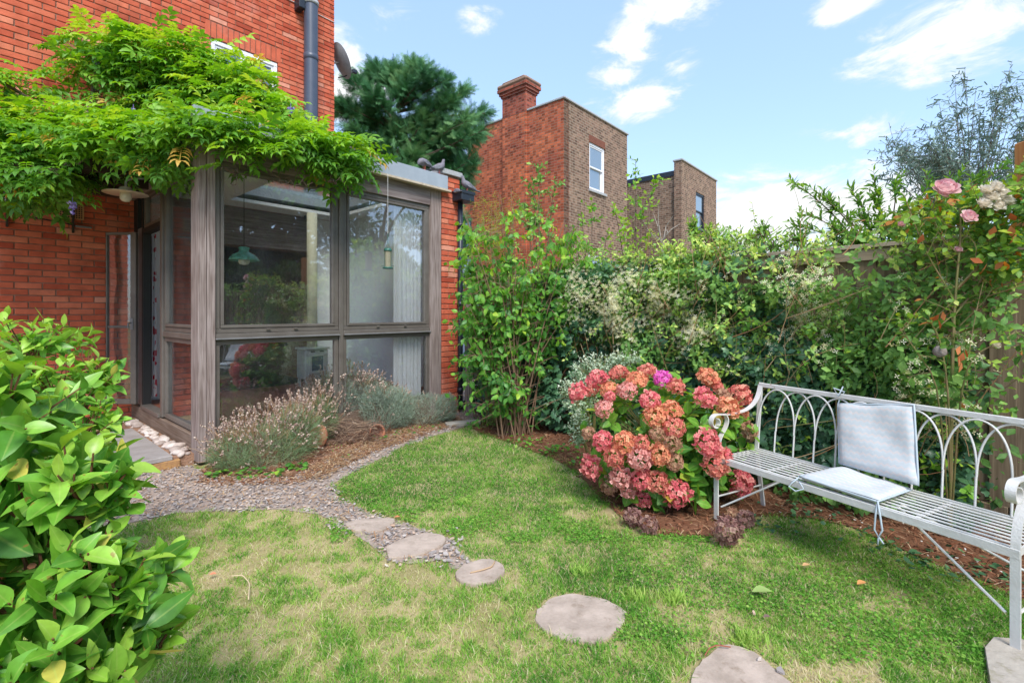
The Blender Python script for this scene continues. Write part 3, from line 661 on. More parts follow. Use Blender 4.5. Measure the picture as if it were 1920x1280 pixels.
# side: fixed light next to the post, door opening, closing panel
glaz('side_window', .218, 1.24, MR1 + .002, WZ - .003, axis='t', tpos=.03, glass='glass_door')
glaz('side_window', .218, 1.24, FZ, MR0 - .002, axis='t', tpos=.03, opening=False, glass='glass_door')
part('transom', M['frame'], lambda m: m.box(.012, .10, .218, 1.24, MR0, MR1, bev=.006))
part('mullion', M['frame'], lambda m: m.box(.008, .11, 1.2425, 1.325, FZ, WZ - .003, bev=.005))
glaz('fanlight', 1.328, 2.12, 2.42, WZ - .003, axis='t', tpos=.03, opening=False, glass='glass_door')
part('door_frame', M['frame_dark'], lambda m: (m.box(.02, .10, 1.3275, 2.12, 2.36, 2.418), m.box(.02, .10, 2.1225, 2.19, FZ, WZ - .003)))
part('door_sill', M['frame'], lambda m: m.box(-.01, .10, 1.3275, 2.12, FZ - .012, FZ + .03, bev=.004))
part('closing_panel', M['steel'], lambda m: m.box(.03, .08, 2.1925, 2.44, FZ, 2.45, bev=.004))
part('closing_panel', M['frame_dark'], lambda m: m.box(.03, .08, 2.4425, WT - .003, FZ, WZ - .003, bev=.004))
part('side_rail', M['beam'], lambda m: m.box(.005, .12, .2175, WT - .003, WZ, RZ0 - .003, bev=.004))
# folded glazed door leaf
leaf = bpy.data.objects.new('door_leaf', None)
def doorleaf():
    L = .38; mb = MB()
    mb.box(0, .07, -.02, .02, FZ + .03, 2.38, bev=.004); mb.box(L - .016, L, -.02, .02, FZ + .03, 2.38, bev=.004); mb.box(.071, L - .017, -.02, .02, FZ + .03, FZ + .09, bev=.004); mb.box(.071, L - .017, -.02, .02, 2.35, 2.38, bev=.004); mb.box(.071, L - .017, -.015, .015, 1.22, 1.25, bev=.004)
    o = mb.obj('door_leaf', M['frame'], room); o.location = (-.02, 2.22, 0); o.rotation_euler = (0, 0, math.atan2(.33, -.26))
    g = MB(); g.box(.07, L - .015, -.004, .004, FZ + .09, 2.352); g.obj('pane', M['glass_door'], o)
    h = MB(); h.tube([(.05, .02, 1.28), (.05, .07, 1.28), (.05, .075, 1.22)], .008, 8); h.box(.03, .07, .02, .028, 1.2, 1.34, bev=.003); h.box(.03, .07, -.028, -.02, 1.2, 1.34, bev=.003); h.tube([(.05, -.02, 1.28), (.05, -.07, 1.28), (.12, -.075, 1.28)], .008, 8); h.obj('handle', M['steel'], o)
doorleaf()
# brick pier with coping, hopper and downpipe
PS0, PS1, PT0, PT1 = 2.8875, 3.205, -.02, .325
pier = part('brick_pier', M['mortar'], lambda m: m.box(PS0 + .01, PS1 - .01, PT0 + .01, PT1 - .01, 0, 3.30))
z = .0; k = 0
def pbrick(cx, cy, cz, ln, along):
    key = (round(ln, 3),)
    if key not in pbrick.c:
        V, t3, q4 = bevbox(ln, .1, bh, .004); me = npmesh('brick', V, [np.array(t3), np.array(q4)], np.zeros(len(V))); me.materials.append(M['brick']); pbrick.c[key] = me
    o = bpy.data.objects.new('brick', pbrick.c[key]); C.objects.link(o); o.parent = pier; o.location = (cx, cy, cz); o.rotation_euler = (0, 0, 0 if along else R(90)); o.color = (1, 1, 1, 1 + brnd())
pbrick.c = {}
restp = MB()
while z + bh < 3.30:
    y = PT0 + .05 + rs.uniform(-.001, .001); w = PS1 - PS0
    if k % 2: pbrick(PS0 + bl / 2, y, z + bh / 2, bl, 1); pbrick(PS1 - (w - bl - bg) / 2, y, z + bh / 2, round(w - bl - bg, 3), 1)
    else: pbrick(PS0 + .102 / 2, y, z + bh / 2, .102, 1); pbrick(PS1 - (w - .102 - bg) / 2, y, z + bh / 2, round(w - .102 - bg, 3), 1)
    restp.box(PS1 - .09, PS1 - .0005, PT0 + .105, PT1, z, z + bh, brnd())
    z += bh + bg; k += 1
stuffpart(restp.obj('brickwork', M['brick'], pier))
part('coping', M['coping'], lambda m: m.box(PS0 - .02, PS1 + .03, PT0 - .03, PT1 + .03, 3.302, 3.372, bev=.006))
part('rain_hopper', M['blackpipe'], lambda m: (m.box(3.06, 3.30, PT0 - .20, PT0 - .004, 2.95, 3.07, bev=.006), m.box(3.05, 3.31, PT0 - .21, PT0 - .196, 3.04, 3.085, bev=.004), m.box(3.05, 3.31, PT0 - .194, PT0 - .004, 3.072, 3.085)))
dp = MB(); dp.smooth = True; dp.tube([(3.165, PT0 - .055, zz) for zz in (.06, 1, 2, 2.95)], .036, 16)
for zz in (.3, 1.5, 2.6): dp.tube([(3.165, PT0 - .055, zz), (3.165, PT0 - .055, zz + .06)], .043, 16)
dp.obj('downpipe', M['blackpipe'], room)
mb = MB(); mb.box(-.04, .04, -.04, .04, 0, 1.72, bev=.004); gpst = mb.obj('gate_post', M['post']); gpst.location = tuple(E(3.30, -.10)); gpst.rotation_euler = (0, 0, ANG); tag(gpst, 'weathered grey timber gate post right of the black downpipe', 'post')
# eaves boards the wisteria lies on, over the door side
perg = thing('door_canopy', 'dark timber canopy boards under the wisteria above the open door', 'canopy', PO, ANG)
for t in (1.0, 1.45, 1.85):
    part('rafter', M['soffit'], lambda m: m.box(-.60, -.065, t, t + .05, 2.76, 2.843), perg)
part('edge_beam', M['soffit'], lambda m: m.box(-.66, -.602, .95, WT - .01, 2.76, 2.86), perg)
part('soffit_board', M['soffit'], lambda m: m.box(-.60, -.066, .95, WT - .01, 2.845, 2.86), perg)
for s in (-1.1, -.56): part('wall_bracket', M['soffit'], lambda m: (m.box(s, s + .02, WT - .04, WT - .004, 2.35, 2.70)), perg)
# enamel wall lamp
lamp = thing('hanging_lamp', 'round cream enamel lamp with glass bulb hanging by the door', 'lamp', E(-.34, 1.03, 2.60))
lamp.rotation_euler = (0, 0, 0)
mb = MB(); mb.smooth = True; mb.lathe([(.03, .06), (.05, .05), (.06, .02), (.185, -.005), (.188, -.009), (.06, .012), (.045, .0), (.0, .0)], 28); mb.obj('lamp_shade', mat('cream_enamel', (.62, .50, .38), .35, .5), lamp)
mb = MB(); mb.smooth = True; mb.lathe([(.045, .0), (.05, -.03), (.048, -.06), (.03, -.085), (0, -.092)], 20); mb.obj('glass_dome', mat('frosted_lamp_glass', (.5, .46, .36), .2, .5), lamp)
mb = MB(); mb.smooth = True; mb.tube([(0, 0, .05), (0, 0, .12), (.05, .04, .16), (.14, .10, .17)], .012, 8); mb.obj('lamp_arm', M['coping'], lamp)

# ---------------- inside the room
cur_m = mat('white_curtain_cloth', (.86, .87, .90), .9, .1)
def curtain(name, p0, p1, z0, z1, folds, amp, m, label):
    p0 = np.array(p0); p1 = np.array(p1); d = p1 - p0; nrm = np.array([-d[1], d[0], 0]); nrm = nrm / np.linalg.norm(nrm); n = folds * 8; V = []; rows = 9
    for j in range(rows):
        zz = z1 + (z0 - z1) * j / (rows - 1)
        for i in range(n + 1):
            u = i / n; ph = folds * 2 * math.pi * u + .6 * math.sin(5 * u + 2); a = amp * (.6 + .5 * j / rows) * (math.sin(ph) + .3 * math.sin(2.3 * ph + j * .12)); q = p0 + d * u + nrm * a; V.append((q[0], q[1], zz))
    W = n + 1; Q = [(j * W + i, j * W + i + 1, (j + 1) * W + i + 1, (j + 1) * W + i) for j in range(rows - 1) for i in range(n)]
    mb = MB(); mb.add(V, None, Q); o = mb.obj(name, m, None, True); tag(o, label, 'curtain'); return o
curtain('curtain', E(2.24, .17), E(2.66, .165), FZ + .01, 2.90, 7, .022, cur_m, 'long white curtain at the right end of the glazed front')
fm = bpy.data.materials.new('red_flower_print'); fm.use_nodes = True; nt = fm.node_tree; bb = nt.nodes['Principled BSDF']
vo = nt.nodes.new('ShaderNodeTexVoronoi'); vo.inputs['Scale'].default_value = 9; tcx = nt.nodes.new('ShaderNodeTexCoord'); nt.links.new(tcx.outputs['Object'], vo.inputs['Vector'])
nz = nt.nodes.new('ShaderNodeTexNoise'); nz.inputs['Scale'].default_value = 22; nt.links.new(tcx.outputs['Object'], nz.inputs['Vector'])
m1 = nt.nodes.new('ShaderNodeMath'); m1.operation = 'MULTIPLY_ADD'; m1.inputs[1].default_value = .6; nt.links.new(nz.outputs[0], m1.inputs[0]); nt.links.new(vo.outputs['Distance'], m1.inputs[2])
r1 = nt.nodes.new('ShaderNodeMapRange'); r1.inputs['From Min'].default_value = .62; r1.inputs['From Max'].default_value = .66; nt.links.new(m1.outputs[0], r1.inputs['Value'])
mxx = nt.nodes.new('ShaderNodeMix'); mxx.data_type = 'RGBA'; mxx.inputs['A'].default_value = (.55, .02, .05, 1); mxx.inputs['B'].default_value = (.75, .72, .74, 1); nt.links.new(r1.outputs[0], mxx.inputs['Factor']); nt.links.new(mxx.outputs['Result'], bb.inputs['Base Color']); bb.inputs['Roughness'].default_value = .9
curtain('curtain', E(.16, 2.30), E(.16, 2.60), FZ + .1, 2.38, 3, .018, cur_m, 'white curtain hanging inside the open door')
curtain('curtain', E(.16, 2.17), E(.16, 2.295), FZ + .1, 2.38, 2, .015, fm, 'narrow curtain with red flower print in the open doorway')
stove = thing('wood_stove', 'small cream cast iron stove with tall flue seen through the glass', 'stove', E(2.12, 2.1, FZ), ANG)
sm = mat('cream_stove_enamel', (.55, .57, .54), .4, .4)
part('stove_body', sm, lambda m: m.box(-.18, .18, -.13, .16, .14, .58, bev=.015), stove)
part('stove_top', sm, lambda m: m.box(-.20, .20, -.15, .18, .582, .61, bev=.006), stove)
part('stove_door', sm, lambda m: (m.box(-.13, .13, -.15, -.1325, .22, .26, bev=.003), m.box(-.13, .13, -.15, -.1325, .48, .52, bev=.003), m.box(-.13, -.09, -.15, -.1325, .261, .479, bev=.003), m.box(.09, .13, -.15, -.1325, .261, .479, bev=.003)), stove)
part('stove_glass', M['glass_far'], lambda m: m.box(-.09, .09, -.14, -.1335, .26, .48), stove)
for x in (-.15, .15):
    for y in (-.1, .13): part('leg', sm, lambda m: m.box(x - .02, x + .02, y - .02, y + .02, 0, .138, bev=.004), stove)
for x in (-.07, .07): part('air_knob', M['blackpipe'], lambda m: m.box(x - .03, x + .03, -.14, -.131, .545, .56), stove); part('air_knob', M['blackpipe'], lambda m: m.box(x - .03, x + .03, -.14, -.131, .17, .185), stove)
mb = MB(); mb.smooth = True; mb.tube([(0, .03, .61), (0, .03, 1.3), (0, .03, 2.66)], .075, 18); mb.obj('flue', mat('cream_flue', (.62, .58, .42), .5), stove)
pend = thing('pendant_lamp', 'pendant lamp with pale green glass shade inside the glazed room', 'lamp', E(.71, .9, 2.0), 0)
mb = MB(); mb.smooth = True; mb.lathe([(.035, .16), (.06, .15), (.05, .12), (.055, .10), (.12, .065), (.155, .02), (.16, .0), (.15, .0), (.11, .055), (.05, .09)], 28); mb.obj('lamp_shade', mat('green_glass_shade', (.12, .42, .30), .15, .6), pend)
mb = MB(); mb.smooth = True; mb.lathe([(.03, .06), (.055, .02), (.06, -.01), (.045, -.04), (0, -.05)], 18); mb.obj('bulb', mat('white_bulb', (.75, .78, .7), .3), pend)
mb = MB(); mb.tube([(0, 0, .16), (0, 0, .95)], .004, 5); mb.obj('cord', M['frame_dark'], pend)
# bird feeder
feed = thing('bird_feeder', 'green wire bird feeder hanging on a white cord before the glass', 'bird feeder', E(1.925, -.15, 1.93), 0)
gm = mat('dark_green_metal', (.03, .13, .10), .4, .5)
mb = MB(); mb.smooth = True; mb.lathe([(0, .0), (.06, 0), (.065, .01), (.045, .02), (.0, .02)], 16); mb.lathe([(.048, .21), (.05, .215), (.042, .24), (.0, .25)], 16); mb.obj('feeder_ends', gm, feed)
mb = MB(); mb.smooth = True; mb.lathe([(.038, .02), (.038, .21)], 16); mb.obj('seed_tube', mat('seed_in_mesh', (.40, .36, .26), .7, var=(.2, .18, .12), nscale=120), feed)
mb = MB()
for i in range(10):
    a = i * math.pi / 5; mb.tube([(.041 * math.cos(a), .041 * math.sin(a), .02), (.041 * math.cos(a), .041 * math.sin(a), .21)], .0015, 4)
mb.tube([(-.08, 0, .03), (.08, 0, .03)], .003, 5); mb.tube([(-.04, 0, .21), (-.02, 0, .27), (0, 0, .30), (.02, 0, .27), (.04, 0, .21)], .002, 5); mb.tube([(0, 0, .3), (0, 0, .42)], .004, 5); mb.obj('feeder_wire', gm, feed)
mb = MB(); mb.tube([(0, 0, .42), (.0, 0, .8), (0, 0, 1.13)], .0025, 5); mb.obj('cord', M['pvc'], feed)

# raised slabs, pebbles and bricks by the door
def patio(poly, label):
    me = slab_mesh(poly, .085, .125, 3, 0); return tag(ob('paving_slab', me, M['slab']), label, 'paving slab', 'raised slabs at the door')
patio([E(-.75, .10), E(-.17, .10), E(-.17, .86), E(-.75, .86)], 'raised grey slab nearest the corner post')
patio([E(-.75, .87), E(-.17, .87), E(-.17, 1.66), E(-.75, 1.66)], 'raised grey slab before the open door')
patio([E(-1.36, .10), E(-.76, .10), E(-.76, 1.66), E(-1.36, 1.66)], 'raised grey slab half hidden by the camellia')
yb = mat('yellow_brick', (.42, .24, .09), .9, var=(.30, .16, .08), nscale=30, bump=(60, .6)); gb = mat('grey_block', (.26, .22, .20), .9, var=(.2, .16, .15), nscale=20)
for (s, t, l, m_, lab) in ((-.22, .14, .22, yb, 'yellow brick under the corner of the raised slab'), (-.48, .13, .2, gb, 'grey brick propping the edge of the raised slab'), (-1.0, .14, .22, gb, 'grey brick under the raised slab beside the camellia')):
    V, t3, q4 = bevbox(l, .1, .08, .008); me = npmesh('loose_brick', V, [np.array(t3), np.array(q4)], np.zeros(len(V))); o = ob('loose_brick', me, m_); o.location = tuple(E(s, t, .042)); o.rotation_euler = (0, 0, ANG + rs.uniform(-.15, .15)); tag(o, lab, 'brick', 'bricks under the raised slabs')
pm = rndmat('pebble', [(0, (.30, .24, .21)), (.5, (.48, .40, .35)), (1, (.62, .57, .53))], rough=.7, noisecol=(25, .15))
ico = bmesh.new(); bmesh.ops.create_icosphere(ico, subdivisions=2, radius=1); icoV = np.array([v.co[:] for v in ico.verts]); icoF = np.array([[v.index for v in f.verts] for f in ico.faces]); ico.free()
peb = []
for j in range(4):
    V = icoV * (1 + .18 * np.sin(icoV[:, [1, 2, 0]] * 2.3 + j * 2) * .6); me = npmesh('pebble', V, [icoF], np.zeros(len(V)), True); me.materials.append(pm); peb.append(me)
for i in range(64):
    t = .12 + 2.3 * (i / 64) + rs.uniform(-.02, .02); big = rs.rand() < .12 or i in (2, 5)
    r_ = rs.uniform(.020, .036) * (1.6 if big else 1); s = -.035 - rs.rand() * .10; zz = .13 if s < -.165 else .03
    o = ob('pebble', peb[i % 4]); o.location = tuple(E(s, t, .10 + r_ * .35)); o.scale = (r_ * 1.35, r_, r_ * .7); o.rotation_euler = (rs.uniform(-.3, .3), rs.uniform(-.3, .3), rs.rand() * 6); o.color = (1, 1, 1, 1 + rs.rand() * .95)
    tag(o, 'rounded pale pebble in the row between raised slabs and timber plinth', 'pebble', 'pebbles along the plinth')
mb = MB(); mb.box(-.165, .0, .12, 2.6, .0, .10); o = mb.obj('pebble_bed', M['mulch']); o.location = tuple(PO); o.rotation_euler = (0, 0, ANG); tag(o, 'grit bed under the row of pebbles', kind='structure')

# terracotta ornaments in the lavender
tm = mat('terracotta', (.42, .15, .08), .85, .15, var=(.50, .24, .16), nscale=16, bump=(50, .5))
def face_ornament(loc, rz, r_, label):
    V = icoV.copy()
    bm = bmesh.new(); bmesh.ops.create_icosphere(bm, subdivisions=4, radius=1)
    for v in bm.verts:
        x, y, z = v.co; f = max(0, -y)
        def g(cx, cz, s, h):
            return h * math.exp(-((x - cx) ** 2 + (z - cz) ** 2) / s) * f
        d = g(0, .05, .02, .25) + g(0, .18, .012, .12) - g(.28, .28, .02, .16) - g(-.28, .28, .02, .16) + g(.28, .42, .03, .10) + g(-.28, .42, .03, .10) + g(0, -.28, .015, .13) - g(0, -.36, .006, .12) + g(0, -.45, .02, .12) + g(0, -.75, .06, .12) + g(.45, -.1, .06, .07) + g(-.45, -.1, .06, .07)
        v.co = Vector((x * .78, y * .55 - d, z)) 
    me = bpy.data.meshes.new('face'); bm.to_mesh(me); bm.free()
    for p in me.polygons: p.use_smooth = True
    o = ob('face_ornament', me, tm); o.scale = (r_, r_, r_); o.location = loc; o.rotation_euler = (R(-12), 0, rz); tag(o, label, 'ornament')
c = gp(597, 842); face_ornament((c[0], c[1], .13), R(-15), .125, 'terracotta face ornament leaning at the end of the flowering lavender')
pot = thing('terracotta_pot', 'small terracotta pot tipped on its side under the lavender', 'flower pot', gp(703, 822)); pot.location.z = .07; pot.rotation_euler = (R(75), 0, R(35))
mb = MB(); mb.smooth = True; mb.lathe([(0, -.08), (.055, -.08), (.075, .05), (.085, .052), (.088, .085), (.075, .085), (.07, .04), (.05, -.06), (0, -.06)], 20); mb.obj('pot_body', tm, pot)

# ------------------------------------------------------------------ pigeons
def pigeon(loc, rz, scale, label, headup=True, lean=0):
    root = thing('pigeon', label, 'pigeon', loc, rz, 'pigeons round the roof edge'); root.scale = (scale,) * 3; root.rotation_euler = (0, lean, rz)
    if headup: sec = [(-.17, .10, .002, .012), (-.13, .105, .02, .035), (-.08, .12, .045, .045), (-.02, .135, .062, .06), (.04, .15, .066, .068), (.085, .175, .052, .055), (.105, .21, .033, .035), (.115, .24, .028, .028), (.125, .265, .028, .027), (.142, .27, .02, .02), (.152, .268, .006, .006)]
    else: sec = [(-.17, .12, .002, .012), (-.13, .125, .02, .035), (-.08, .135, .045, .045), (-.02, .14, .062, .06), (.04, .14, .066, .066), (.08, .135, .055, .055), (.105, .115, .035, .038), (.118, .09, .026, .028), (.12, .07, .012, .012)]
    n = 14; V = []
    for i, (x, z, ry, rz_) in enumerate(sec):
        j0 = max(0, i - 1); j1 = min(len(sec) - 1, i + 1); tx, tz = sec[j1][0] - sec[j0][0], sec[j1][1] - sec[j0][1]; l = math.hypot(tx, tz); tx /= l; tz /= l
        for k in range(n):
            a = 2 * math.pi * k / n; h = math.sin(a) * rz_; V.append((x - tz * h, math.cos(a) * ry, z + tx * h))
    q = [(i * n + k, i * n + (k + 1) % n, (i + 1) * n + (k + 1) % n, (i + 1) * n + k) for i in range(len(sec) - 1) for k in range(n)]
    mb = MB(); mb.add(V, [(0, k + 1, k) for k in range(1, n - 1)], q); mb.obj('body', M['pigeon'], root, True)
    for s in (1, -1):
        W = MB(); W.add([(.06, s * .055, .165), (.05, s * .072, .125), (-.02, s * .069, .10), (-.17, s * .02, .10), (-.14, s * .03, .13), (-.03, s * .055, .17)], [(0, 1, 5), (1, 2, 5), (2, 4, 5), (2, 3, 4)] if s > 0 else [(0, 5, 1), (1, 5, 2), (2, 5, 4), (2, 4, 3)]); W.obj('wing', M['pigeonwing'], root)
        L = MB(); L.tube([(.0, s * .025, .09), (.005, s * .025, 0.008)], .005, 5); L.tube([(-.02, s * .025, .006), (.035, s * .03, .005)], .004, 4); L.obj('leg', M['pigeonleg'], root)
    t = MB(); t.box(-.24, -.13, -.025, .025, .085, .10, bev=.004); t.obj('tail', M['pigeonwing'], root)
    if headup:
        b = MB(); b.tube([(.148, 0, .268), (.172, 0, .258)], [.006, .001], 6); b.obj('beak', M['blackpipe'], root)
M['pigeon'] = mat('grey_plumage', (.13, .13, .16), .7, var=(.22, .20, .23), nscale=22); M['pigeonwing'] = mat('wing_plumage', (.20, .21, .24), .7, var=(.09, .09, .11), nscale=30); M['pigeonleg'] = mat('pink_leg', (.5, .12, .1), .6)
pigeon(tuple(E(2.55, -.05, RZ1 + .001)), R(230), .75, 'grey pigeon with lowered head on the zinc roof edge', False)
pigeon(tuple(E(2.82, -.03, RZ1 + .001)), R(35), .75, 'grey pigeon leaning forward beside the pier coping', True, R(-8))
pigeon(tuple(E(3.24, PT0 - .10, 3.085)), R(200), .78, 'grey pigeon upright on the black rain hopper', True, R(-12))
pigeon(tuple(E(3.08, PT0 - .08, 3.0)), R(120), .6, 'pale pigeon crouching inside the rain hopper', False)

# ------------------------------------------------------------------ brick houses beyond
def farbrick(name, c1, c2, c3, mort, axis, stain):
    m = bpy.data.materials.new(name); m.use_nodes = True; nt = m.node_tree; L = nt.links.new; b = nt.nodes['Principled BSDF']
    t = nt.nodes.new('ShaderNodeTexCoord'); sp_ = nt.nodes.new('ShaderNodeSeparateXYZ'); L(t.outputs['Object'], sp_.inputs[0]); cb = nt.nodes.new('ShaderNodeCombineXYZ'); xy = nt.nodes.new('ShaderNodeMath'); xy.operation = 'ADD'; L(sp_.outputs[0], xy.inputs[0]); L(sp_.outputs[1], xy.inputs[1]); L(xy.outputs[0], cb.inputs[0]); L(sp_.outputs[2], cb.inputs[1])
    br = nt.nodes.new('ShaderNodeTexBrick'); br.inputs['Scale'].default_value = 1; br.inputs['Brick Width'].default_value = .225; br.inputs['Row Height'].default_value = .078; br.inputs['Mortar Size'].default_value = .009; br.inputs['Mortar Smooth'].default_value = .3; br.inputs['Bias'].default_value = -.1
    br.inputs['Color1'].default_value = (*c1, 1); br.inputs['Color2'].default_value = (*c2, 1); br.inputs['Mortar'].default_value = (*mort, 1); L(cb.outputs[0], br.inputs['Vector'])
    n = nt.nodes.new('ShaderNodeTexNoise'); n.inputs['Scale'].default_value = .9; n.inputs['Detail'].default_value = 5; L(t.outputs['Object'], n.inputs['Vector'])
    r = nt.nodes.new('ShaderNodeMapRange'); r.inputs['From Min'].default_value = .40; r.inputs['From Max'].default_value = .62; r.inputs['To Max'].default_value = stain; L(n.outputs[0], r.inputs['Value'])
    mx = nt.nodes.new('ShaderNodeMix'); mx.data_type = 'RGBA'; L(r.outputs[0], mx.inputs['Factor']); L(br.outputs['Color'], mx.inputs['A']); mx.inputs['B'].default_value = (*c3, 1); L(mx.outputs['Result'], b.inputs['Base Color'])
    # single burnt bricks
    wn_ = nt.nodes.new('ShaderNodeTexWhiteNoise'); wn_.noise_dimensions = '2D'; fl = nt.nodes.new('ShaderNodeVectorMath'); fl.operation = 'FLOOR'; dv = nt.nodes.new('ShaderNodeVectorMath'); dv.operation = 'DIVIDE'; L(cb.outputs[0], dv.inputs[0]); dv.inputs[1].default_value = (.1125, .078, 1); L(dv.outputs[0], fl.inputs[0]); L(fl.outputs[0], wn_.inputs[0])
    rr = nt.nodes.new('ShaderNodeMapRange'); L(wn_.outputs['Value'], rr.inputs['Value']); rr.inputs['To Min'].default_value = .5; rr.inputs['To Max'].default_value = 1.25
    sc = nt.nodes.new('ShaderNodeVectorMath'); sc.operation = 'SCALE'; L(mx.outputs['Result'], sc.inputs[0]); L(rr.outputs[0], sc.inputs['Scale'])
    m3 = nt.nodes.new('ShaderNodeMix'); m3.data_type = 'RGBA'; L(br.outputs['Fac'], m3.inputs['Factor']); L(sc.outputs[0], m3.inputs['A']); m3.inputs['B'].default_value = (*mort, 1); L(m3.outputs['Result'], b.inputs['Base Color'])
    bp = nt.nodes.new('ShaderNodeBump'); bp.inputs['Strength'].default_value = .6; bp.inputs['Distance'].default_value = .01; bp.invert = True; L(br.outputs['Fac'], bp.inputs['Height']); L(bp.outputs[0], b.inputs['Normal'])
    b.inputs['Roughness'].default_value = .9; b.inputs['Specular IOR Level'].default_value = .15; return m
FBR = farbrick('old_red_brick', (.46, .12, .06), (.26, .06, .04), (.62, .17, .07), (.30, .17, .12), 1, .6)
FBC = farbrick('chimney_red_brick', (.36, .09, .05), (.26, .06, .04), (.30, .10, .07), (.24, .13, .1), 1, .4)
FBY = farbrick('stock_brick', (.26, .17, .115), (.17, .10, .07), (.27, .15, .11), (.32, .26, .20), 0, .4)
FBY2 = farbrick('stock_brick_side', (.26, .17, .115), (.17, .10, .07), (.22, .14, .10), (.32, .26, .20), 1, .3)
def farhouse(cx, d, w, depth, h, label, chim, blackcap, side_drop=0.0):
    loc = (cx * d, d, 0); root = thing('brick_house', label, 'house', loc, ANG)
    # walls with openings
    return root, loc
# first house
d1 = 13.6; h1, l1 = farhouse(.108, d1, 0, 0, 0, 'brick house with chimney, red side wall and white sash window', 1, 0)
W1, H1 = 3.76, 7.60
def wall_openings(m, root, name, axis, off, th, u0, u1, z0, z1, ops, outward=-1):
    """wall in plane axis with rectangular openings, butted boxes"""
    mb = MB(); us = sorted({u0, u1, *[o[0] for o in ops], *[o[1] for o in ops]})
    for a, b in zip(us[:-1], us[1:]):
        zs = [(z0, z1)]
        for (p, q, c, d) in ops:
            if a >= p - 1e-6 and b <= q + 1e-6:
                nz_ = []
                for (e, f) in zs:
                    if c > e: nz_.append((e, min(c, f)))
                    if d < f: nz_.append((max(d, e), f))
                zs = [x for x in nz_ if x[1] - x[0] > 1e-4]
        for e, f in zs:
            if axis == 'x': mb.box(a, b, off, off + th, e, f)
            else: mb.box(off, off + th, a, b, e, f)
    return mb.obj(name, m, root)
def sash_window(root, axis, off, a, b, c, d, m, sill=True, bars=True):
    def bx(mb, u0, u1, z0, z1, e0, e1):
        if axis == 'x': mb.box(u0, u1, off + e0, off + e1, z0, z1)
        else: mb.box(off + e0, off + e1, u0, u1, z0, z1)
    f = MB(); fw = .07
    bx(f, a, b, c, c + fw, .03, .14); bx(f, a, b, d - fw, d, .03, .14); bx(f, a, a + fw, c + fw, d - fw, .03, .14); bx(f, b - fw, b, c + fw, d - fw, .03, .14); f = f.obj('window', m, root)
    md = (c + d) / 2
    for (z0, z1, e) in ((c + fw, md + .02, .09), (md - .02, d - fw, .05)):
        s_ = MB(); w = .045
        bx(s_, a + fw, b - fw, z0, z0 + w, e, e + .035); bx(s_, a + fw, b - fw, z1 - w, z1, e, e + .035); bx(s_, a + fw, a + fw + w, z0 + w, z1 - w, e, e + .035); bx(s_, b - fw - w, b - fw, z0 + w, z1 - w, e, e + .035); s_.obj('sash', m, f)
        g = MB(); bx(g, a + fw + w, b - fw - w, z0 + w, z1 - w, e + .015, e + .02); g.obj('pane', M['glass_sky'], f)
    if sill:
        s_ = MB(); bx(s_, a - .05, b + .05, c - .07, c, -.06, .10); s_.obj('sill', M['coping'] if m is M['pvc'] else m, f)
M['glass_sky'] = mat('sash_glass', (.30, .36, .40), .08, 1.0, metal=.55)
wall_openings(FBY, h1, 'front_wall', 'x', 0, .25, 0.002, W1, 0, H1 - .12, [(1.35, 2.27, 5.18, 6.62), (1.30, 2.3, 1.4, 3.2)])
wall_openings(FBR, h1, 'side_wall', 'y', 0.0, .25, .252, 7.5, 0, H1 - .12, [(3.9, 4.8, 5.75, 7.15), (3.75, 4.55, 2.6, 4.6)])
mb = MB(); mb.box(0, .25, 0, .2515, 0, H1 - .12)
mb.obj('corner_wall', FBR, h1)
wall_openings(FBY2, h1, 'far_wall', 'y', W1 - .25, .249, .252, 7.5, 0, H1 - .12, [])
wall_openings(FBY, h1, 'rear_wall', 'x', 7.502, .25, 0, W1, 0, H1 - .12, [])
mb = MB(); mb.box(.25, W1 - .25, .25, 7.5, H1 - .5, H1 - .4); mb.box(.25, W1 - .25, .25, 7.5, 2.5, 2.6); mb.obj('roof', M['dark'], h1)
mb = MB(); mb.box(-.04, W1 + .04, -.05, .29, H1 - .118, H1 - .06, bev=.01); mb.box(-.04, .29, .292, 1.33, H1 - .118, H1 - .06, bev=.01); mb.box(-.04, .29, 2.32, 7.7, H1 - .118, H1 - .06, bev=.01); mb.box(W1 - .27, W1 + .04, .292, 7.7, H1 - .118, H1 - .06, bev=.01); mb.obj('parapet_coping', M['coping'], h1)
sash_window(h1, 'x', 0, 1.35, 2.27, 5.18, 6.62, M['pvc']); sash_window(h1, 'x', 0, 1.30, 2.3, 1.4, 3.2, M['pvc'])
sash_window(h1, 'y', 0, 3.9, 4.8, 5.75, 7.15, M['pvc']); sash_window(h1, 'y', 0, 3.75, 4.55, 2.6, 4.6, M['blackpipe'])
ar = MB()
for i in range(13): ar.box(1.33 + i * .0745, 1.33 + i * .0745 + .062, -.006, .1, 6.622, 6.84)
ar.obj('window_arch', mat('arch_brick', (.22, .08, .05), .9, var=(.15, .06, .04), nscale=20), h1)
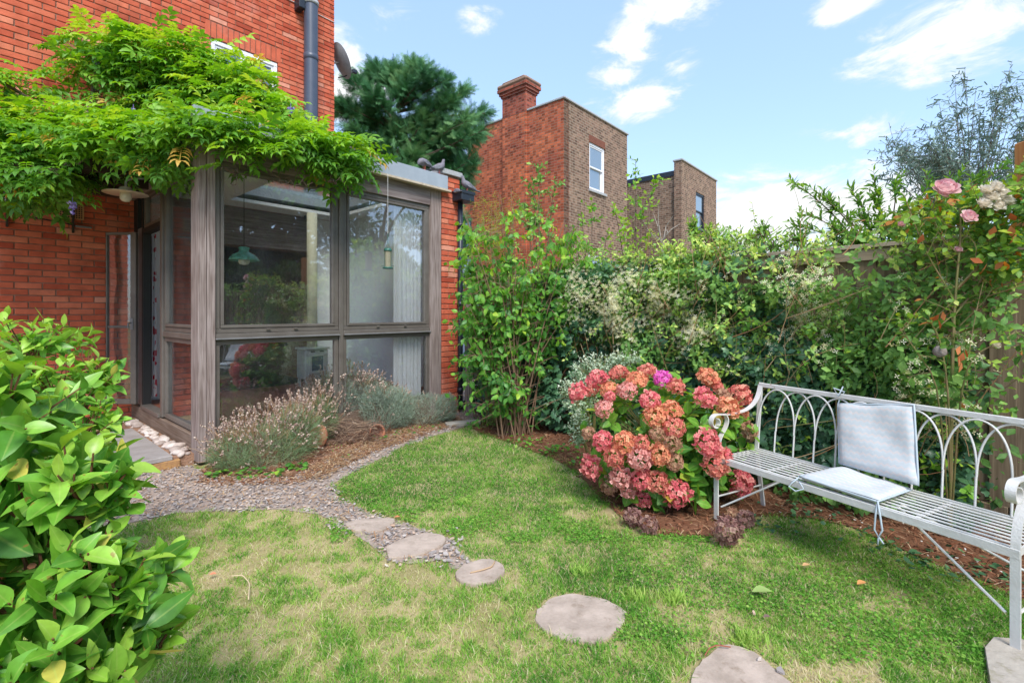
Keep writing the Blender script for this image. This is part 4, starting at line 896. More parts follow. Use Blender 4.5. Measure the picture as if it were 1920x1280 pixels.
# chimney on the side wall
ch = MB(); ch.box(-.06, .45, 1.35, 2.30, H1 - .119, H1 + .5); ch.box(-.10, .48, 1.32, 2.33, H1 + .502, H1 + .57); ch.box(-.14, .52, 1.28, 2.37, H1 + .572, H1 + .66)
ch.box(-.18, .56, 1.24, 2.41, H1 + .662, H1 + .76); ch = ch.obj('chimney', FBC, h1)
mb = MB(); mb.box(-.2, .58, 1.22, 2.43, H1 + .762, H1 + .90, bev=.05); mb.box(-.12, .5, 1.36, 2.28, H1 + .902, H1 + .98, bev=.04); mb.obj('chimney_cap', mat('old_flaunching', (.22, .15, .11), .95, var=(.34, .2, .14), nscale=5, bump=(12, .8)), ch)
mb = MB(); mb.box(-.055, .002 - .004, 1.35, 2.30, 0, H1 - .121); mb.obj('chimney_breast', FBR, h1)
# second house
d2 = 18.6; h2, l2 = farhouse(.3533, d2, 0, 0, 0, 'smaller stock brick house farther right with black sash window', 0, 1)
W2, H2 = 4.0, 7.42
wall_openings(FBY, h2, 'front_wall', 'x', 0, .3, 0, W2, 0, H2 - .1, [(1.50, 2.5, 4.9, 6.4)])
wall_openings(FBY2, h2, 'side_wall', 'y', .1, .3, .302, 7.0, 0, H2 - .62, [])
wall_openings(FBY2, h2, 'far_wall', 'y', W2 - .3, .3, .302, 7.0, 0, H2 - .62, []); wall_openings(FBY, h2, 'rear_wall', 'x', 7.002, .3, .1, W2, 0, H2 - .62, [])
mb = MB(); mb.box(.4, W2 - .3, .3, 7, H2 - .9, H2 - .8); mb.obj('roof', M['dark'], h2)
mb = MB(); mb.box(-.04, W2 + .04, -.05, .34, H2 - .098, H2 - .03, bev=.01); mb.obj('parapet_coping', M['coping'], h2)
mb = MB(); mb.box(.06, .14, .303, 7.1, H2 - .618, H2 - .42); mb.box(.141, W2, .303, 7.1, H2 - .6, H2 - .44); mb.obj('roof_edge', M['blackpipe'], h2)
sash_window(h2, 'x', 0, 1.50, 2.5, 4.9, 6.4, M['blackpipe'])

# parked car glimpsed past the downpipe
def car():
    root = thing('parked_car', 'blue grey parked car glimpsed between black downpipe and tall shrub', 'car', (-.15, 10.6, 0), R(0))
    prof = [(-2.0, .35), (-2.05, .6), (-1.95, .82), (-1.1, .95), (-.5, 1.38), (.9, 1.42), (1.6, 1.02), (2.0, .92), (2.06, .6), (2.0, .35)]
    V = []; ys = [(-.86, .0), (-.80, 1), (.80, 1), (.86, 0)]
    n = len(prof)
    for j, (y, k) in enumerate(((-.80, 0), (-.88, .0), (-.88, 0), (.88, 0), (.88, 0), (.80, 0))[1:5]):
        for (x, z) in prof:
            f = .82 if z > 1.1 else 1.0; V.append((x, y * f, z))
    q = [(j * n + i, j * n + (i + 1) % n, (j + 1) * n + (i + 1) % n, (j + 1) * n + i) for j in (1,) for i in range(n)]
    mb = MB(); mb.v.append(np.array(V)); mb.r.append(np.zeros(len(V))); mb.n = len(V); mb.f4.append(np.array(q))
    t = [(n, n + i + 1, n + i) for i in range(1, n - 1)] + [(2 * n, 2 * n + i, 2 * n + i + 1) for i in range(1, n - 1)]; mb.f3.append(np.array(t))
    mb.obj('body', mat('blue_grey_paint', (.12, .17, .24), .25, .6, metal=.3), root)
    for s in (-1, 1):
        g = MB(); g.add([(-.95, s * .80, .98), (-.45, s * .73, 1.34), (.85, s * .73, 1.37), (1.4, s * .80, 1.03)], None, [(0, 1, 2, 3)]); g.obj('side_window', M['glass_far'], root)
    for x in (-1.3, 1.3):
        for s in (-1, 1):
            w = MB(); w.tube([(x, s * .70, .33), (x, s * .89, .33)], .32, 20); w = w.obj('wheel', M['blackpipe'], root); h_ = MB(); h_.tube([(x, s * .885, .33), (x, s * .9, .33)], .19, 14); h_.obj('rim', M['zinc'], w)
    for y in (-.6, .6): b = MB(); b.box(-2.06, -1.99, y - .15, y + .15, .62, .76, bev=.02); b.obj('headlight', M['pvc'], root)
car()

# ------------------------------------------------------------------ fence
FA = np.array([-.55, 7.385, 0]); FD = unit(np.array([-2.77, 3.15, 0])) * -1; FN = np.array([-FD[1] * -1, -FD[0], 0]); 
FD = unit(np.array([2.77, -3.15, 0])); FN = unit(np.array([-3.15, -2.77, 0]))       # along the fence towards the camera's right; out of it into the garden
FL = 9.6; fang = math.atan2(FD[1], FD[0])
fence = thing('board_fence', 'weathered vertical board fence with capping under the climbers', 'fence', FA, fang)
def FP(u, n=0.0, z=0.0): return FA + FD * u + FN * n + np.array([0, 0, z])
bme = []
for j in range(3):
    V, t3, q4 = bevbox(.128, .018, 1.74, .003); me = npmesh('board', V, [np.array(t3), np.array(q4)], np.zeros(len(V))); me.materials.append(M['fence']); bme.append(me)
for i in range(int(FL / .122)):
    o = ob('board', bme[i % 3], None, fence); o.location = (.06 + i * .122, (.0195 if i % 2 else .0), .15 + .87 + rs.uniform(-.006, .004)); o.rotation_euler = (0, 0, rs.uniform(-.01, .01))
for u in np.arange(0, FL + .1, 1.9):
    mb = MB(); mb.box(u - .05, u + .05, .03, .13, 0, 1.93, bev=.006); mb.obj('fence_post', M['fence'], fence)
    if u + 1.9 < FL + .1:
        mb = MB(); mb.box(u + .003, u + 1.897, -.045, .07, 1.892, 1.925, bev=.004); mb.obj('capping_rail', M['fencecap'], fence)
        mb = MB(); mb.box(u + .003, u + 1.897, -.03, -.0145, 1.80, 1.889, bev=.003); mb.obj('top_rail', M['fencecap'], fence)
        mb = MB(); mb.box(u + .003, u + 1.897, -.02, .02, 0, .148, bev=.004); mb.obj('gravel_board', M['fence'], fence)
# orange post at the right edge
op = at(1922, 308, 3.5); mb = MB(); mb.box(-.055, .055, -.055, .055, 0, 2.65, bev=.006); o = mb.obj('timber_post', woodmat('orange_timber', (.50, .19, .06), (.62, .28, .10), 'z', 40)); o.location = (op[0] + .03, op[1], 0); tag(o, 'new orange timber post at the far right above the rose', 'post')

# ------------------------------------------------------------------ leaf materials
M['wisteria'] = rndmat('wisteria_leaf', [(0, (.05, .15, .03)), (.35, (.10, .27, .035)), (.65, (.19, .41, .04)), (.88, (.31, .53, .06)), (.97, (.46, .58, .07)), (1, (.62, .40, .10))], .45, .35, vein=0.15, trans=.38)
M['camellia'] = rndmat('camellia_leaf', [(0, (.05, .16, .025)), (.4, (.10, .29, .035)), (.75, (.20, .44, .05)), (.93, (.34, .54, .07)), (.97, (.50, .46, .08)), (1, (.55, .50, .12))], .36, .45, vein=0.35, trans=.26)
M['ivy'] = rndmat('ivy_leaf', [(0, (.025, .075, .04)), (.5, (.065, .16, .075)), (.85, (.13, .28, .11)), (1, (.28, .46, .10))], .35, .45, trans=.15)
M['climber'] = rndmat('clematis_leaf', [(0, (.06, .14, .035)), (.35, (.13, .29, .065)), (.7, (.26, .46, .11)), (.9, (.44, .62, .10)), (1, (.62, .70, .18))], .5, .3, vein=0.2, trans=.3)
M['shrub'] = rndmat('shrub_leaf', [(0, (.045, .15, .04)), (.4, (.09, .28, .05)), (.75, (.20, .44, .05)), (1, (.40, .58, .06))], .42, .35, vein=0.25, trans=.35)
M['hydleaf'] = rndmat('hydrangea_leaf', [(0, (.04, .14, .025)), (.5, (.09, .27, .035)), (.85, (.19, .40, .04)), (.96, (.36, .40, .05)), (1, (.48, .22, .05))], .42, .35, vein=0.4, trans=.3)
M['rose'] = rndmat('rose_leaf', [(0, (.04, .12, .03)), (.5, (.10, .24, .05)), (.8, (.22, .40, .05)), (.93, (.40, .50, .05)), (1, (.50, .20, .05))], .5, .3, vein=0.25, trans=.35)
M['conifer'] = rndmat('conifer_leaf', [(0, (.02, .075, .035)), (.5, (.06, .19, .075)), (.9, (.13, .30, .12)), (1, (.20, .38, .15))], .6, .2, trans=.15)
M['euc'] = rndmat('eucalyptus_leaf', [(0, (.08, .13, .10)), (.6, (.18, .26, .21)), (1, (.32, .40, .34))], .5, .3, trans=.2)
M['bay'] = rndmat('bay_leaf', [(0, (.05, .14, .03)), (.5, (.12, .30, .05)), (1, (.30, .50, .06))], .45, .4, vein=0.25, trans=.35)
M['lav'] = rndmat('lavender_leaf', [(0, (.10, .14, .10)), (.5, (.26, .34, .25)), (1, (.46, .54, .46))], .8, .1, trans=.2)
M['lavgreen'] = rndmat('lavender_green', [(0, (.10, .16, .07)), (.5, (.22, .32, .15)), (1, (.38, .44, .32))], .8, .1, trans=.2)
M['lavflower'] = rndmat('dry_lavender_flower', [(0, (.26, .16, .13)), (.5, (.44, .33, .28)), (1, (.60, .50, .40))], .9, .05)
M['straw'] = rndmat('dry_stalk', [(0, (.20, .10, .05)), (.5, (.36, .20, .10)), (1, (.52, .38, .22))], .9, .1)
M['tree'] = rndmat('broad_leaf', [(0, (.02, .06, .012)), (.6, (.06, .15, .025)), (1, (.13, .25, .04))], .5, .3, trans=.3)
M['varieg'] = rndmat('white_edged_leaf', [(0, (.14, .26, .12)), (.45, (.34, .48, .30)), (1, (.66, .72, .56))], .6, .2, trans=.25)
M['cream'] = rndmat('cream_flower', [(0, (.56, .52, .22)), (.6, (.76, .73, .46)), (1, (.84, .82, .66))], .8, .1, trans=.3)
M['feather'] = rndmat('feathery_leaf', [(0, (.22, .36, .04)), (1, (.50, .62, .08))], .6, .1, trans=.4)

def sel(mask, *arrs): return [a[mask] for a in arrs]
def keep_outside_cam(P, r=.25): return np.linalg.norm(P - np.array([0, 0, CH]), axis=1) > r

# ------------------------------------------------------------------ wisteria
wis = thing('wisteria', 'big bright green wisteria sprawling over roof edge and red wall', 'climbing plant', E(-1.9, .5))
wo = np.array(wis.location)
WB = [blob(205, 95, 5.5, 85, 45, .28, 1.1), blob(300, 120, 5.5, 90, 60, .28), blob(190, 170, 5.4, 70, 70, .25, .55), blob(400, 135, 5.6, 70, 45, .28), blob(430, 190, 5.5, 95, 65, .3), blob(500, 235, 5.3, 70, 60, .3),
      blob(320, 200, 5.4, 60, 40, .2, .5), blob(560, 290, 5.1, 80, 60, .28), blob(640, 300, 5.25, 62, 52, .25), blob(665, 290, 5.4, 30, 34, .14, .6), blob(620, 265, 5.5, 40, 25, .2, .5), blob(120, 240, 5.0, 120, 40, .3), blob(15, 165, 5.0, 55, 45, .2, .9), blob(50, 290, 4.8, 90, 80, .3), blob(160, 300, 4.6, 120, 75, .3, 1.3),
      blob(270, 280, 4.6, 90, 60, .3), blob(380, 275, 4.5, 90, 60, .28, 1.2), blob(470, 300, 4.55, 80, 55, .25, 1.2), blob(90, 345, 4.5, 70, 32, .2, .9), blob(440, 325, 4.4, 40, 24, .12, .5), blob(530, 340, 4.7, 60, 28, .15, .6), blob(625, 340, 4.9, 26, 16, .1, .3), blob(-80, 250, 4.4, 80, 110, .3, 1)]
WB += [blob(385, 235, 4.35, 60, 32, .2, 1.2), blob(455, 250, 4.55, 60, 34, .2, 1.2), blob(530, 268, 4.8, 55, 36, .2, 1.2), blob(590, 285, 5.05, 50, 34, .2, 1.2), blob(250, 245, 4.7, 90, 45, .25, 1), blob(90, 320, 4.3, 110, 34, .2, 1), blob(30, 310, 4.3, 60, 40, .2, 1)]
WB = [(c, r, (w if w < 3 else 1.0) * 1.0) for c, r, w in [(b[0], b[1], b[2] if b[2] <= 3 else b[1][0] * b[1][2] * 12) for b in WB]]
WB = [(c, r, w * r[0] * r[2] * 10) for c, r, w in WB]
P, D, K = in_blobs(4300, WB, .35)
tt = (P - PO) @ B_
sA = (P - PO) @ A_; zn = .09 * np.sin(sA * 6.5) + .05 * np.sin(sA * 15 + 1); ok = ~((sA > -.02) & (P[:, 2] < 2.99 - zn) & (rs.rand(len(P)) < .94)) & (tt < WT - .06) & ~((P[:, 2] < 2.74) & (sA > -.85) & (sA < -.02)) & ~((P[:, 2] < 2.86) & (np.linalg.norm((P - E(-.45, .8, 2.7)) * np.array([1, 1, .5]), axis=1) < .42)) & ~((P[:, 2] < RZ0 - .02) & ((P - PO) @ A_ > -.02) & (tt > -.05))
P, D, K = sel(ok, P, D, K)
out = D * .6 + np.array([.1, -.35, .0]) + rs.normal(size=P.shape) * .6
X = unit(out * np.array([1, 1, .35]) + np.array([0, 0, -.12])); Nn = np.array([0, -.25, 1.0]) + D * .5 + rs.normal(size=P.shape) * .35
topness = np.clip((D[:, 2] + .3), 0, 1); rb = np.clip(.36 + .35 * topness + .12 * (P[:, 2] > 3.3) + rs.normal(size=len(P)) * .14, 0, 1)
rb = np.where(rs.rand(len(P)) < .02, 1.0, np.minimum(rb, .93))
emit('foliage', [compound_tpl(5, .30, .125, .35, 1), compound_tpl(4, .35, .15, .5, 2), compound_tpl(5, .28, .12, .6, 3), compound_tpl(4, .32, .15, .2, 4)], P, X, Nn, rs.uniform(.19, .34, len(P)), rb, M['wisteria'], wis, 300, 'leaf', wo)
st = MB(); st.smooth = True
def wstem(pts, r0, r1):
    pts = np.array(pts); n = 14; t = np.linspace(0, 1, len(pts)); T_ = np.linspace(0, 1, n)
    Q = np.stack([np.interp(T_, t, pts[:, k]) for k in range(3)], 1) + rs.normal(size=(n, 3)) * .018; st.tube(Q - wo, np.linspace(r0, r1, n), 7)
wstem([E(-1.9, 2.5, 0), E(-1.95, 2.55, 1.4), E(-1.9, 2.5, 2.7), E(-1.2, 2.3, 2.95)], .05, .03)
wstem([E(-1.2, 2.3, 2.95), E(-.5, 1.2, 3.0), E(.3, .3, 3.32), E(1.6, .2, 3.36), E(2.1, .2, 3.4)], .022, .010)
wstem([E(-.7, 1.6, 3.05), E(-.6, 1.4, 3.3), E(-.4, 2.3, 4.2), E(.2, 2.45, 4.7), E(.9, 2.4, 4.6)], .03, .012)
wstem([E(-.4, 2.3, 4.2), E(.3, 2.3, 3.95), E(1.0, 2.2, 4.0)], .02, .01)
wstem([E(-.6, 1.4, 3.2), E(-1.2, 2.2, 3.8), E(-1.6, 2.4, 4.1)], .02, .01)
for b in WB:
    for _ in range(3):
        d = unit(rs.normal(size=3)) * b[1] * .9; wstem([b[0] - d * .3, b[0] + d * .4, b[0] + d], .006, .002)
st.obj('stem', M['bark'], wis)
fl_m = rndmat('wisteria_flower', [(0, (.20, .14, .40)), (.6, (.40, .32, .66)), (1, (.60, .54, .82))], .7, .1, trans=.3)
for (px, py, Y, L) in ((14, 355, 4.3, .24), (180, 118, 5.2, .10), (250, 218, 4.5, .12), (492, 258, 4.9, .12), (545, 208, 5.0, .06), (136, 390, 4.4, .10)):
    p = at(px, py, Y); n = int(60 * L / .24) + 14; V = []; q = []
    tz = rs.rand(n); a = rs.rand(n) * 6.28; rr_ = .038 * (1 - .75 * tz) * (.6 + .4 * rs.rand(n)); pos = np.stack([rr_ * np.cos(a), rr_ * np.sin(a), -tz * L + L / 2], 1)
    quad = np.array([(-.5, -.5, 0), (.5, -.5, .1), (.6, .5, 0), (-.5, .6, .15)]); Rm = frames(rs.normal(size=(n, 3)), rs.normal(size=(n, 3)))
    W = np.einsum('nab,vb->nva', Rm, quad) * .019 + pos[:, None, :]; m_ = MB(); m_.add(W.reshape(-1, 3), None, np.arange(4 * n).reshape(-1, 4), np.repeat(rs.rand(n), 4))
    m_.tube([(0, 0, L / 2 + .05), (0, 0, -L / 2)], .003, 4, .2)
    o = m_.obj('flower_raceme', fl_m, wis); o.location = p - wo

# ------------------------------------------------------------------ camellias in the left foreground
def shrub_from_blobs(root, blobs, nsh, nl, length, lsize, tpls, m, nparts, rb=.4, stem_r=.004, stem_m=None, base=None, upb=.5, spread=62, filt=None, yellow=0.0, toplight=.18):
    o_ = np.array(root.location)
    P, D, K = in_blobs(nsh, blobs, .55)
    ok = P[:, 2] > .03
    if filt is not None: ok &= filt(P)
    P, D = sel(ok, P, D)
    dirs = unit(D + np.array([0, 0, upb]) + rs.normal(size=P.shape) * .3)
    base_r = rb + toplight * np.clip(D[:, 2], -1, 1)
    Lp, X, Nn, S, Rn = shoots(P, dirs, nl, length, lsize, spread, base_r)
    if yellow: Rn = np.where(rs.rand(len(Rn)) < yellow, .98, np.minimum(Rn, .92))
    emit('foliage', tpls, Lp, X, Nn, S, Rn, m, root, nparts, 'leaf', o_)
    st = MB()
    cs = np.array([b[0] for b in blobs])
    for p, d in zip(P, dirs):
        c = cs[np.argmin(np.linalg.norm(cs - p, axis=1))]; c = c * .75 + p * .25 - np.array([0, 0, .06]); st.tube(bezier(c - o_, (c + p) / 2 - d * .05 - o_, p - o_, 4), [stem_r * 1.4, stem_r, stem_r * .8, stem_r * .5], 4)
    if base is not None:
        for c in cs: st.tube(bezier(base - o_, (base + c) / 2 + np.array([0, 0, .2]) - o_ + rs.normal(size=3) * .04, c - o_, 8), np.linspace(.018, .007, 8), 6)
    st.obj('stem', stem_m or M['redstem'], root); return root
cam_t = [leaf_tpl(.56, .14, .16, 7, .42, .006), leaf_tpl(.62, .22, .34, 7, .4, .02), leaf_tpl(.40, .09, -.08, 7, .45, .01), leaf_tpl(.58, .30, .2, 7, .38, .012), leaf_tpl(.44, .12, .5, 7, .43, .02)]
near = thing('camellia_bush', 'glossy camellia with large leaves close at the left edge', 'shrub', gp(60, 1500) * 1.0)
NB = [blob(10, 760, 1.02, 95, 120, .16), blob(205, 905, 1.05, 60, 40, .08), blob(285, 1060, 1.05, 55, 35, .08), blob(290, 1170, 1.05, 50, 25, .06), blob(60, 930, 1.0, 150, 110, .18), blob(60, 1060, .95, 150, 110, .18), blob(130, 1160, .95, 150, 90, .16), blob(230, 1090, 1.0, 75, 60, .10), blob(60, 1260, .92, 200, 90, .18), blob(-180, 900, .95, 160, 300, .2), blob(170, 900, 1.05, 40, 36, .06)]
shrub_from_blobs(near, NB, 250, 7, .115, .078, cam_t, M['camellia'], 290, .47, .0035, base=np.array(near.location), yellow=.03, filt=lambda P: keep_outside_cam(P, .76))
far_c = thing('camellia_bush', 'lighter small leaved camellia behind the large glossy one', 'shrub', (-2.35, 2.3, 0))
FB = [blob(60, 640, 2.2, 90, 55, .25), blob(110, 720, 2.15, 110, 70, .25), blob(150, 800, 2.1, 75, 60, .2), blob(30, 800, 2.1, 90, 90, .25), blob(90, 880, 2.1, 90, 70, .2), blob(-90, 760, 2.1, 110, 160, .3), blob(190, 700, 2.3, 28, 22, .1), blob(30, 960, 2.0, 120, 80, .2)]
shrub_from_blobs(far_c, FB, 420, 6, .12, .072, cam_t, M['camellia'], 280, .62, .003, base=np.array(far_c.location), yellow=.02)

# ------------------------------------------------------------------ hydrangea
hyd = thing('hydrangea', 'hydrangea bush covered in faded coral pink flower heads', 'shrub', (1.12, 3.65, 0)); ho = np.array(hyd.location)
hc = np.array([1.12, 3.62, .47]); hr = np.array([.62, .46, .50])
def ray_hit(px, py, c=hc, r=hr):
    d = np.array([(px - 960) / F, 1, -(py - HY) / F]); o = np.array([0, 0, CH]) - c; o2 = o / r; d2 = d / r
    a = d2 @ d2; b = 2 * o2 @ d2; cc = o2 @ o2 - 1; disc = b * b - 4 * a * cc
    t = (-b - math.sqrt(disc)) / (2 * a) if disc > 0 else -b / (2 * a)
    return np.array([0, 0, CH]) + d * t
heads = [(355, 180, 75, 0), (500, 140, 65, 1), (620, 185, 70, 2), (690, 130, 60, 1), (790, 180, 62, 5), (880, 230, 60, 1), (1090, 170, 75, 2), (1150, 230, 50, 1), (230, 265, 70, 0), (320, 255, 55, 1), (430, 250, 60, 2), (440, 295, 40, 0),
         (550, 255, 65, 6), (705, 320, 70, 0), (395, 375, 60, 6), (850, 380, 65, 2), (740, 430, 75, 2), (865, 500, 72, 1), (1070, 305, 75, 0), (1200, 290, 48, 3), (1310, 285, 75, 1), (1225, 370, 80, 2), (1325, 400, 42, 2), (1360, 525, 65, 3), (295, 540, 45, 3), (390, 590, 68, 0),
         (540, 600, 75, 2), (465, 690, 75, 1), (650, 610, 55, 1), (640, 700, 85, 6), (770, 680, 75, 2), (870, 730, 60, 3), (750, 540, 50, 3), (850, 600, 60, 3), (1090, 600, 90, 0), (1145, 740, 90, 1), (1210, 690, 50, 0), (315, 760, 82, 0), (510, 830, 75, 6), (430, 890, 60, 3), (650, 850, 68, 0),
         (750, 860, 75, 1), (885, 940, 92, 0), (560, 920, 55, 6), (660, 980, 55, 0), (755, 1035, 70, 3), (590, 1100, 62, 4), (700, 1155, 60, 4), (1315, 865, 92, 0), (1220, 1190, 95, 4), (1340, 1110, 60, 4), (1250, 1080, 50, 3)]
hcol = [('coral_pink', [(0, (.48, .06, .09)), (.4, (.70, .16, .18)), (.75, (.78, .32, .28)), (1, (.82, .54, .42))]), ('coral', [(0, (.44, .07, .07)), (.45, (.66, .20, .16)), (.8, (.74, .38, .26)), (1, (.80, .56, .36))]),
        ('orange_coral', [(0, (.48, .10, .08)), (.4, (.70, .26, .15)), (.75, (.78, .44, .24)), (1, (.82, .62, .38))]), ('faded_tan', [(0, (.28, .12, .08)), (.5, (.46, .26, .17)), (1, (.60, .44, .26))]),
        ('dry_brown_purple', [(0, (.12, .055, .06)), (.5, (.28, .15, .13)), (1, (.44, .32, .24))]), ('magenta', [(0, (.55, .04, .30)), (.6, (.74, .14, .48)), (1, (.82, .36, .62))]), ('pale_pink', [(0, (.55, .16, .14)), (.5, (.70, .32, .28)), (1, (.80, .56, .50))])]
hm = [rndmat('hydrangea_' + n, s, .75, .1, trans=.22) for n, s in hcol]
def head_mesh(seed):
    r = np.random.RandomState(seed); n = 120; i = np.arange(n); ph = np.arccos(1 - 1.72 * (i + .5) / n); th = i * 2.39996
    d = np.stack([np.sin(ph) * np.cos(th), np.sin(ph) * np.sin(th), np.cos(ph)], 1); d = unit(d + r.normal(size=d.shape) * .08)
    rad = 1 + .10 * r.normal(size=n) * .8 + .12 * np.sin(3 * th * .1 + seed) ; pos = d * rad[:, None] * np.array([1, 1, .82]) * .84
    pet = []
    for k in range(4):
        a = k * math.pi / 2; ca, sa = math.cos(a), math.sin(a)
        for (x, y, z) in ((.05, 0, 0), (.55, -.5, .12), (1.0, 0, .02), (.55, .5, .12)): pet.append((x * ca - y * sa, x * sa + y * ca, z))
    pet = np.array(pet); F3 = []; Q = np.array([(4 * k, 4 * k + 1, 4 * k + 2, 4 * k + 3) for k in range(4)])
    Rm = frames(r.normal(size=(n, 3)), d + r.normal(size=d.shape) * .35); s = r.uniform(.17, .25, n)
    W = np.einsum('nab,vb->nva', Rm, pet) * s[:, None, None] + pos[:, None, :]
    off = np.arange(n) * 16; Q4 = (Q[None] + off[:, None, None]).reshape(-1, 4)
    rv = np.clip(np.repeat(r.rand(n) * .55, 16).reshape(n, 4, 4) + np.array([.0, .25, .45, .25])[None, None, :], 0, 1).reshape(-1)
    return W.reshape(-1, 3), Q4, rv
hmesh = {}
hV = [head_mesh(s) for s in (1, 2, 3)]
for (cx, cy, r_, kind) in heads:
    px = 1020 + cx / 3.555; py = 660 + cy / 3.555; p = ray_hit(px, py)
    if cy > 1060: p = at(px, py, min(p[1], F * (CH - .0) / (py + r_ / 3.555 - HY) - .02))
    rad = r_ / 3.555 / F * p[1] * 1.06; key = (kind, rs.randint(3))
    if key not in hmesh:
        V, q, rv = hV[key[1]]; me = npmesh('flower_head', V, [q], rv); me.materials.append(hm[kind]); 
        cv = icoV * np.array([.8, .8, .66]); hmesh[key] = me
    o = ob('flower_head', hmesh[key], None, hyd); o.location = p - ho; dv = unit(unit((p - hc) / hr) + np.array([0, -.25, .45])); o.rotation_euler = Vector(dv).to_track_quat('Z', 'Y').to_euler(); o.scale = (rad, rad, rad * rs.uniform(.9, 1.05))
    if kind == 5: o['label'] = 'single bright magenta flower head at the top'
# hidden dark core of old heads behind, and stems
ht = [leaf_tpl(.68, .10, .18, 6, .38, .02), leaf_tpl(.62, .16, .3, 6, .4), leaf_tpl(.72, .05, .1, 6, .36, .02)]
HB = [(hc, hr * .95, 1.0), (hc + np.array([.25, .0, -.05]), hr * .8, .5), (hc + np.array([0, -.02, -.25]), hr * np.array([.9, .9, .5]), .5)]
shrub_from_blobs(hyd, HB, 200, 5, .10, .115, ht, M['hydleaf'], 260, .48, .004, M['greencane'], ho, .6, 70, yellow=.03)

# ------------------------------------------------------------------ lavender border
def lavender(label, blobs, nleaf, nstem, mleaf, flowers, name='lavender_bush', stem_len=.25):
    c = blobs[0][0]; root = thing(name, label, 'plant', (c[0], c[1], 0), 0, 'lavender along the glazed front'); o_ = np.array(root.location)
    P, D, K = in_blobs(nleaf, blobs, .45); P = P[P[:, 2] > .01]; D = unit(P - np.array([c[0], c[1], -.1]))
    # needles grow in tufts
    tip = P; dirs = unit(D + rs.normal(size=P.shape) * .3)
    X = unit(dirs + rs.normal(size=P.shape) * .55); Nn = rs.normal(size=P.shape)
    nt_ = leaf_tpl(.14, .0, .1, 2, .5); tpl = [(nt_[0], nt_[1], nt_[2])]
    emit('foliage', tpl, P, X, Nn, rs.uniform(.03, .055, len(P)), np.clip(.45 + .3 * D[:, 2] + rs.normal(size=len(P)) * .2 - .2, 0, 1), mleaf, root, 0, 'leaf', o_)
    st = MB(); fv = MB()
    for _ in range(nstem):
        b = blobs[rs.randint(len(blobs))]; d = unit(rs.normal(size=3) + np.array([0, -.3, 1.1])); p = b[0] + d * b[1] * .75
        if p[2] < .05: continue
        tip = p + unit(d + np.array([0, 0, .8]) + rs.normal(size=3) * .35) * stem_len * rs.uniform(.4, 1.0)
        q = bezier(p - o_, (p + tip) / 2 - o_ + rs.normal(size=3) * .02, tip - o_, 4); st.tube(q, .0014, 3, rs.rand(), False)
        if flowers and rs.rand() < flowers:
            dv = unit(q[-1] - q[-2]); nn = 12; tz = rs.rand(nn); pos = q[-1] - dv * (tz[:, None] * .05 - .01) + rs.normal(size=(nn, 3)) * .004
            Rm = frames(rs.normal(size=(nn, 3)), rs.normal(size=(nn, 3))); quad = np.array([(-.5, -.5, 0), (.5, -.5, .2), (.5, .5, 0), (-.5, .5, .2)]); W = np.einsum('nab,vb->nva', Rm, quad) * .011 + pos[:, None, :]
            fv.add(W.reshape(-1, 3), None, np.arange(4 * nn).reshape(-1, 4), np.repeat(rs.rand(nn), 4))
    if st.n: stuffpart(st.obj('stalks', M['straw'], root))
    if fv.n: stuffpart(fv.obj('dry_flowers', M['lavflower'], root))
    # woody base
    wb = MB()
    for _ in range(26):
        b = blobs[rs.randint(len(blobs))]; a = np.array([b[0][0], b[0][1], .0]); e = b[0] + rs.normal(size=3) * b[1] * .45; wb.tube(bezier(a - o_ + rs.normal(size=3) * np.array([.05, .05, 0]), (a + e) / 2 - o_ + rs.normal(size=3) * .05, e - o_, 5), [.006, .005, .004, .003, .002], 4)
    wb.obj('woody_stems', M['bark'], root)
def gblob(px, pyb, w, h, d=.25, lift=.5):
    g = gp(px, pyb); sc = g[1] / F; return (g + np.array([0, d * .5, h * sc * lift]), np.array([w * sc, d, h * sc * .5]), 1)
lavender('left flowering lavender mound against the corner post', [gblob(470, 888, 92, 84, .24), gblob(540, 872, 58, 108, .24), gblob(595, 835, 34, 92, .15), gblob(425, 888, 45, 62, .18), gblob(560, 855, 30, 80, .2), gblob(500, 850, 60, 70, .15)], 20000, 560, M['lavgreen'], .95)
lavender('taller flowering lavender with pink brown spikes before the lower panes', [gblob(615, 818, 50, 95, .20, .72), gblob(655, 812, 50, 98, .20, .72), gblob(690, 808, 45, 84, .20, .7), gblob(585, 812, 40, 70, .12, .8)], 11000, 330, M['lav'], .95, stem_len=.2)
lavender('silvery lavender clump right of the second terracotta ornament', [gblob(715, 815, 45, 90, .2, .55), gblob(745, 808, 30, 80, .16)], 9000, 60, M['lav'], .4, stem_len=.12)
lavender('low silvery lavender filling the gap behind the twig heap', [gblob(650, 805, 60, 60, .18, .6), gblob(720, 800, 50, 60, .16, .7)], 9000, 120, M['lav'], .6, stem_len=.16)
lavender('rightmost silvery lavender clump below the brick pier', [gblob(795, 802, 48, 62, .2), gblob(835, 795, 20, 55, .15)], 9000, 40, M['lav'], .3, stem_len=.10)
# dry twiggy heap between the ornaments
heap = thing('twig_heap', 'heap of dry brown twigs between the two terracotta ornaments', 'twigs', gp(650, 832)); o_ = np.array(heap.location); mb = MB()
for _ in range(260):
    c = gp(rs.uniform(605, 715), rs.uniform(822, 838)); h = rs.uniform(0, .22); d = unit(np.array([rs.normal(), rs.normal() * .5, rs.normal() * .3])) * rs.uniform(.05, .16); c[2] = h + .01; c = c - o_; mb.tube([c - d, c + rs.normal(size=3) * .012, c + d], .0022, 3, rs.rand(), False)
stuffpart(mb.obj('twigs', rndmat('dead_twig', [(0, (.08, .05, .04)), (.6, (.20, .13, .10)), (1, (.42, .30, .20))], .9, .1), heap))

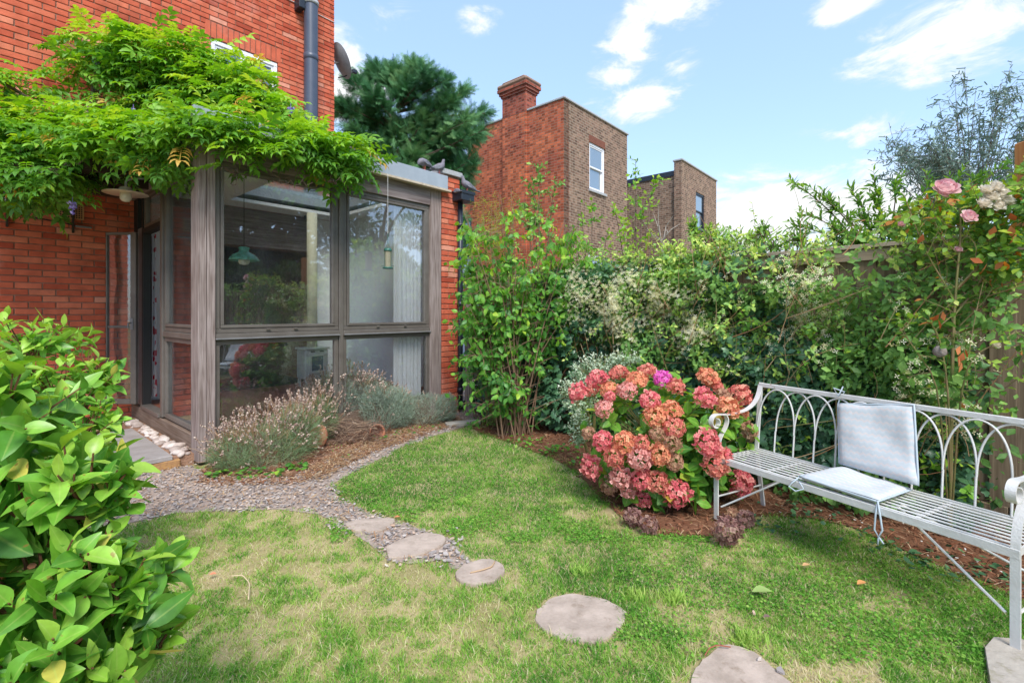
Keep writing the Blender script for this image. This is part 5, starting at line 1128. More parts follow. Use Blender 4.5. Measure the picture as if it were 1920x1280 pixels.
# broad weed leaves at the foot of the lavender
def weeds(label, spots, n, size, m, hmax=.06, nparts=60, cat='weed', name='weed_patch'):
    c = gp(*spots[0][:2]); root = thing(name, label, cat, c); P = []
    for (px, py, w, k) in spots:
        g = gp(px, py); P.append(g + rs.normal(size=(k, 3)) * np.array([w, w, 0]) + np.array([0, 0, 1]) * rs.uniform(.012, hmax, (k, 1)))
    P = np.concatenate(P); X = rs.normal(size=P.shape) * np.array([1, 1, .25]); Nn = np.array([0, 0, 1]) + rs.normal(size=P.shape) * .3
    emit('foliage', [leaf_tpl(.75, .08, .15, 4, .5, .02), leaf_tpl(.9, .05, .2, 4, .55)], P, X, Nn, rs.uniform(.6, 1.2, len(P)) * size, np.clip(rs.normal(.5, .2, len(P)), 0, .9), m, root, nparts, 'leaf', c)
weeds('low round leaved weeds at the foot of the left lavender', [(405, 895, .04, 22), (470, 893, .06, 26), (565, 880, .05, 30), (440, 900, .03, 10), (520, 896, .05, 12)], 0, .055, M['shrub'], .07, 80)
weeds('small leafy weeds under the silvery lavender', [(720, 825, .06, 22), (800, 805, .08, 24), (760, 815, .05, 12), (650, 860, .02, 5)], 0, .04, M['shrub'], .05, 40)
weeds('leafy weeds at the foot of the tall shrub', [(930, 800, .14, 60), (980, 835, .12, 50), (1040, 850, .10, 50), (900, 800, .08, 30), (1090, 870, .08, 24)], 0, .045, M['shrub'], .10, 120)
weeds('dark ivy leaves creeping over soil under the bench', [(1480, 960, .12, 26), (1560, 975, .15, 40), (1750, 1060, .12, 40), (1870, 1080, .10, 50), (1660, 1030, .10, 30), (1420, 985, .06, 20)], 0, .04, M['ivy'], .05, 120)

# ------------------------------------------------------------------ climbers on the fence
ivy_ts = [ivy_tpl()]
oval_ts = [leaf_tpl(.62, .06, .16, 3, .42), leaf_tpl(.7, .12, .25, 3, .45), leaf_tpl(.5, .06, .1, 3, .4)]
def hedge_points(n, u0, u1, ztop, depth, seed, zmin=.05, over=.0):
    u = rs.uniform(u0, u1, n); z = zmin + (ztop - zmin + over) * rs.rand(n)
    lum = vnoise(u, z, 2.2, seed) * .6 + vnoise(u, z, 5, seed + 1) * .4
    lum = np.clip((lum - .5) * 1.9 + .5, 0, 1); d = depth * (.08 + 1.25 * lum) * (1 - .35 * rs.rand(n) ** 2)
    d = np.where(z > ztop, d * .6 - .12 * rs.rand(n), d)
    return u, z, np.maximum(d, -.15)
def uof(px):   # fence run position seen at photo column px
    r = (px - 960) / F; return (r * FA[1] - FA[0]) / (FD[0] - r * FD[1])
def hedge(name, label, cat, u0, u1, n, ztop, depth, tpls, m, size, nparts, seed, dens=None, over=.12, rb=.45, zmin=.04):
    c = FP((u0 + u1) / 2, .15); root = thing(name, label, cat, c)
    u, z, d = hedge_points(n, u0, u1, ztop, depth, seed, zmin, over)
    if dens is not None:
        ok = rs.rand(n) < dens(u, z); u, z, d = u[ok], z[ok], d[ok]
    P = FA + FD * u[:, None] + FN * (d + .03)[:, None]; P[:, 2] = z
    N_ = len(P); X = FN * .35 + rs.normal(size=(N_, 3)) * .8 + np.array([0, 0, -.35]); Nn = FN * .8 + np.array([0, 0, .75]) + rs.normal(size=(N_, 3)) * .42
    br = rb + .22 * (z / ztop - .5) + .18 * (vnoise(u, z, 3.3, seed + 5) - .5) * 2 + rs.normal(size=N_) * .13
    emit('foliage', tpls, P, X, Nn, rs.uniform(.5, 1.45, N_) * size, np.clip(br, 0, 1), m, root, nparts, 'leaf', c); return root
UR = uof(1870)
def bare(u, z):   # the fence shows low down at the far right and in patches under the cap
    a = np.where((u > UR - .1) & (z < 1.3), .12, 1.0); a = np.where((u > UR + .15) & (z < 1.55), .02, a)
    k = uof(1700)
    return a * np.where((u > uof(1380)) & (u < k) & (z > 1.66) & (z < 2.3), .22, 1.0)
ivy1 = hedge('ivy', 'dark green ivy covering the fence behind twiggy shrub and hydrangea', 'climbing plant', 0.2, uof(1500), 11500, 1.85, .42, ivy_ts, M['ivy'], .06, 290, 11, bare, rb=.42)
clem = hedge('clematis', 'tangled clematis with cream flowers along the middle of the fence', 'climbing plant', uof(1120), UR + .1, 19000, 1.80, .52, oval_ts, M['climber'], .05, 290, 23, lambda u, z: bare(u, z) * np.where(u < uof(1250), .4, 1), over=.16, rb=.40)
ivy2 = hedge('ivy', 'dark ivy low on the fence directly behind the white bench', 'climbing plant', uof(1350), UR, 6500, 1.2, .34, ivy_ts + oval_ts[:1], M['ivy'], .055, 150, 37, bare, over=0, rb=.5, zmin=.02)
hedge('clematis', 'climber foliage on the fence run past the bench at the right edge', 'climbing plant', UR + .1, FL - .2, 7000, 1.85, .40, oval_ts, M['climber'], .055, 60, 41, lambda u, z: np.where(z < 1.55, .12, .8), over=.25, rb=.5)
# cream flower clusters and twigs on the clematis
co = np.array(clem.location); fm_ = MB()
ncl = 900
u = rs.uniform(uof(1130), UR, ncl * 3); z = rs.uniform(.6, 2.0, ncl * 3); w = vnoise(u, z, 2.6, 77); keep = (rs.rand(len(u)) < np.clip((w - .38) * 3.4, .03, 1) * (.25 + .75 * (z > 1.2)) * np.where((u < uof(1500)) & (z > 1.2), 1, .6)); u, z = u[keep], z[keep]
lum = np.clip((vnoise(u, z, 2.2, 23) * .6 + vnoise(u, z, 5, 24) * .4 - .5) * 1.9 + .5, 0, 1); dd_ = .52 * (.08 + 1.25 * lum) + .14
for i in range(len(u)):
    c = FP(u[i], dd_[i] if z[i] < 1.85 else dd_[i] * .5, z[i]) - co; n = rs.randint(3, 9); pos = c + rs.normal(size=(n, 3)) * .028
    star = []
    for k in range(4):
        a = k * math.pi / 2
        star += [(0, 0, 0), (.7 * math.cos(a - .3), .7 * math.sin(a - .3), .1), (1.1 * math.cos(a), 1.1 * math.sin(a), .15), (.7 * math.cos(a + .3), .7 * math.sin(a + .3), .1)]
    star = np.array(star); Rm = frames(rs.normal(size=(n, 3)), FN + np.array([0, 0, .6]) + rs.normal(size=(n, 3)) * .5); W = np.einsum('nab,vb->nva', Rm, star) * .017 + pos[:, None, :]
    fm_.add(W.reshape(-1, 3), None, np.arange(16 * n).reshape(-1, 4), np.repeat(np.clip(rs.normal(.6, .25, n), 0, 1), 16))
stuffpart(fm_.obj('cream_flowers', M['cream'], clem))
def twigs(root, n, u0, u1, z0, z1, m, rmin=.0018, rmax=.004, dn=.45, seed=0):
    o_ = np.array(root.location); mb = MB()
    for _ in range(n):
        u = rs.uniform(u0, u1); z = rs.uniform(z0, z1); L = rs.uniform(.2, .7); a = rs.uniform(-.9, .9); p = FP(u, dn * rs.uniform(.6, 1.15), z); e = p + FD * L * math.cos(a + 1.2) + np.array([0, 0, L * math.sin(a + 1.2)]) + FN * rs.uniform(-.1, .12); mid = (p + e) / 2 + rs.normal(size=3) * .05; r_ = rs.uniform(rmin, rmax)
        mb.tube(bezier(p - o_, mid - o_, e - o_, 6), np.linspace(r_, r_ * .5, 6), 4, rs.rand(), False)
    stuffpart(mb.obj('twigs', m, root))
twigs(ivy1, 70, 1.0, uof(1300), .3, 1.7, M['straw'], dn=.42); twigs(clem, 90, uof(1180), UR, .3, 1.85, M['straw'], dn=.52); twigs(clem, 30, uof(1300), UR, .5, 1.9, M['greencane'], .0025, .004, .55)

def sprawl(root, label_m, n, u0, u1, z0, z1, dn, lsize, tpls, m, rb, Lr=(.15, .5), nl=7, up=.35, nparts=0, hang=.0):
    o_ = np.array(root.location); mb = MB(); TP = []; TD = []
    for _ in range(n):
        u = rs.uniform(u0, u1); z = z0 + (z1 - z0) * rs.rand() ** .8; b0 = FP(u, dn * rs.uniform(.2, .7), z); L_ = rs.uniform(*Lr); d = unit(FN * rs.uniform(.1, .8) + FD * rs.normal() * .7 + np.array([0, 0, up + rs.normal() * .45])); e = b0 + d * L_ + np.array([0, 0, -hang * L_]); q = bezier(b0, (b0 + e) / 2 + np.array([0, 0, .06 + hang * .1]), e, 6)
        mb.tube(q - o_, np.linspace(.0028, .0012, 6), 4, rs.rand(), False)
        for k in range(2, 6): TP.append(q[k]); TD.append(unit(q[k] - q[k - 1]) + rs.normal(size=3) * .25)
    stuffpart(mb.obj('shoots', m if False else M['greencane'], root)); TP = np.array(TP); TD = unit(np.array(TD)); Lp, X, Nn, S, Rn = shoots(TP, TD, nl, .09, lsize, 72, rb, upn=.9)
    emit('foliage', tpls, Lp, X + np.array([0, 0, -.15]), Nn, S, Rn, m, root, nparts, 'leaf', o_)
sprawl(ivy1, '', 120, .9, uof(1450), .5, 2.0, .42, .048, oval_ts, M['climber'], .62, nl=4)
sprawl(clem, '', 260, uof(1180), UR, .3, 1.62, .5, .046, oval_ts, M['climber'], .60, nl=4)
sprawl(clem, '', 45, uof(1250), uof(1400), 1.7, 1.95, .3, .05, oval_ts, M['climber'], .78, (.15, .35), 4, .7)
sprawl(clem, '', 24, uof(1400), uof(1720), 1.72, 1.9, .3, .05, oval_ts, M['climber'], .78, (.1, .25), 4, .3)
sprawl(clem, '', 30, uof(1740), UR, 1.7, 2.0, .3, .05, oval_ts, M['climber'], .78, (.15, .4), 4, .8)
sprawl(ivy1, '', 60, 1.0, uof(1400), 1.7, 1.95, .3, .05, oval_ts, M['climber'], .72, (.15, .45), 4, .9)
sprawl(ivy2, '', 70, uof(1400), UR, .2, 1.3, .45, .055, oval_ts, M['shrub'], .62, nl=3)
# variegated bush behind the hydrangea
var = thing('variegated_shrub', 'small white and green leaved shrub behind the left of the hydrangea', 'shrub', (.75, 4.45, 0))
shrub_from_blobs(var, [blob(1120, 690, 4.2, 55, 30, .14), blob(1085, 735, 4.2, 42, 40, .14), blob(1085, 800, 4.1, 24, 40, .1), blob(1170, 670, 4.2, 40, 18, .1)], 420, 6, .09, .028, oval_ts, M['varieg'], 60, .5, .0015, M['greencane'], np.array(var.location), .5)

# ------------------------------------------------------------------ twiggy tall shrub left of the fence
shr = thing('tall_shrub', 'tall twiggy many stemmed shrub with round leaves right of the brick pier', 'shrub', gp(965, 815)); so_ = np.array(shr.location)
cane = MB(); TP = []; TD = []
for i in range(64):
    a = rs.uniform(-1, 1); b0 = so_ + np.array([rs.normal() * .10, rs.normal() * .08, 0])
    if i % 8 == 7: px, py = rs.uniform(870, 960), rs.uniform(640, 760)
    else: px = 938 + a * 118 + (rs.uniform(-20, 80) if a > .3 else 0); py = rs.uniform(370, 600) - (abs(a) < .5) * 20
    px = max(px, 868 if py < 700 else 880)
    tip = at(px, py, so_[1] - .1 + rs.uniform(-.35, .3)); mid = (b0 + tip) / 2 + np.array([(tip[0] - b0[0]) * -.12, 0, .25]) ; q = bezier(b0, mid, tip, 10); cane.tube(q - so_, np.linspace(.009, .0025, 10), 5, rs.rand(), False)
    for k in range(13):
        t = rs.uniform(.5, 1.0); p = q[int(t * 9)]; L = rs.uniform(.08, .24); d = unit(np.array([rs.normal() + a * .4, rs.normal() * .8, rs.normal() * .3 - .1])); e = p + d * L + np.array([0, 0, -.08 * rs.rand()])
        cane.tube(bezier(p - so_, (p + e) / 2 - so_ + np.array([0, 0, .03]), e - so_, 4), [.003, .0025, .002, .0012], 3, rs.rand(), False); TP.append(e); TD.append(d + np.array([0, 0, -.3]))
for k in range(26):
    p = at(rs.uniform(836, 880), rs.uniform(480, 770), so_[1] - rs.uniform(-.1, .25)); TP.append(p); TD.append(np.array([-.8, -.2, rs.uniform(-.4, .3)])); cane.tube(bezier(p + np.array([.45, .1, -.1]) - so_, p + np.array([.2, 0, .08]) - so_, p - so_, 5), [.004, .003, .003, .002, .0015], 3, .4, False)
for k in range(90):     # low leafy shoots at the foot and the drooping left side
    if k < 55: p = at(rs.uniform(868, 1020), rs.uniform(640, 810), so_[1] - rs.uniform(0, .3))
    else: p = at(rs.uniform(865, 930), rs.uniform(430, 700), so_[1] - rs.uniform(-.1, .3))
    TP.append(p); TD.append(np.array([-.5, -.3, -.5])); cane.tube(bezier(p + np.array([.3, .1, .15]) - so_, p + np.array([.12, 0, .12]) - so_, p - so_, 5), [.004, .003, .003, .002, .0015], 3, .4, False)
TP = np.array(TP); ok = TP[:, 2] > .08; TP = TP[ok]; TD = unit(np.array(TD)[ok])
cane.obj('canes', M['cane'], shr)
Lp, X, Nn, S, Rn = shoots(TP, TD, 4, .15, .086, 60, np.clip(.38 + .20 * (TP[:, 2] - 1.2) + rs.normal(size=len(TP)) * .12, .1, .85), upn=.8)
X = X + np.array([0, 0, -.35])
emit('foliage', [leaf_tpl(.66, .14, .25, 4, .42), leaf_tpl(.72, .2, .35, 4, .45)], Lp, X, Nn, S, Rn, M['shrub'], shr, 300, 'leaf', so_)
# second, looser row of suckers to its right towards the fence
shr2 = thing('young_shrub', 'thin leafy suckers between the tall shrub and the ivy', 'shrub', gp(1035, 800)); s2 = np.array(shr2.location); mb = MB(); TP = []; TD = []
for i in range(40):
    b0 = s2 + np.array([rs.normal() * .16, rs.normal() * .08, 0]); tip = at(rs.uniform(975, 1130), rs.uniform(430, 640), s2[1] - rs.uniform(-.1, .35)); q = bezier(b0, (b0 + tip) / 2 + np.array([rs.normal() * .1, 0, .1]), tip, 8); mb.tube(q - s2, np.linspace(.006, .002, 8), 4, rs.rand(), False)
    for k in range(7):
        p = q[rs.randint(2, 8)]; d = unit(rs.normal(size=3) * np.array([1, .8, .4])); TP.append(p + d * .08); TD.append(d)
mb.obj('canes', M['cane'], shr2); TP = np.array(TP); TD = np.array(TD)
Lp, X, Nn, S, Rn = shoots(TP, TD, 5, .12, .065, 60, np.clip(.40 + .22 * (TP[:, 2] - 1.2), .2, .8)); emit('foliage', oval_ts, Lp, X, Nn, S, Rn, M['shrub'], shr2, 100, 'leaf', s2)

# feathery yellow green plant on top
fe = thing('feathery_plant', 'yellow green feathery plant rising through the top of the tall shrub', 'plant', at(925, 600, 5.9) * np.array([1, 1, 0])); fo = np.array(fe.location)
mb = MB(); PP = []; XX = []
for i in range(34):
    tip = at(rs.uniform(895, 965), rs.uniform(375, 470), 5.9 + rs.uniform(-.15, .15)); b0 = fo + np.array([rs.normal() * .05, rs.normal() * .05, .02]); q = bezier(b0, (b0 + tip) / 2 + np.array([0, 0, .2]), tip, 12); mb.tube(q - fo, np.linspace(.005, .0015, 12), 4, .3, False)
    for k in range(80):
        t = rs.randint(6, 12); p = q[t] + rs.normal(size=3) * .05; PP.append(p); XX.append(rs.normal(size=3) + np.array([0, 0, .6]))
mb.obj('stem', M['greencane'], fe); PP = np.array(PP); emit('foliage', [leaf_tpl(.10, 0, .1, 2, .5)], PP, np.array(XX), rs.normal(size=PP.shape), rs.uniform(.05, .09, len(PP)), rs.rand(len(PP)), M['feather'], fe, 0, 'leaf', fo)

# ------------------------------------------------------------------ saplings and bushes beyond the fence
def sapling(label, base_px, tips, Y, n, lsize, m, tpls, rb, name='sapling', nparts=60, stem_m=None, nl=5, cat='tree', spread=55, upn=.5):
    b = at(base_px, 600, Y); b[2] = 0; root = thing(name, label, cat, b); mb = MB(); TP = []; TD = []
    for (px, py) in tips:
        tip = at(px, py, Y + rs.uniform(-.15, .15)); mid = (b + tip) / 2 + np.array([(tip[0] - b[0]) * -.25, 0, .35 * tip[2] * .5]); q = bezier(b, mid, tip, 14); mb.tube(q - b, np.linspace(.016, .003, 14), 5, .3, False)
        for k in range(n):
            i = rs.randint(8, 14); d = unit(rs.normal(size=3) * np.array([1, 1, .5]) + np.array([0, 0, .5])); L = rs.uniform(.04, .22); e = q[i] + d * L; mb.tube([q[i] - b, e - b], [.003, .0015], 3, .3, False); TP.append(e); TD.append(d)
        TP.append(tip); TD.append(np.array([0, 0, 1.0]))
    mb.obj('trunk', stem_m or M['bark'], root); TP = np.array(TP); TD = unit(np.array(TD)); Lp, X, Nn, S, Rn = shoots(TP, TD, nl, .16, lsize, spread, rb, upn=upn)
    emit('crown', tpls, Lp, X, Nn, S, Rn, m, root, nparts, 'leaf', b); return root
lan = [leaf_tpl(.26, .12, .2, 4, .45), leaf_tpl(.30, .15, .1, 4, .4)]
sapling('grey green sapling standing before the corner of the near brick house', 1012, [(1010, 315), (1000, 345), (1040, 350), (985, 390)], 7.6, 22, .085, M['climber'], oval_ts, .42, nparts=40)
sapling('thin yellow green sapling rising above the ivy before the brick houses', 1192, [(1192, 300), (1225, 345), (1150, 380), (1205, 390), (1165, 410)], 6.6, 14, .075, M['shrub'], oval_ts, .72, nparts=40)
sapling('leafy stems above the ivy left of the thin sapling', 1110, [(1075, 425), (1110, 370), (1090, 400), (1140, 430)], 6.4, 12, .07, M['shrub'], oval_ts, .6, nparts=30)
# bare twigs
bt = thing('bare_twigs', 'pale leafless twigs forking above the ivy before the farther house', 'tree', at(1240, 600, 6.8) * np.array([1, 1, 0])); bo = np.array(bt.location); mb = MB()
for (px, py) in ((1205, 412), (1225, 400), (1262, 405), (1210, 430), (1275, 420), (1250, 430), (1235, 385)):
    tip = at(px, py, 6.8); k = at(1242, 452, 6.8); mb.tube(np.array([bo, k + rs.normal(size=3) * .01, (k + tip) / 2 + rs.normal(size=3) * .04, tip]) - bo, [.012, .009, .006, .003], 5)
mb.obj('twig', mat('pale_bark', (.36, .32, .28), .9), bt)
def cloud_bush(label, blobs, nsh, lsize, tpls, m, rb, base, name='bush', nparts=40, nl=6, ln=.16, upb=.6, cat='shrub', stem_r=.004):
    root = thing(name, label, cat, base); shrub_from_blobs(root, blobs, nsh, nl, ln, lsize, tpls, m, nparts, rb, stem_r, M['bark'], np.array(base, float), upb, 55); return root
b_ = at(1330, 600, 6.6); b_[2] = 0
cloud_bush('leafy green bush beyond the fence below the black sash window', [blob(1330, 450, 6.6, 45, 30, .3), blob(1390, 455, 6.4, 50, 30, .3), blob(1300, 425, 6.8, 12, 20, .15)], 170, .09, lan, M['bay'], .55, b_)
b_ = at(1460, 600, 5.6); b_[2] = 0
cloud_bush('low green bush beyond the fence with upright tips against cloud', [blob(1450, 450, 5.6, 55, 25, .3), blob(1430, 425, 5.6, 16, 20, .1), blob(1500, 440, 5.4, 18, 20, .12), blob(1545, 462, 5.2, 60, 14, .2)], 150, .085, lan, M['bay'], .6, b_, nl=5)
bay = thing('bay_tree', 'spreading glossy evergreen with arching sprays beyond the fence', 'tree', at(1640, 620, 4.6) * np.array([1, 1, 0])); bo = np.array(bay.location); mb = MB(); TP = []; TD = []
for (px, py, Y) in ((1490, 345, 4.4), (1530, 360, 4.4), (1520, 405, 4.4), (1560, 385, 4.5), (1500, 425, 4.5), (1560, 430, 4.5), (1600, 365, 4.6), (1640, 370, 4.6), (1610, 400, 4.6), (1640, 345, 4.6), (1680, 345, 4.7), (1650, 420, 4.6), (1590, 440, 4.4), (1700, 380, 4.6), (1620, 450, 4.5), (1680, 420, 4.6), (1740, 345, 4.7), (1800, 330, 4.8), (1850, 320, 4.8), (1890, 305, 4.9), (1780, 370, 4.6), (1840, 360, 4.7), (1900, 350, 4.7), (1730, 410, 4.5)):
    tip = at(px, py, Y); b1 = bo + np.array([.1, .1, 1.7]) ; q = bezier(b1, (b1 + tip) / 2 + np.array([.1, 0, .18]), tip, 9); mb.tube(q - bo, np.linspace(.012, .003, 9), 5, .3, False)
    for k in range(13):
        i = rs.randint(3, 9); d = unit(unit(q[min(8, i)] - q[i - 1]) + rs.normal(size=3) * .6 + np.array([0, 0, .35])); e = q[i] + d * rs.uniform(.05, .16); mb.tube([q[i] - bo, e - bo], [.003, .0015], 3, .3, False); TP.append(e); TD.append(d)
    TP.append(tip); TD.append(unit(tip - q[-2]))
mb.tube([(0, 0, 0), (.03, .02, .9), (.1, .1, 1.72)], [.05, .04, .03], 8); mb.obj('trunk', M['bark'], bay)
Lp, X, Nn, S, Rn = shoots(np.array(TP), unit(np.array(TD)), 8, .15, .085, 48, .5, upn=.5); emit('crown', lan, Lp, X, Nn, S, Rn, M['bay'], bay, 290, 'leaf', bo)

# eucalyptus far right
eu = thing('eucalyptus_tree', 'airy blue grey eucalyptus against the sky at the upper right', 'tree', (9.6, 10.2, 0)); eo = np.array(eu.location); mb = MB(); TP = []; TD = []
for i in range(64):
    if i < 44: px = rs.uniform(1690, 1990); t_ = (px - 1655) / 120; py = rs.uniform(max(140, 330 - 150 * t_), 345)
    else: px = rs.uniform(1655, 1800); py = rs.uniform(255, 330)
    tip = at(px, py, 10.0 + rs.uniform(-1, 1)); b1 = eo + np.array([0, 0, 2.5]); q = bezier(b1, (b1 + tip) / 2 + np.array([.2, 0, .3]), tip, 12); mb.tube(q - eo, np.linspace(.014, .003, 12), 5, .3, False)
    for k in range(22):
        t = 4 + int(7.9 * rs.rand() ** .6); d = unit(rs.normal(size=3) * np.array([1, 1, .7]) + np.array([-.1, 0, .2])); L = rs.uniform(.1, .45); e = q[t] + d * L; mb.tube([q[t] - eo, e - eo], [.005, .002], 3, .3, False); TP.append(e); TD.append(d)
for (px, py, Y) in ((1790, 145, 10), (1830, 165, 10), (1880, 150, 10), (1760, 190, 10), (1900, 170, 10)):
    tip = at(px, py, Y); b1 = eo + np.array([0, 0, 3.4]); q = bezier(b1, (b1 + tip) / 2, tip, 12); mb.tube(q - eo, np.linspace(.02, .003, 12), 4, .3, False)
    for k in range(12): d = unit(rs.normal(size=3)); e = q[rs.randint(6, 12)] + d * .15; TP.append(e); TD.append(d)
mb.tube([(0, 0, 0), (0, 0, 1.5), (0, 0, 2.6)], [.14, .11, .09], 8); mb.obj('trunk', M['bark'], eu)
Lp, X, Nn, S, Rn = shoots(np.array(TP), unit(np.array(TD)), 6, .42, .12, 70, .5, upn=0, jit=.9); emit('crown', [leaf_tpl(.7, .05, .2, 2, .5)], Lp, X + np.array([0, 0, -.3]), Nn, S, Rn, M['euc'], eu, 0, 'leaf', eo)

# conifer behind the garden room
cf = thing('conifer_tree', 'dark green feathery conifer between brick house corner and chimney house', 'tree', at(745, 600, 12.2) * np.array([1, 1, 0])); cfo = np.array(cf.location); mb = MB(); P = []; X = []; Nn = []; Rr = []
mb.tube([(0, 0, 0), (.05, 0, 3), (.1, 0, 6.2)], [.22, .16, .05], 8)
CB = []
outl = [(640, 195), (660, 150), (700, 130), (740, 132), (780, 122), (800, 135), (835, 150), (845, 190), (870, 170), (880, 225), (910, 212), (890, 260), (905, 245), (880, 320), (870, 350), (885, 300), (700, 180), (760, 170), (740, 240), (800, 220), (840, 240), (820, 280), (660, 240), (700, 270), (780, 290), (850, 300), (640, 270), (720, 310), (760, 320), (830, 330), (860, 370), (690, 220), (860, 410), (880, 440), (600, 200), (610, 300), (860, 480), (840, 380), (800, 360), (680, 330)]
for j, (px, py) in enumerate(outl + outl[16:] + outl[:16]):
    Yt = 12.2 + (rs.uniform(-1.0, .3) if j < len(outl) else rs.uniform(.1, 1.3))
    tip = at(px, py, Yt); hb = max(.6, tip[2] - rs.uniform(.3, 1.1)); q = bezier(cfo + np.array([0, 0, hb]), cfo * .45 + tip * .55 - np.array([0, 0, (tip[2] - hb) * 0]) * 1 + np.array([0, 0, hb * .45]), tip, 14); mb.tube(q - cfo, np.linspace(.05, .008, 14), 5, .3, False)
    n = 190; i = 3 + (10.9 * rs.rand(n) ** .75).astype(int); ax = unit(q[np.minimum(i, 13)] - q[i - 1]); side = unit(rs.normal(size=(n, 3)) * np.array([1, 1, .6])); w = .50 * (1 - .045 * i)
    d = unit(ax * .5 + side * .6 + rs.normal(size=(n, 3)) * .35 + np.array([0, 0, .1])); pos = q[i] + side * (rs.rand(n) * w * .8)[:, None]
    P.append(pos); X.append(d); Nn.append(np.array([0, -.3, .6]) + rs.normal(size=(n, 3)) * .6); Rr.append(np.clip(.25 + .5 * rs.rand(n) + .12 * (j % 5 - 2) + .015 * i, 0, 1))
mb.obj('trunk', M['bark'], cf); P = np.concatenate(P); emit('crown', [frond_tpl(9, 1), frond_tpl(8, 2), frond_tpl(10, 3)], P, np.concatenate(X), np.concatenate(Nn), rs.uniform(.18, .36, len(P)), np.concatenate(Rr), M['conifer'], cf, 0, 'spray', cfo)

# trees past the right of the garden: out of frame, mirrored in the glass
def bigtree(label, x, y, h, cr, n, seed):
    root = thing('broadleaf_tree', label, 'tree', (x, y, 0)); o_ = np.array([x, y, 0.]); mb = MB(); mb.tube([(0, 0, 0), (.1, 0, h * .3), (0, .1, h * .55)], [.22, .17, .1], 8); bl_ = []
    for i in range(13):
        a = i * 2.4; r_ = cr * (.25 + .55 * rs.rand()); c = np.array([math.cos(a) * r_, math.sin(a) * r_, h * (.25 + .65 * rs.rand())]); mb.tube(bezier((0, 0, h * .35), (0, 0, c[2] * .8), c, 6), np.linspace(.09, .02, 6), 5); bl_.append((c + o_, np.array([1, 1, .75]) * cr * rs.uniform(.28, .42), 1))
    mb.obj('trunk', M['bark'], root); P, D, K = in_blobs(n, bl_, .4); X = D + rs.normal(size=P.shape) * .6; Nn = D * .4 + np.array([0, 0, 1]) + rs.normal(size=P.shape) * .5
    emit('crown', oval_ts, P, X, Nn, rs.uniform(.14, .24, len(P)), np.clip(.45 + .3 * D[:, 2] + rs.normal(size=len(P)) * .15, 0, 1), M['tree'], root, 0, 'leaf', o_)
bigtree('large broadleaf tree beyond the fence, right of the garden', 7.6, 1.2, 7.5, 2.7, 12000, 1)
bigtree('tall broadleaf tree beyond the fence near the camera end', 6.9, -3.2, 8.5, 2.8, 7000, 2)
bigtree('broadleaf tree farther off past the eucalyptus', 12.5, 4.0, 9.0, 3.2, 9000, 3)

bigtree('bushy broadleaf tree low behind the fence, right of the bench', 6.6, .1, 5.6, 2.3, 9000, 4)
bigtree('second bushy tree farther off beyond the fence', 10.0, 1.2, 7.0, 2.8, 8000, 5)
# ------------------------------------------------------------------ climbing rose at the right
ro = thing('climbing_rose', 'leggy climbing rose with pale pink blooms at the right edge', 'climbing plant', FP(uof(1800) , .45)); r0 = np.array(ro.location); mb = MB(); TP = []; TD = []
def cane_(pts, ra, rb_, nb=0):
    pts = [at(*p) if p[0] > 100 else np.array(p) for p in pts]; n = 12; pts = np.array(pts); t = np.linspace(0, 1, len(pts)); T_ = np.linspace(0, 1, n); q = np.stack([np.interp(T_, t, pts[:, k]) for k in range(3)], 1)
    q[1:-1] = (q[:-2] + 2 * q[1:-1] + q[2:]) / 4; mb.tube(q - r0, np.linspace(ra, rb_, n), 6, rs.rand(), False)
    for k in range(nb):
        i = rs.randint(3, 12); d = unit(rs.normal(size=3) * np.array([1, .7, .7]) + np.array([0, -.1, .35])); L = rs.uniform(.05, .20); e = q[i] + d * L; mb.tube(bezier(q[i] - r0, (q[i] + e) / 2 - r0 + rs.normal(size=3) * .012, e - r0, 4), [.003, .0025, .002, .0015], 4, rs.rand(), False); TP.append(e); TD.append(d)
    return q
Yr = 2.85
cane_([tuple(r0), (1785, 700, Yr), (1790, 560, Yr), (1802, 440, Yr), (1800, 390, Yr)], .010, .004, 12)
cane_([(1790, 590, Yr), (1840, 530, Yr), (1890, 440, Yr), (1940, 400, Yr)], .006, .003, 14)
cane_([(1788, 560, Yr), (1740, 480, Yr), (1715, 420, Yr), (1700, 380, Yr)], .004, .002, 12)
cane_([(1795, 540, Yr), (1860, 470, 2.8), (1900, 420, 2.8), (1950, 380, 2.8)], .005, .002, 12)
cane_([tuple(r0), (1780, 740, 2.7), (1765, 640, 2.7), (1745, 600, 2.7), (1710, 590, 2.7)], .006, .002, 8)
cane_([tuple(r0), (1800, 720, 2.7), (1830, 660, 2.65), (1880, 640, 2.6), (1905, 620, 2.6)], .006, .002, 10)
cane_([tuple(r0), (1760, 720, 2.7), (1720, 660, 2.7), (1690, 620, 2.7)], .005, .002, 10)
cane_([(1800, 610, Yr), (1850, 560, 2.75), (1870, 520, 2.75), (1880, 480, 2.75)], .004, .002, 8)
cane_([(1800, 480, Yr), (1760, 440, Yr), (1745, 400, Yr), (1760, 360, Yr)], .004, .002, 14)
cane_([(1800, 430, Yr), (1840, 400, Yr), (1870, 370, Yr), (1900, 350, Yr)], .004, .002, 16)
cane_([(1850, 440, 2.8), (1880, 400, 2.8), (1905, 360, 2.7), (1930, 330, 2.7)], .004, .002, 18)
cane_([(1780, 420, Yr), (1730, 400, 3.0), (1690, 405, 3.0), (1650, 440, 3.1)], .003, .002, 12)
mb.obj('canes', M['greencane'], ro)
TP = np.array(TP); TD = unit(np.array(TD)); ru = [leaf_tpl(.72, .08, .15, 4, .45), leaf_tpl(.66, .14, .25, 4, .45)]
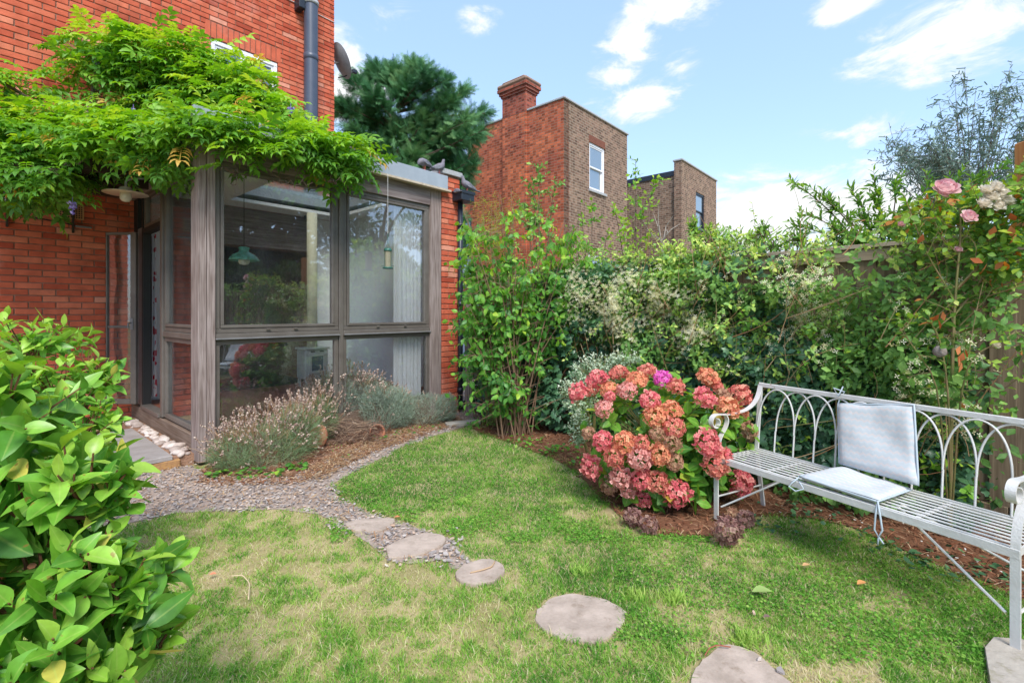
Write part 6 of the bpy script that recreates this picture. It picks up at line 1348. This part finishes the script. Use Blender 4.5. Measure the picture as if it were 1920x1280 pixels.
zz_ = TP[:, 2]; Lp, X, Nn, S, Rn = shoots(TP, TD, 4, .10, .05, 65, np.clip(.42 + .28 * (zz_ - 1.2), .2, .8), upn=.8); Rn = np.where(rs.rand(len(Rn)) < .05, 1, np.minimum(Rn, .9)); emit('foliage', ru, Lp, X, Nn, S, Rn, M['rose'], ro, 290, 'leaf', r0)
# top mass of the rose
P, D, K = in_blobs(900, [blob(1800, 385, 3.0, 85, 30, .2), blob(1880, 400, 2.8, 60, 45, .2), blob(1890, 480, 2.7, 40, 50, .15), blob(1730, 420, 3.1, 70, 25, .2)], .3); emit('foliage', ru, P, rs.normal(size=P.shape) + np.array([0, 0, -.2]), np.array([0, -.3, 1]) + rs.normal(size=P.shape) * .45, rs.uniform(.035, .06, len(P)), np.where(rs.rand(len(P)) < .07, 1, np.clip(rs.normal(.62, .18, len(P)), 0, .92)), M['rose'], ro, 0, 'leaf', r0)
def rose_bloom(p, r_, cols, nm):
    m_ = MB(); m_.smooth = True; n = 34
    for i in range(n):
        t = (i + .5) / n; ph = math.acos(1 - 1.35 * t); th = i * 2.4; d = np.array([math.sin(ph) * math.cos(th), math.sin(ph) * math.sin(th), math.cos(ph)]); rad = r_ * (.35 + .60 * t) ; nr = unit(d + rs.normal(size=3) * .25 + np.array([0, 0, .4 - t])); up = unit(np.array([0, 0, 1.0]) - nr * nr[2] + rs.normal(size=3) * .15); up = unit(up - nr * (up @ nr)); sd = np.cross(up, nr); w = r_ * (.34 + .22 * t); c = d * rad
        V = []
        for a in (-1, -.4, .4, 1):
            for bb in (-.8, .1, .9): V.append(c + sd * a * w * (1 - .3 * abs(bb)) + up * bb * w * (1 - .25 * a * a) - nr * w * (.35 * a * a) + nr * w * .35 * max(0, bb) ** 2)
        m_.add(V, None, [(k * 3 + q, k * 3 + q + 1, k * 3 + q + 4, k * 3 + q + 3) for k in range(3) for q in range(2)], rs.rand())
    o = m_.obj('rose_bloom', cols, ro, True); o.location = p - r0; o.rotation_euler = (R(rs.uniform(30, 60)), R(rs.uniform(-20, 20)), 0); return o
pk = rndmat('rose_petal_pink', [(0, (.66, .36, .38)), (1, (.82, .62, .62))], .7, .1, trans=.3); wh = rndmat('rose_petal_white', [(0, (.62, .56, .44)), (1, (.80, .77, .70))], .7, .1, trans=.3); dr = rndmat('dead_leaf', [(0, (.34, .09, .03)), (1, (.58, .24, .10))], .85, .1, trans=.2)
rose_bloom(at(1774, 352, 2.75), .055, pk, 0); rose_bloom(at(1817, 405, 2.7), .036, pk, 0); rose_bloom(at(1690, 420, 2.9), .02, pk, 0); rose_bloom(at(1797, 467, 2.85), .018, pk, 0)
for (px, py) in ((1850, 355), (1868, 350), (1880, 362), (1858, 368), (1890, 375), (1845, 380), (1872, 385)): rose_bloom(at(px, py, 2.7), .034, wh, 0)
rose_bloom(at(1868, 645, 2.6), .02, wh, 0)
P = np.array([at(px, py, 2.65) for px, py in ((1800, 650), (1806, 662), (1798, 670), (1810, 655), (1803, 680), (1768, 585), (1760, 590), (1820, 485), (1850, 495), (1880, 490), (1865, 425), (1895, 400), (1895, 425), (1730, 440), (1905, 440), (1760, 600))]); emit('dead_leaves', oval_ts, P, rs.normal(size=P.shape) * .4 + np.array([0, 0, -1]), rs.normal(size=P.shape) + np.array([0, -1, 0]), .055, rs.rand(len(P)), dr, ro, 16, 'dead_leaf', r0)
# round grey pod hanging (dried seed head)
mb = MB(); mb.smooth = True; V = icoV * (1 + .06 * np.sin(icoV[:, [1, 2, 0]] * 9)); mb.add(V * .032, icoF); o = mb.obj('seed_head', mat('grey_dry_husk', (.22, .19, .17), .95, bump=(80, 1)), ro); o.location = at(1762, 659, 2.6) - r0

# ------------------------------------------------------------------ bench
bench = thing('garden_bench', 'long pale grey metal bench with gothic arch back', 'bench', (1.382, 3.247, 0), math.atan2(-.883, .47))
M['bench'] = mat('white_grey_bench_paint', (.66, .66, .64), .5, .4, var=(.55, .545, .52), nscale=9, bump=(120, .2))
def rust(m, col=(.26, .12, .06), sc=16, lo=.64, hi=.70):
    nt = m.node_tree; L = nt.links.new; b = nt.nodes['Principled BSDF']; src = b.inputs['Base Color'].links[0].from_socket; t = nt.nodes.new('ShaderNodeTexCoord'); n = nt.nodes.new('ShaderNodeTexNoise'); n.inputs['Scale'].default_value = sc; n.inputs['Detail'].default_value = 9; n.inputs['Roughness'].default_value = .7; L(t.outputs['Object'], n.inputs['Vector'])
    r = nt.nodes.new('ShaderNodeMapRange'); r.inputs['From Min'].default_value = lo; r.inputs['From Max'].default_value = hi; L(n.outputs[0], r.inputs['Value']); mx = nt.nodes.new('ShaderNodeMix'); mx.data_type = 'RGBA'; L(r.outputs[0], mx.inputs['Factor']); L(src, mx.inputs['A']); mx.inputs['B'].default_value = (*col, 1); L(mx.outputs['Result'], b.inputs['Base Color'])
rust(M['bench']); rust(M['stone'], (.24, .18, .13), 11, .56, .72); rust(M['stone2'], (.26, .24, .15), 9, .56, .72)

BL = 1.45
# local frame: x along the bench towards the camera's right, y to the back, z up
def bpart(name, fn, m=None, smooth=False):
    mb = MB(); fn(mb); return mb.obj(name, m or M['bench'], bench, smooth)
SZ = .43
for x in (0.0, BL):
    bpart('front_leg', lambda m: m.strip([(x, .0, 0.003), (x, .0, .2), (x, .0, SZ - .0)], (1, 0, 0), .032, .010)); bpart('foot', lambda m: m.box(x - .028, x + .028, -.03, .03, .0225 if x > 1 else .0, .0285 if x > 1 else .008, bev=.002))
    bpart('back_leg', lambda m: m.strip([(x, .50, 0.003), (x, .455, .25), (x, .425, SZ), (x, .44, .6), (x, .475, .90)], (1, 0, 0), .028, .012))
    # arm: flat strip flowing from the back post down and forward into a scroll
    def arm(m):
        pts = [(.468, .885), (.455, .84), (.43, .79), (.38, .745), (.30, .715), (.20, .705), (.10, .705), (.02, .715)]
        c = np.array([-.01, .665]); r_ = .052
        for k in range(14):
            a = R(75 + k * 27); rr_ = r_ * (1 - .038 * k); pts.append((c[0] + rr_ * math.cos(a), c[1] + rr_ * math.sin(a)))
        P = np.array([(x, p[0], p[1]) for p in pts]); t = np.arange(len(P)); T_ = np.linspace(0, len(P) - 1, 60); Q = np.stack([np.interp(T_, t, P[:, k]) for k in range(3)], 1); Q[1:-1] = (Q[:-2] + Q[1:-1] * 2 + Q[2:]) / 4; m.strip(Q, (1, 0, 0), .034, .006)
    bpart('armrest', arm)
    bpart('arm_support', lambda m: m.strip(bezier((x, .0, SZ), (x, .01, .54), (x, .075, .60), 8).tolist()[:-1] + bezier((x, .075, .60), (x, .13, .66), (x, .09, .700), 8).tolist(), (1, 0, 0), .030, .007))
    bpart('side_rail', lambda m: m.strip([(x, .006, SZ - .018), (x, .42, SZ - .018)], (0, 0, 1), .03, .008))
    bpart('side_stretcher', lambda m: m.tube([(x, .0, .16), (x, .47, .16)], .006, 6))
bpart('front_rail', lambda m: m.box(-.015, BL + .015, -.006, .004, SZ - .034, SZ + .004, bev=.0015))
bpart('rear_rail', lambda m: m.box(-.015, BL + .015, .418, .428, SZ - .03, SZ + .006, bev=.0015))
for i in range(9):
    y = .027 + i * .0455; bpart('seat_slat', lambda m: m.box(.004, BL - .004, y - .009, y + .009, SZ - .002, SZ + .002, bev=.0008))
for x in (.34, .72, 1.10): bpart('cross_bar', lambda m: m.box(x - .009, x + .009, .005, .417, SZ - .012, SZ - .0045))
bpart('top_rail', lambda m: m.box(-.012, BL + .012, .463, .479, .868, .898, bev=.003))
yb_ = lambda z: np.interp(z, [SZ, .6, .9], [.423, .44, .474])
nb = 11; sp2 = BL / nb
for i in range(nb + 1):
    if 0 < i < nb: bpart('back_bar', lambda m: m.tube([(i * sp2, yb_(z), z) for z in (SZ, .52, .58)], .0055, 6))
for i in range(nb - 1):
    x0, x1 = i * sp2, (i + 2) * sp2; xm = (x0 + x1) / 2; pts = []
    for k in range(25):
        a = math.pi * k / 24; xx = xm - (x1 - x0) / 2 * math.cos(a); zz = .58 + .284 * math.sin(a) ** .85 if 0 < k < 24 else .58; pts.append((xx, yb_(zz) + (.0045 if i % 2 else -.0045), zz))
    bpart('back_arch', lambda m: m.tube(pts, .0052, 6))
for (xa, xb) in ((0.03, .42), (BL - .03, BL - .50)): 
    bpart('brace', lambda m: m.tube([(xa, .0 if xa > 1 else .01, .16 if xa > 1 else .10), (xb, .2, SZ - .03)], .0062, 6)); bpart('brace', lambda m: m.tube([(xa, .47, .16), (xb, .24, SZ - .03)], .0062, 6))
# cushions
def cushm():
    m = bpy.data.materials.new('zigzag_cloth'); m.use_nodes = True; nt = m.node_tree; L = nt.links.new; b = nt.nodes['Principled BSDF']; uv = nt.nodes.new('ShaderNodeTexCoord'); sp_ = nt.nodes.new('ShaderNodeSeparateXYZ'); L(uv.outputs['Object'], sp_.inputs[0])
    def mt(op, a, bb, c=None):
        n = nt.nodes.new('ShaderNodeMath'); n.operation = op
        for i, v in enumerate((a, bb, c)):
            if v is None: continue
            if isinstance(v, (int, float)): n.inputs[i].default_value = v
            else: L(v, n.inputs[i])
        return n.outputs[0]
    zig = mt('PINGPONG', mt('ADD', sp_.outputs[0], 5.0), .016); s_ = mt('FRACT', mt('MULTIPLY', mt('ADD', sp_.outputs[1], mt('MULTIPLY', zig, .75)), 26.0), 0)
    r = nt.nodes.new('ShaderNodeValToRGB'); L(s_, r.inputs[0]); e = r.color_ramp.elements; e[0].position = .0; e[0].color = (.475, .52, .535, 1); e[1].position = .30; e[1].color = (.51, .555, .575, 1)
    e2 = e.new(.38); e2.color = (.57, .535, .52, 1); e3 = e.new(.62); e3.color = (.57, .535, .52, 1); e4 = e.new(.70); e4.color = (.475, .525, .545, 1)
    L(r.outputs[0], b.inputs['Base Color']); b.inputs['Roughness'].default_value = .95; n = nt.nodes.new('ShaderNodeTexNoise'); n.inputs['Scale'].default_value = 26; L(uv.outputs['Object'], n.inputs['Vector']); bp = nt.nodes.new('ShaderNodeBump'); bp.inputs['Strength'].default_value = .35; bp.inputs['Distance'].default_value = .008; L(n.outputs[0], bp.inputs['Height']); L(bp.outputs[0], b.inputs['Normal']); return m
M['cushion'] = cushm(); M['piping'] = mat('pale_blue_piping', (.42, .49, .54), .9)
bR = Matrix.Translation(bench.location) @ Matrix.Rotation(math.atan2(-.883, .47), 4, 'Z')
def cushion(corners, th, label):
    """corners in bench space: front-left, front-right, back-right, back-left"""
    c = [Vector(p) for p in corners]; ctr = sum(c, Vector()) / 4; xa = ((c[1] - c[0]) + (c[2] - c[3])).normalized(); ya = ((c[3] - c[0]) + (c[2] - c[1])); ya = (ya - xa * ya.dot(xa)).normalized(); za = xa.cross(ya)
    Mx = Matrix((xa, ya, za)).transposed().to_4x4(); Mx.translation = ctr; inv = Mx.inverted(); lc = [inv @ p for p in c]
    n = 22; V = []
    for s_ in (1, -1):
        for j in range(n + 1):
            for i in range(n + 1):
                u, v = i / n, j / n; p = (lc[0] * (1 - u) + lc[1] * u) * (1 - v) + (lc[3] * (1 - u) + lc[2] * u) * v; e = min(1, min(u, 1 - u, v, 1 - v) / .10); pf = (1 - (1 - e) ** 2) ** .5
                h = th / 2 * pf * (1 + .15 * math.sin(9 * u + 4 * v) * math.sin(8 * v + 1) + .04 * math.sin(23 * u - 9 * v)) + .005 * math.sin(9 * u * v + 2 * u); V.append((p.x * (1 + .0), p.y, s_ * h + .010 * math.sin(3 * u + 2) * math.sin(2.5 * v)))
    W = n + 1; o1 = W * W; Q = [(j * W + i, j * W + i + 1, (j + 1) * W + i + 1, (j + 1) * W + i) for j in range(n) for i in range(n)] + [(o1 + j * W + i, o1 + (j + 1) * W + i, o1 + (j + 1) * W + i + 1, o1 + j * W + i + 1) for j in range(n) for i in range(n)]
    mb = MB(); mb.add(V, None, Q); o = mb.obj('cushion', M['cushion'], None, True); o.matrix_world = bR @ Mx; tag(o, label, 'cushion')
    pb = MB(); pb.smooth = True; e = [lc[0], lc[1], lc[2], lc[3], lc[0]]; pts = []
    for a_, b__ in zip(e[:-1], e[1:]):
        for k in range(12): q = a_.lerp(b__, k / 12); pts.append((q.x, q.y, .006 * math.sin(3 * ((q.x + .2) / .4) + 2) * .7))
    pts.append(pts[0]); pb.tube(pts, .0055, 6); pb.obj('piping', M['piping'], o)
    return o, lc, ctr
c1, lc1, k1 = cushion([(.56, .005, .462), (.955, .0, .462), (.96, .335, .466), (.60, .36, .466)], .035, 'flat square zigzag cushion lying on the bench seat')
c2, lc2, k2 = cushion([(.60, .345, .50), (1.0, .30, .505), (.925, .448, .895), (.53, .455, .835)], .035, 'square grey zigzag cushion leaning against the bench back')
mt_ = MB(); mt_.smooth = True
def tie(o, pts): 
    m_ = MB(); m_.smooth = True; inv = o.matrix_world.inverted(); m_.tube([tuple(inv @ (bR @ Vector(p))) for p in pts], .0045, 6); m_.obj('tie', M['piping'], o)
bpy.context.view_layer.update()
tie(c2, [(.53, .455, .835), (.53, .485, .88), (.55, .49, .91), (.50, .46, .93), (.54, .44, .885), (.56, .45, .945), (.535, .46, .89)])
tie(c1, [(.955, .0, .462), (.975, -.02, .40), (.985, -.02, .33), (.97, -.02, .29), (.95, -.02, .32), (.955, -.018, .40), (.955, 0, .45)]); tie(c1, [(.97, -.02, .29), (.965, -.02, .25)]); tie(c1, [(.97, -.02, .29), (.99, -.02, .265)])
tie(c1, [(.56, .005, .462), (.53, -.02, .42), (.52, -.03, .40), (.56, -.03, .385), (.60, -.02, .41), (.57, -.015, .44)])

# ------------------------------------------------------------------ slate chips, mulch, litter
def chips(root, polyw, n, smin, smax, m, nparts, name, stuffname, z=.008, thick=.006, density_fn=None, tilt=.25):
    lo = polyw.min(0); hi = polyw.max(0); x = rs.uniform(lo[0], hi[0], n); y = rs.uniform(max(lo[1], 1.5), min(hi[1], 9), n); jx = (vnoise(x, y, 9, 61) - .5) * .14 + rs.normal(size=n) * .018; jy = (vnoise(x, y, 9, 62) - .5) * .14 + rs.normal(size=n) * .018; ok = inpoly(x + jx, y + jy, polyw)
    for sp_ in stone_polys: ok &= ~inpoly(x, y, sp_) | (rs.rand(n) < .004)
    if density_fn is not None: ok &= rs.rand(n) < density_fn(x, y)
    x, y = x[ok], y[ok]; k = len(x); tp = []
    for j in range(5):
        r_ = np.random.RandomState(j); nn = 5; a = np.sort(r_.rand(nn) * 6.28 + np.arange(nn)) if False else np.arange(nn) * 2 * math.pi / nn + r_.uniform(-.4, .4, nn); rad = r_.uniform(.6, 1.0, nn) * np.array([1, .8, 1, .7, .9]); V = [(rad[i] * math.cos(a[i]), rad[i] * .62 * math.sin(a[i]), z_) for z_ in (0, .22) for i in range(nn)]
        T = [(5, 6, 7), (5, 7, 8), (5, 8, 9)]; Q = [(i, (i + 1) % 5, 5 + (i + 1) % 5, 5 + i) for i in range(5)]; tp.append((np.array(V), np.array(T), np.array(Q)))
    P = np.stack([x, y, rs.uniform(z, z + .012, k)], 1); a = rs.rand(k) * 6.28; X = np.stack([np.cos(a), np.sin(a), rs.normal(size=k) * tilt * .6], 1); Nn = np.array([0, 0, 1]) + rs.normal(size=(k, 3)) * tilt
    emit(stuffname, tp, P, X, Nn, rs.uniform(smin, smax, k), rs.rand(k), m, root, nparts, name, (0, 0, 0), smooth=False)
M['slate'] = rndmat('slate_chip', [(0, (.20, .175, .165)), (.35, (.34, .30, .285)), (.6, (.45, .405, .38)), (.8, (.56, .48, .42)), (1, (.52, .35, .24))], .75, .25)
chips(path, path_poly, 44000, .007, .023, M['slate'], 300, 'slate_chip', 'slate_chips')
def litter(root, polyw, n, m, name, L=(.02, .07), r_=.0015, z=.012):
    lo = polyw.min(0); hi = polyw.max(0); x = rs.uniform(lo[0], hi[0], n); y = rs.uniform(max(1.6, lo[1]), min(hi[1], 8.5), n); ok = inpoly(x, y, polyw)
    for sp_ in stone_polys: ok &= ~inpoly(x, y, sp_)
    x, y = x[ok], y[ok]; k = len(x)
    V0 = np.array([(-1, -1, 0), (-1, 1, 0), (0, 1, .6), (0, -1, .6), (1, 1, 0), (1, -1, 0)]); le = rs.uniform(L[0], L[1], k); a = rs.rand(k) * 6.28; S = np.stack([le, np.full(k, r_) * rs.uniform(.6, 1.8, k), np.full(k, .006)], 1)
    W = V0[None] * S[:, None, :]; ca, sa = np.cos(a)[:, None], np.sin(a)[:, None]; Wx = W[..., 0] * ca - W[..., 1] * sa + x[:, None]; Wy = W[..., 0] * sa + W[..., 1] * ca + y[:, None]; Wz = W[..., 2] + rs.uniform(z, z + .02, k)[:, None] + W[..., 0] * rs.normal(size=(k, 1)) * .15
    V = np.stack([Wx, Wy, Wz], 2).reshape(-1, 3); Q = (np.array([(0, 3, 2, 1), (3, 5, 4, 2)])[None] + (np.arange(k) * 6)[:, None, None]).reshape(-1, 4); me = npmesh(name, V, [Q], np.repeat(rs.rand(k), 6)); o = ob(name, me, m, root); stuffpart(o)
M['needle'] = rndmat('red_needle_litter', [(0, (.16, .055, .03)), (.5, (.30, .13, .07)), (.85, (.40, .24, .14)), (1, (.55, .42, .28))], .9, .1)
bedl = [o for o in C.objects if o.name.startswith('flower_bed')][0]
litter(bedl, bed_left, 9000, M['needle'], 'bark_litter', (.01, .04), .003); litter(soilbed, bed_right, 26000, M['needle'], 'needle_litter', (.012, .05), .0016)
litter(path, path_poly, 14000, M['straw'], 'straw_bits', (.008, .035), .0016, .018); litter(path, gpoly([(560, 900), (600, 905), (700, 850), (800, 815), (880, 795), (820, 775), (700, 825), (600, 868)]), 7000, M['straw'], 'bark_flakes', (.012, .05), .002, .016)
chips(bedl, bed_left, 5000, .008, .018, rndmat('bark_chip', [(0, (.22, .10, .05)), (.6, (.40, .24, .15)), (1, (.52, .40, .3))], .9, .1), 0, 'bark_chip', 'bark_chips')
clod = rndmat('soil_clod', [(0, (.08, .035, .02)), (.6, (.16, .075, .045)), (1, (.26, .14, .09))], 1, .05); chips(soilbed, bed_right, 9000, .006, .022, clod, 0, 'clod', 'clods', thick=.02, tilt=1.2)
petal = rndmat('fallen_petal', [(0, (.5, .45, .38)), (1, (.74, .72, .68))], .8, .1); chips(soilbed, gpoly([(1400, 960), (1560, 980), (1700, 1040), (1850, 1110), (1920, 1120), (1920, 1040), (1700, 960), (1500, 910)]), 170, .006, .014, petal, 0, 'petal', 'fallen_petals', z=.02, density_fn=lambda x, y: np.full(len(x), .6), tilt=.5)
dchips_poly = np.array([(-1.2, 6.95, 0), (-.25, 6.75, 0), (.3, 7.6, 0), (1.5, 9, 0), (-2, 9, 0)])
drv = [o for o in C.objects if o.name.startswith('gravel_drive')][0]
chips(drv, dchips_poly, 16000, .010, .024, rndmat('pale_pebble', [(0, (.26, .20, .19)), (.5, (.46, .37, .34)), (1, (.62, .54, .50))], .8, .15), 0, 'pebble', 'gravel_stones', z=.014)
kb = MB(); kb.box(-.22, .22, -.06, .06, 0, .05, bev=.008); o = kb.obj('kerb_stone', M['stone2']); g_ = gp(868, 797); o.location = (g_[0], g_[1], 0); o.rotation_euler = (0, 0, R(22)); tag(o, 'short pale kerb stone beside the timber gate post', 'kerb')

# lawn: blades
stp = [np.array(p) for p in stone_polys]
NB_ = 820000
Yg = 1.5 + 5.6 * rs.rand(NB_) ** 1.35; Xg = rs.uniform(-1.25, 1.25, NB_) * (Yg + .15)
jx = (vnoise(Xg, Yg, 8, 71) - .5) * .12 + rs.normal(size=NB_) * .02; jy = (vnoise(Xg, Yg, 8, 72) - .5) * .12 + rs.normal(size=NB_) * .02
ok = ~inpoly(Xg + jx, Yg + jy, path_poly) & ~inpoly(Xg + jx, Yg + jy, bed_left) & ~inpoly(Xg + jx * 2, Yg + jy * 2, bed_right)
for sp_ in stp: ok &= ~inpoly(Xg + jx * .45, Yg + jy * .45, sp_)
rel = np.stack([Xg, Yg], 1) - PO[:2]; sL = rel @ A_[:2]; tL = rel @ B_[:2]; ok &= ~((sL > -1.4) & (tL > -.02))
def pxw(x, y): return 960 + F * x / y, HY + F * CH / y
gx, gy = pxw(Xg, Yg)
dry = vnoise(Xg, Yg, 2.4, 3) * .30 + vnoise(Xg, Yg, 7.5, 4) * .34 + vnoise(Xg, Yg, 19, 5) * .36; dry = (dry - .5) * 1.15 + .5
dry = dry - .03 + .07 * np.clip((gy - 980) / 120, 0, 1) * np.clip((1150 - gx) / 300, 0, 1) - .22 * ((gx > 620) & (gx < 1250) & (gy < 960)) - .10 * ((gx > 1150) & (gy < 1120)) + .10 * ((gx > 1330) & (gy > 1130) & (gx < 1650))
keepd = np.where(dry > .60, .40, 1.0) * (.55 + .45 * vnoise(Xg, Yg, 30, 9)); ok &= rs.rand(NB_) < keepd
Xg, Yg, dry, gx, gy = sel(ok, Xg, Yg, dry, gx, gy); k = len(Xg)
h = rs.uniform(.008, .021, k) * (1.15 - .6 * np.clip(dry - .4, 0, .5)) * (1 + .5 * vnoise(Xg, Yg, 4, 12)); lush = (gx > 620) & (gx < 1300) & (gy < 1000); h = np.where(lush, h * 1.1, h)
w = rs.uniform(.0010, .0021, k) * (1 + .10 * (Yg - 1.5)); a = rs.rand(k) * 6.28; ln_ = rs.normal(size=(k, 2)) * .75; ca, sa = np.cos(a), np.sin(a)
zero = np.zeros(k); B0 = np.stack([Xg, Yg, zero - .001], 1); side = np.stack([ca, sa, zero], 1) * w[:, None]; bend = np.stack([ln_[:, 0] * h, ln_[:, 1] * h, zero], 1)
md = B0 + bend * .35 + np.stack([zero, zero, h * .6], 1); tp = B0 + bend + np.stack([zero, zero, h], 1)
V = np.stack([B0 - side, B0 + side, md + side * .8, md - side * .8, tp], 1).reshape(-1, 3); off = (np.arange(k) * 5)[:, None]
h = h * np.where(rs.rand(k) < .05, 1.7, 1); rn = np.clip(.16 + 1.2 * (dry - .25) + rs.normal(size=k) * .17, 0, 1); rn = np.where(rs.rand(k) < .06, .95, rn)
M['grass'] = rndmat('grass_blade', [(0, (.06, .20, .025)), (.25, (.125, .33, .04)), (.5, (.25, .45, .07)), (.7, (.43, .52, .15)), (.86, (.58, .57, .29)), (1, (.64, .56, .38))], .7, .15, trans=.3)
me = npmesh('grass', V, [np.array([[0, 1, 2, 3]]) + off, np.array([[3, 2, 4]]) + off], np.repeat(rn, 5)); g = ob('grass', me, M['grass']); tag(g, 'short grass of the lawn, lush by the path and straw coloured in front', kind='stuff')
# clover and small round weeds in the lush part
n = 30000; px = rs.uniform(620, 1330, n); py = 830 + 190 * rs.rand(n) ** .8; Yc = F * CH / (py - HY); Xc = (px - 960) / F * Yc; px2 = rs.uniform(1150, 1900, 9000); py2 = rs.uniform(985, 1250, 9000); Y2 = F * CH / (py2 - HY); Xc = np.concatenate([Xc, (px2 - 960) / F * Y2]); Yc = np.concatenate([Yc, Y2])
ok = ~inpoly(Xc, Yc, path_poly) & ~inpoly(Xc, Yc, bed_right) & (rs.rand(len(Xc)) < np.clip((vnoise(Xc, Yc, 5, 21) - .30) * 3, .04, 1))
for sp_ in stp: ok &= ~inpoly(Xc, Yc, sp_)
rel = np.stack([Xc, Yc], 1) - PO[:2]; ok &= ~(((rel @ A_[:2]) > -1.4) & ((rel @ B_[:2]) > -.02))
Xc, Yc = Xc[ok], Yc[ok]; k = len(Xc); P = np.stack([Xc, Yc, rs.uniform(.008, .026, k)], 1)
disc = np.array([(0, 0, 0), (.5, .45, .08), (1, .3, .05), (1, -.3, .05), (.5, -.45, .08)]); clv = (disc, np.array([(0, 1, 2), (0, 2, 3), (0, 3, 4)])[:, ::-1], np.zeros((0, 4), int))
cr_ = thing('clover', 'dark green clover and small weeds spreading through the lush lawn', 'clover', (0.3, 4.2, 0)); cr_['kind'] = 'stuff'
emit('clover_leaves', [clv], P, rs.normal(size=(k, 3)) * np.array([1, 1, .2]), np.array([0, 0, 1]) + rs.normal(size=(k, 3)) * .3, rs.uniform(.008, .015, k), np.clip(rs.normal(.3, .14, k), 0, .6), M['grass'], cr_, 0, 'leaf', (0.3, 4.2, 0))
# brighter grass tufts
for i, (px, py, n, hh, lab) in enumerate(((1262, 1128 , 70, .05, 'bright green grass tuft behind the large oval stone'), (1092, 1075, 50, .035, 'bright green grass tuft above the large oval stone'), (1405, 1205, 90, .045, 'bright green grass tuft at the top of the cut off stone'), (870, 942, 60, .03, 'pale yellow green grass tuft in the lush lawn'), (1190, 1122, 40, .045, 'thin grass tuft right of the large oval stone'))):
    c = gp(px, py); root = thing('grass_tuft', lab, 'grass tuft', c, 0, 'brighter tufts in the lawn'); m_ = MB()
    for _ in range(n * 2):
        b0 = np.array([rs.normal() * .035, rs.normal() * .022, 0]); t = b0 + np.array([rs.normal() * .022, rs.normal() * .02, hh * rs.uniform(.6, 1.25)]); s_ = unit(np.array([rs.normal(), rs.normal() * .3, 0])) * .0028; md = (b0 + t) / 2 + np.array([0, 0, hh * .1]); m_.add([b0 - s_, b0 + s_, md + s_, md - s_, t], [(3, 2, 4)], [(0, 1, 2, 3)], float(np.clip(rs.normal(.58, .05), .45, .68)))
    stuffpart(m_.obj('blades', M['grass'], root))
# fallen leaves, twigs and chips lying about
def fallen(px, py, L, col, label, name='fallen_leaf', rz=0):
    V, T, Q = leaf_tpl(.6, .25, .1, 5, .4, .03); me = npmesh(name, V * L, [T, Q], None, True); o = ob(name, me, mat('fallen_leaf_' + str(px), col, .8)); o.location = tuple(gp(px, py, .02)); o.location.z = .03; o.rotation_euler = (R(8), R(-12), rz); tag(o, label, 'leaf')
fallen(1412, 1112, .085, (.24, .34, .10), 'pale green folded leaf lying on the lawn before the bench', rz=R(-10)); fallen(1608, 1098, .05, (.55, .26, .09), 'small orange leaf on the lawn below the bench seat', rz=R(10)); fallen(1505, 1063, .04, (.5, .3, .14), 'tiny tan leaf on the lawn near the hydrangea'); fallen(393, 1080, .035, (.6, .22, .12), 'small rust red leaf in the left lawn'); fallen(740, 972, .035, (.55, .2, .09), 'small rust leaf at the path edge'); fallen(1432, 1160, .03, (.16, .1, .09), 'small dark leaf on the lawn beside a white chip')
def twig(pts, r_, label, col=(.46, .32, .2)):
    P = np.array([gp(*p) + np.array([0, 0, z_]) for p, z_ in pts]); c = P[0].copy(); m_ = MB(); m_.smooth = True; t = np.arange(len(P)); T_ = np.linspace(0, len(P) - 1, 16); Q = np.stack([np.interp(T_, t, P[:, k]) for k in range(3)], 1); Q[1:-1] = (Q[:-2] + 2 * Q[1:-1] + Q[2:]) / 4; m_.tube(Q - c, r_, 6); o = m_.obj('twig', mat('twig_bark', col, .9)); o.location = tuple(c); tag(o, label, 'twig')
twig([((882, 1082), .026), ((905, 1078), .03), ((922, 1072), .03), ((928, 1060), .026)], .004, 'curved pale twig on the rounded stepping stone'); twig([((432, 1090), .03), ((455, 1092), .04), ((468, 1105), .035), ((466, 1135), .03)], .003, 'thin curled pale stalk lying in the left lawn', (.6, .48, .3))
twig([((1322, 1240), .028), ((1330, 1228), .03), ((1345, 1222), .03), ((1370, 1225), .028)], .0025, 'thin red brown twig on the cut off stepping stone', (.3, .1, .06))
for i, (px, py, s_, lab) in enumerate(((1465, 1268, .022, 'grey slate chip beside the cut off stepping stone'), (1424, 1245, .012, 'small grey chip right of the cut off stepping stone'), (820, 1052, .03, 'slate chip between second and third stepping stones'), (835, 1045, .026, 'slate chip just below the long stepping stone'), (842, 1058, .024, 'slate chip next to the rounded stepping stone'), (858, 1040, .028, 'slate chip right of the long stepping stone'), (1414, 1157, .014, 'small white stone chip on the lawn'), (866, 1050, .022, 'slate chip above the rounded stepping stone'), (812, 1042, .028, 'slate chip at the tip of the long stepping stone'))):
    m_ = MB(); a = np.sort(rs.rand(6) * 6.28); r6 = rs.uniform(.7, 1.1, 6) * s_; V = [(r6[j] * math.cos(a[j]), .7 * r6[j] * math.sin(a[j]), z_) for z_ in (0, .008) for j in range(6)]; m_.add(V, [(6, 6 + j, 7 + j) for j in range(1, 5)], [(j, (j + 1) % 6, 6 + (j + 1) % 6, 6 + j) for j in range(6)], rs.uniform(.3, .8) if 'white' not in lab else .95)
    o = m_.obj('slate_chip', M['slate']); o.location = tuple(gp(px, py)); o.location.z = .018; o.rotation_euler = (rs.uniform(-.1, .1), rs.uniform(-.1, .1), rs.rand() * 6); o.color = (1, 1, 1, 1); tag(o, lab, 'slate chip', 'loose chips in the lawn')
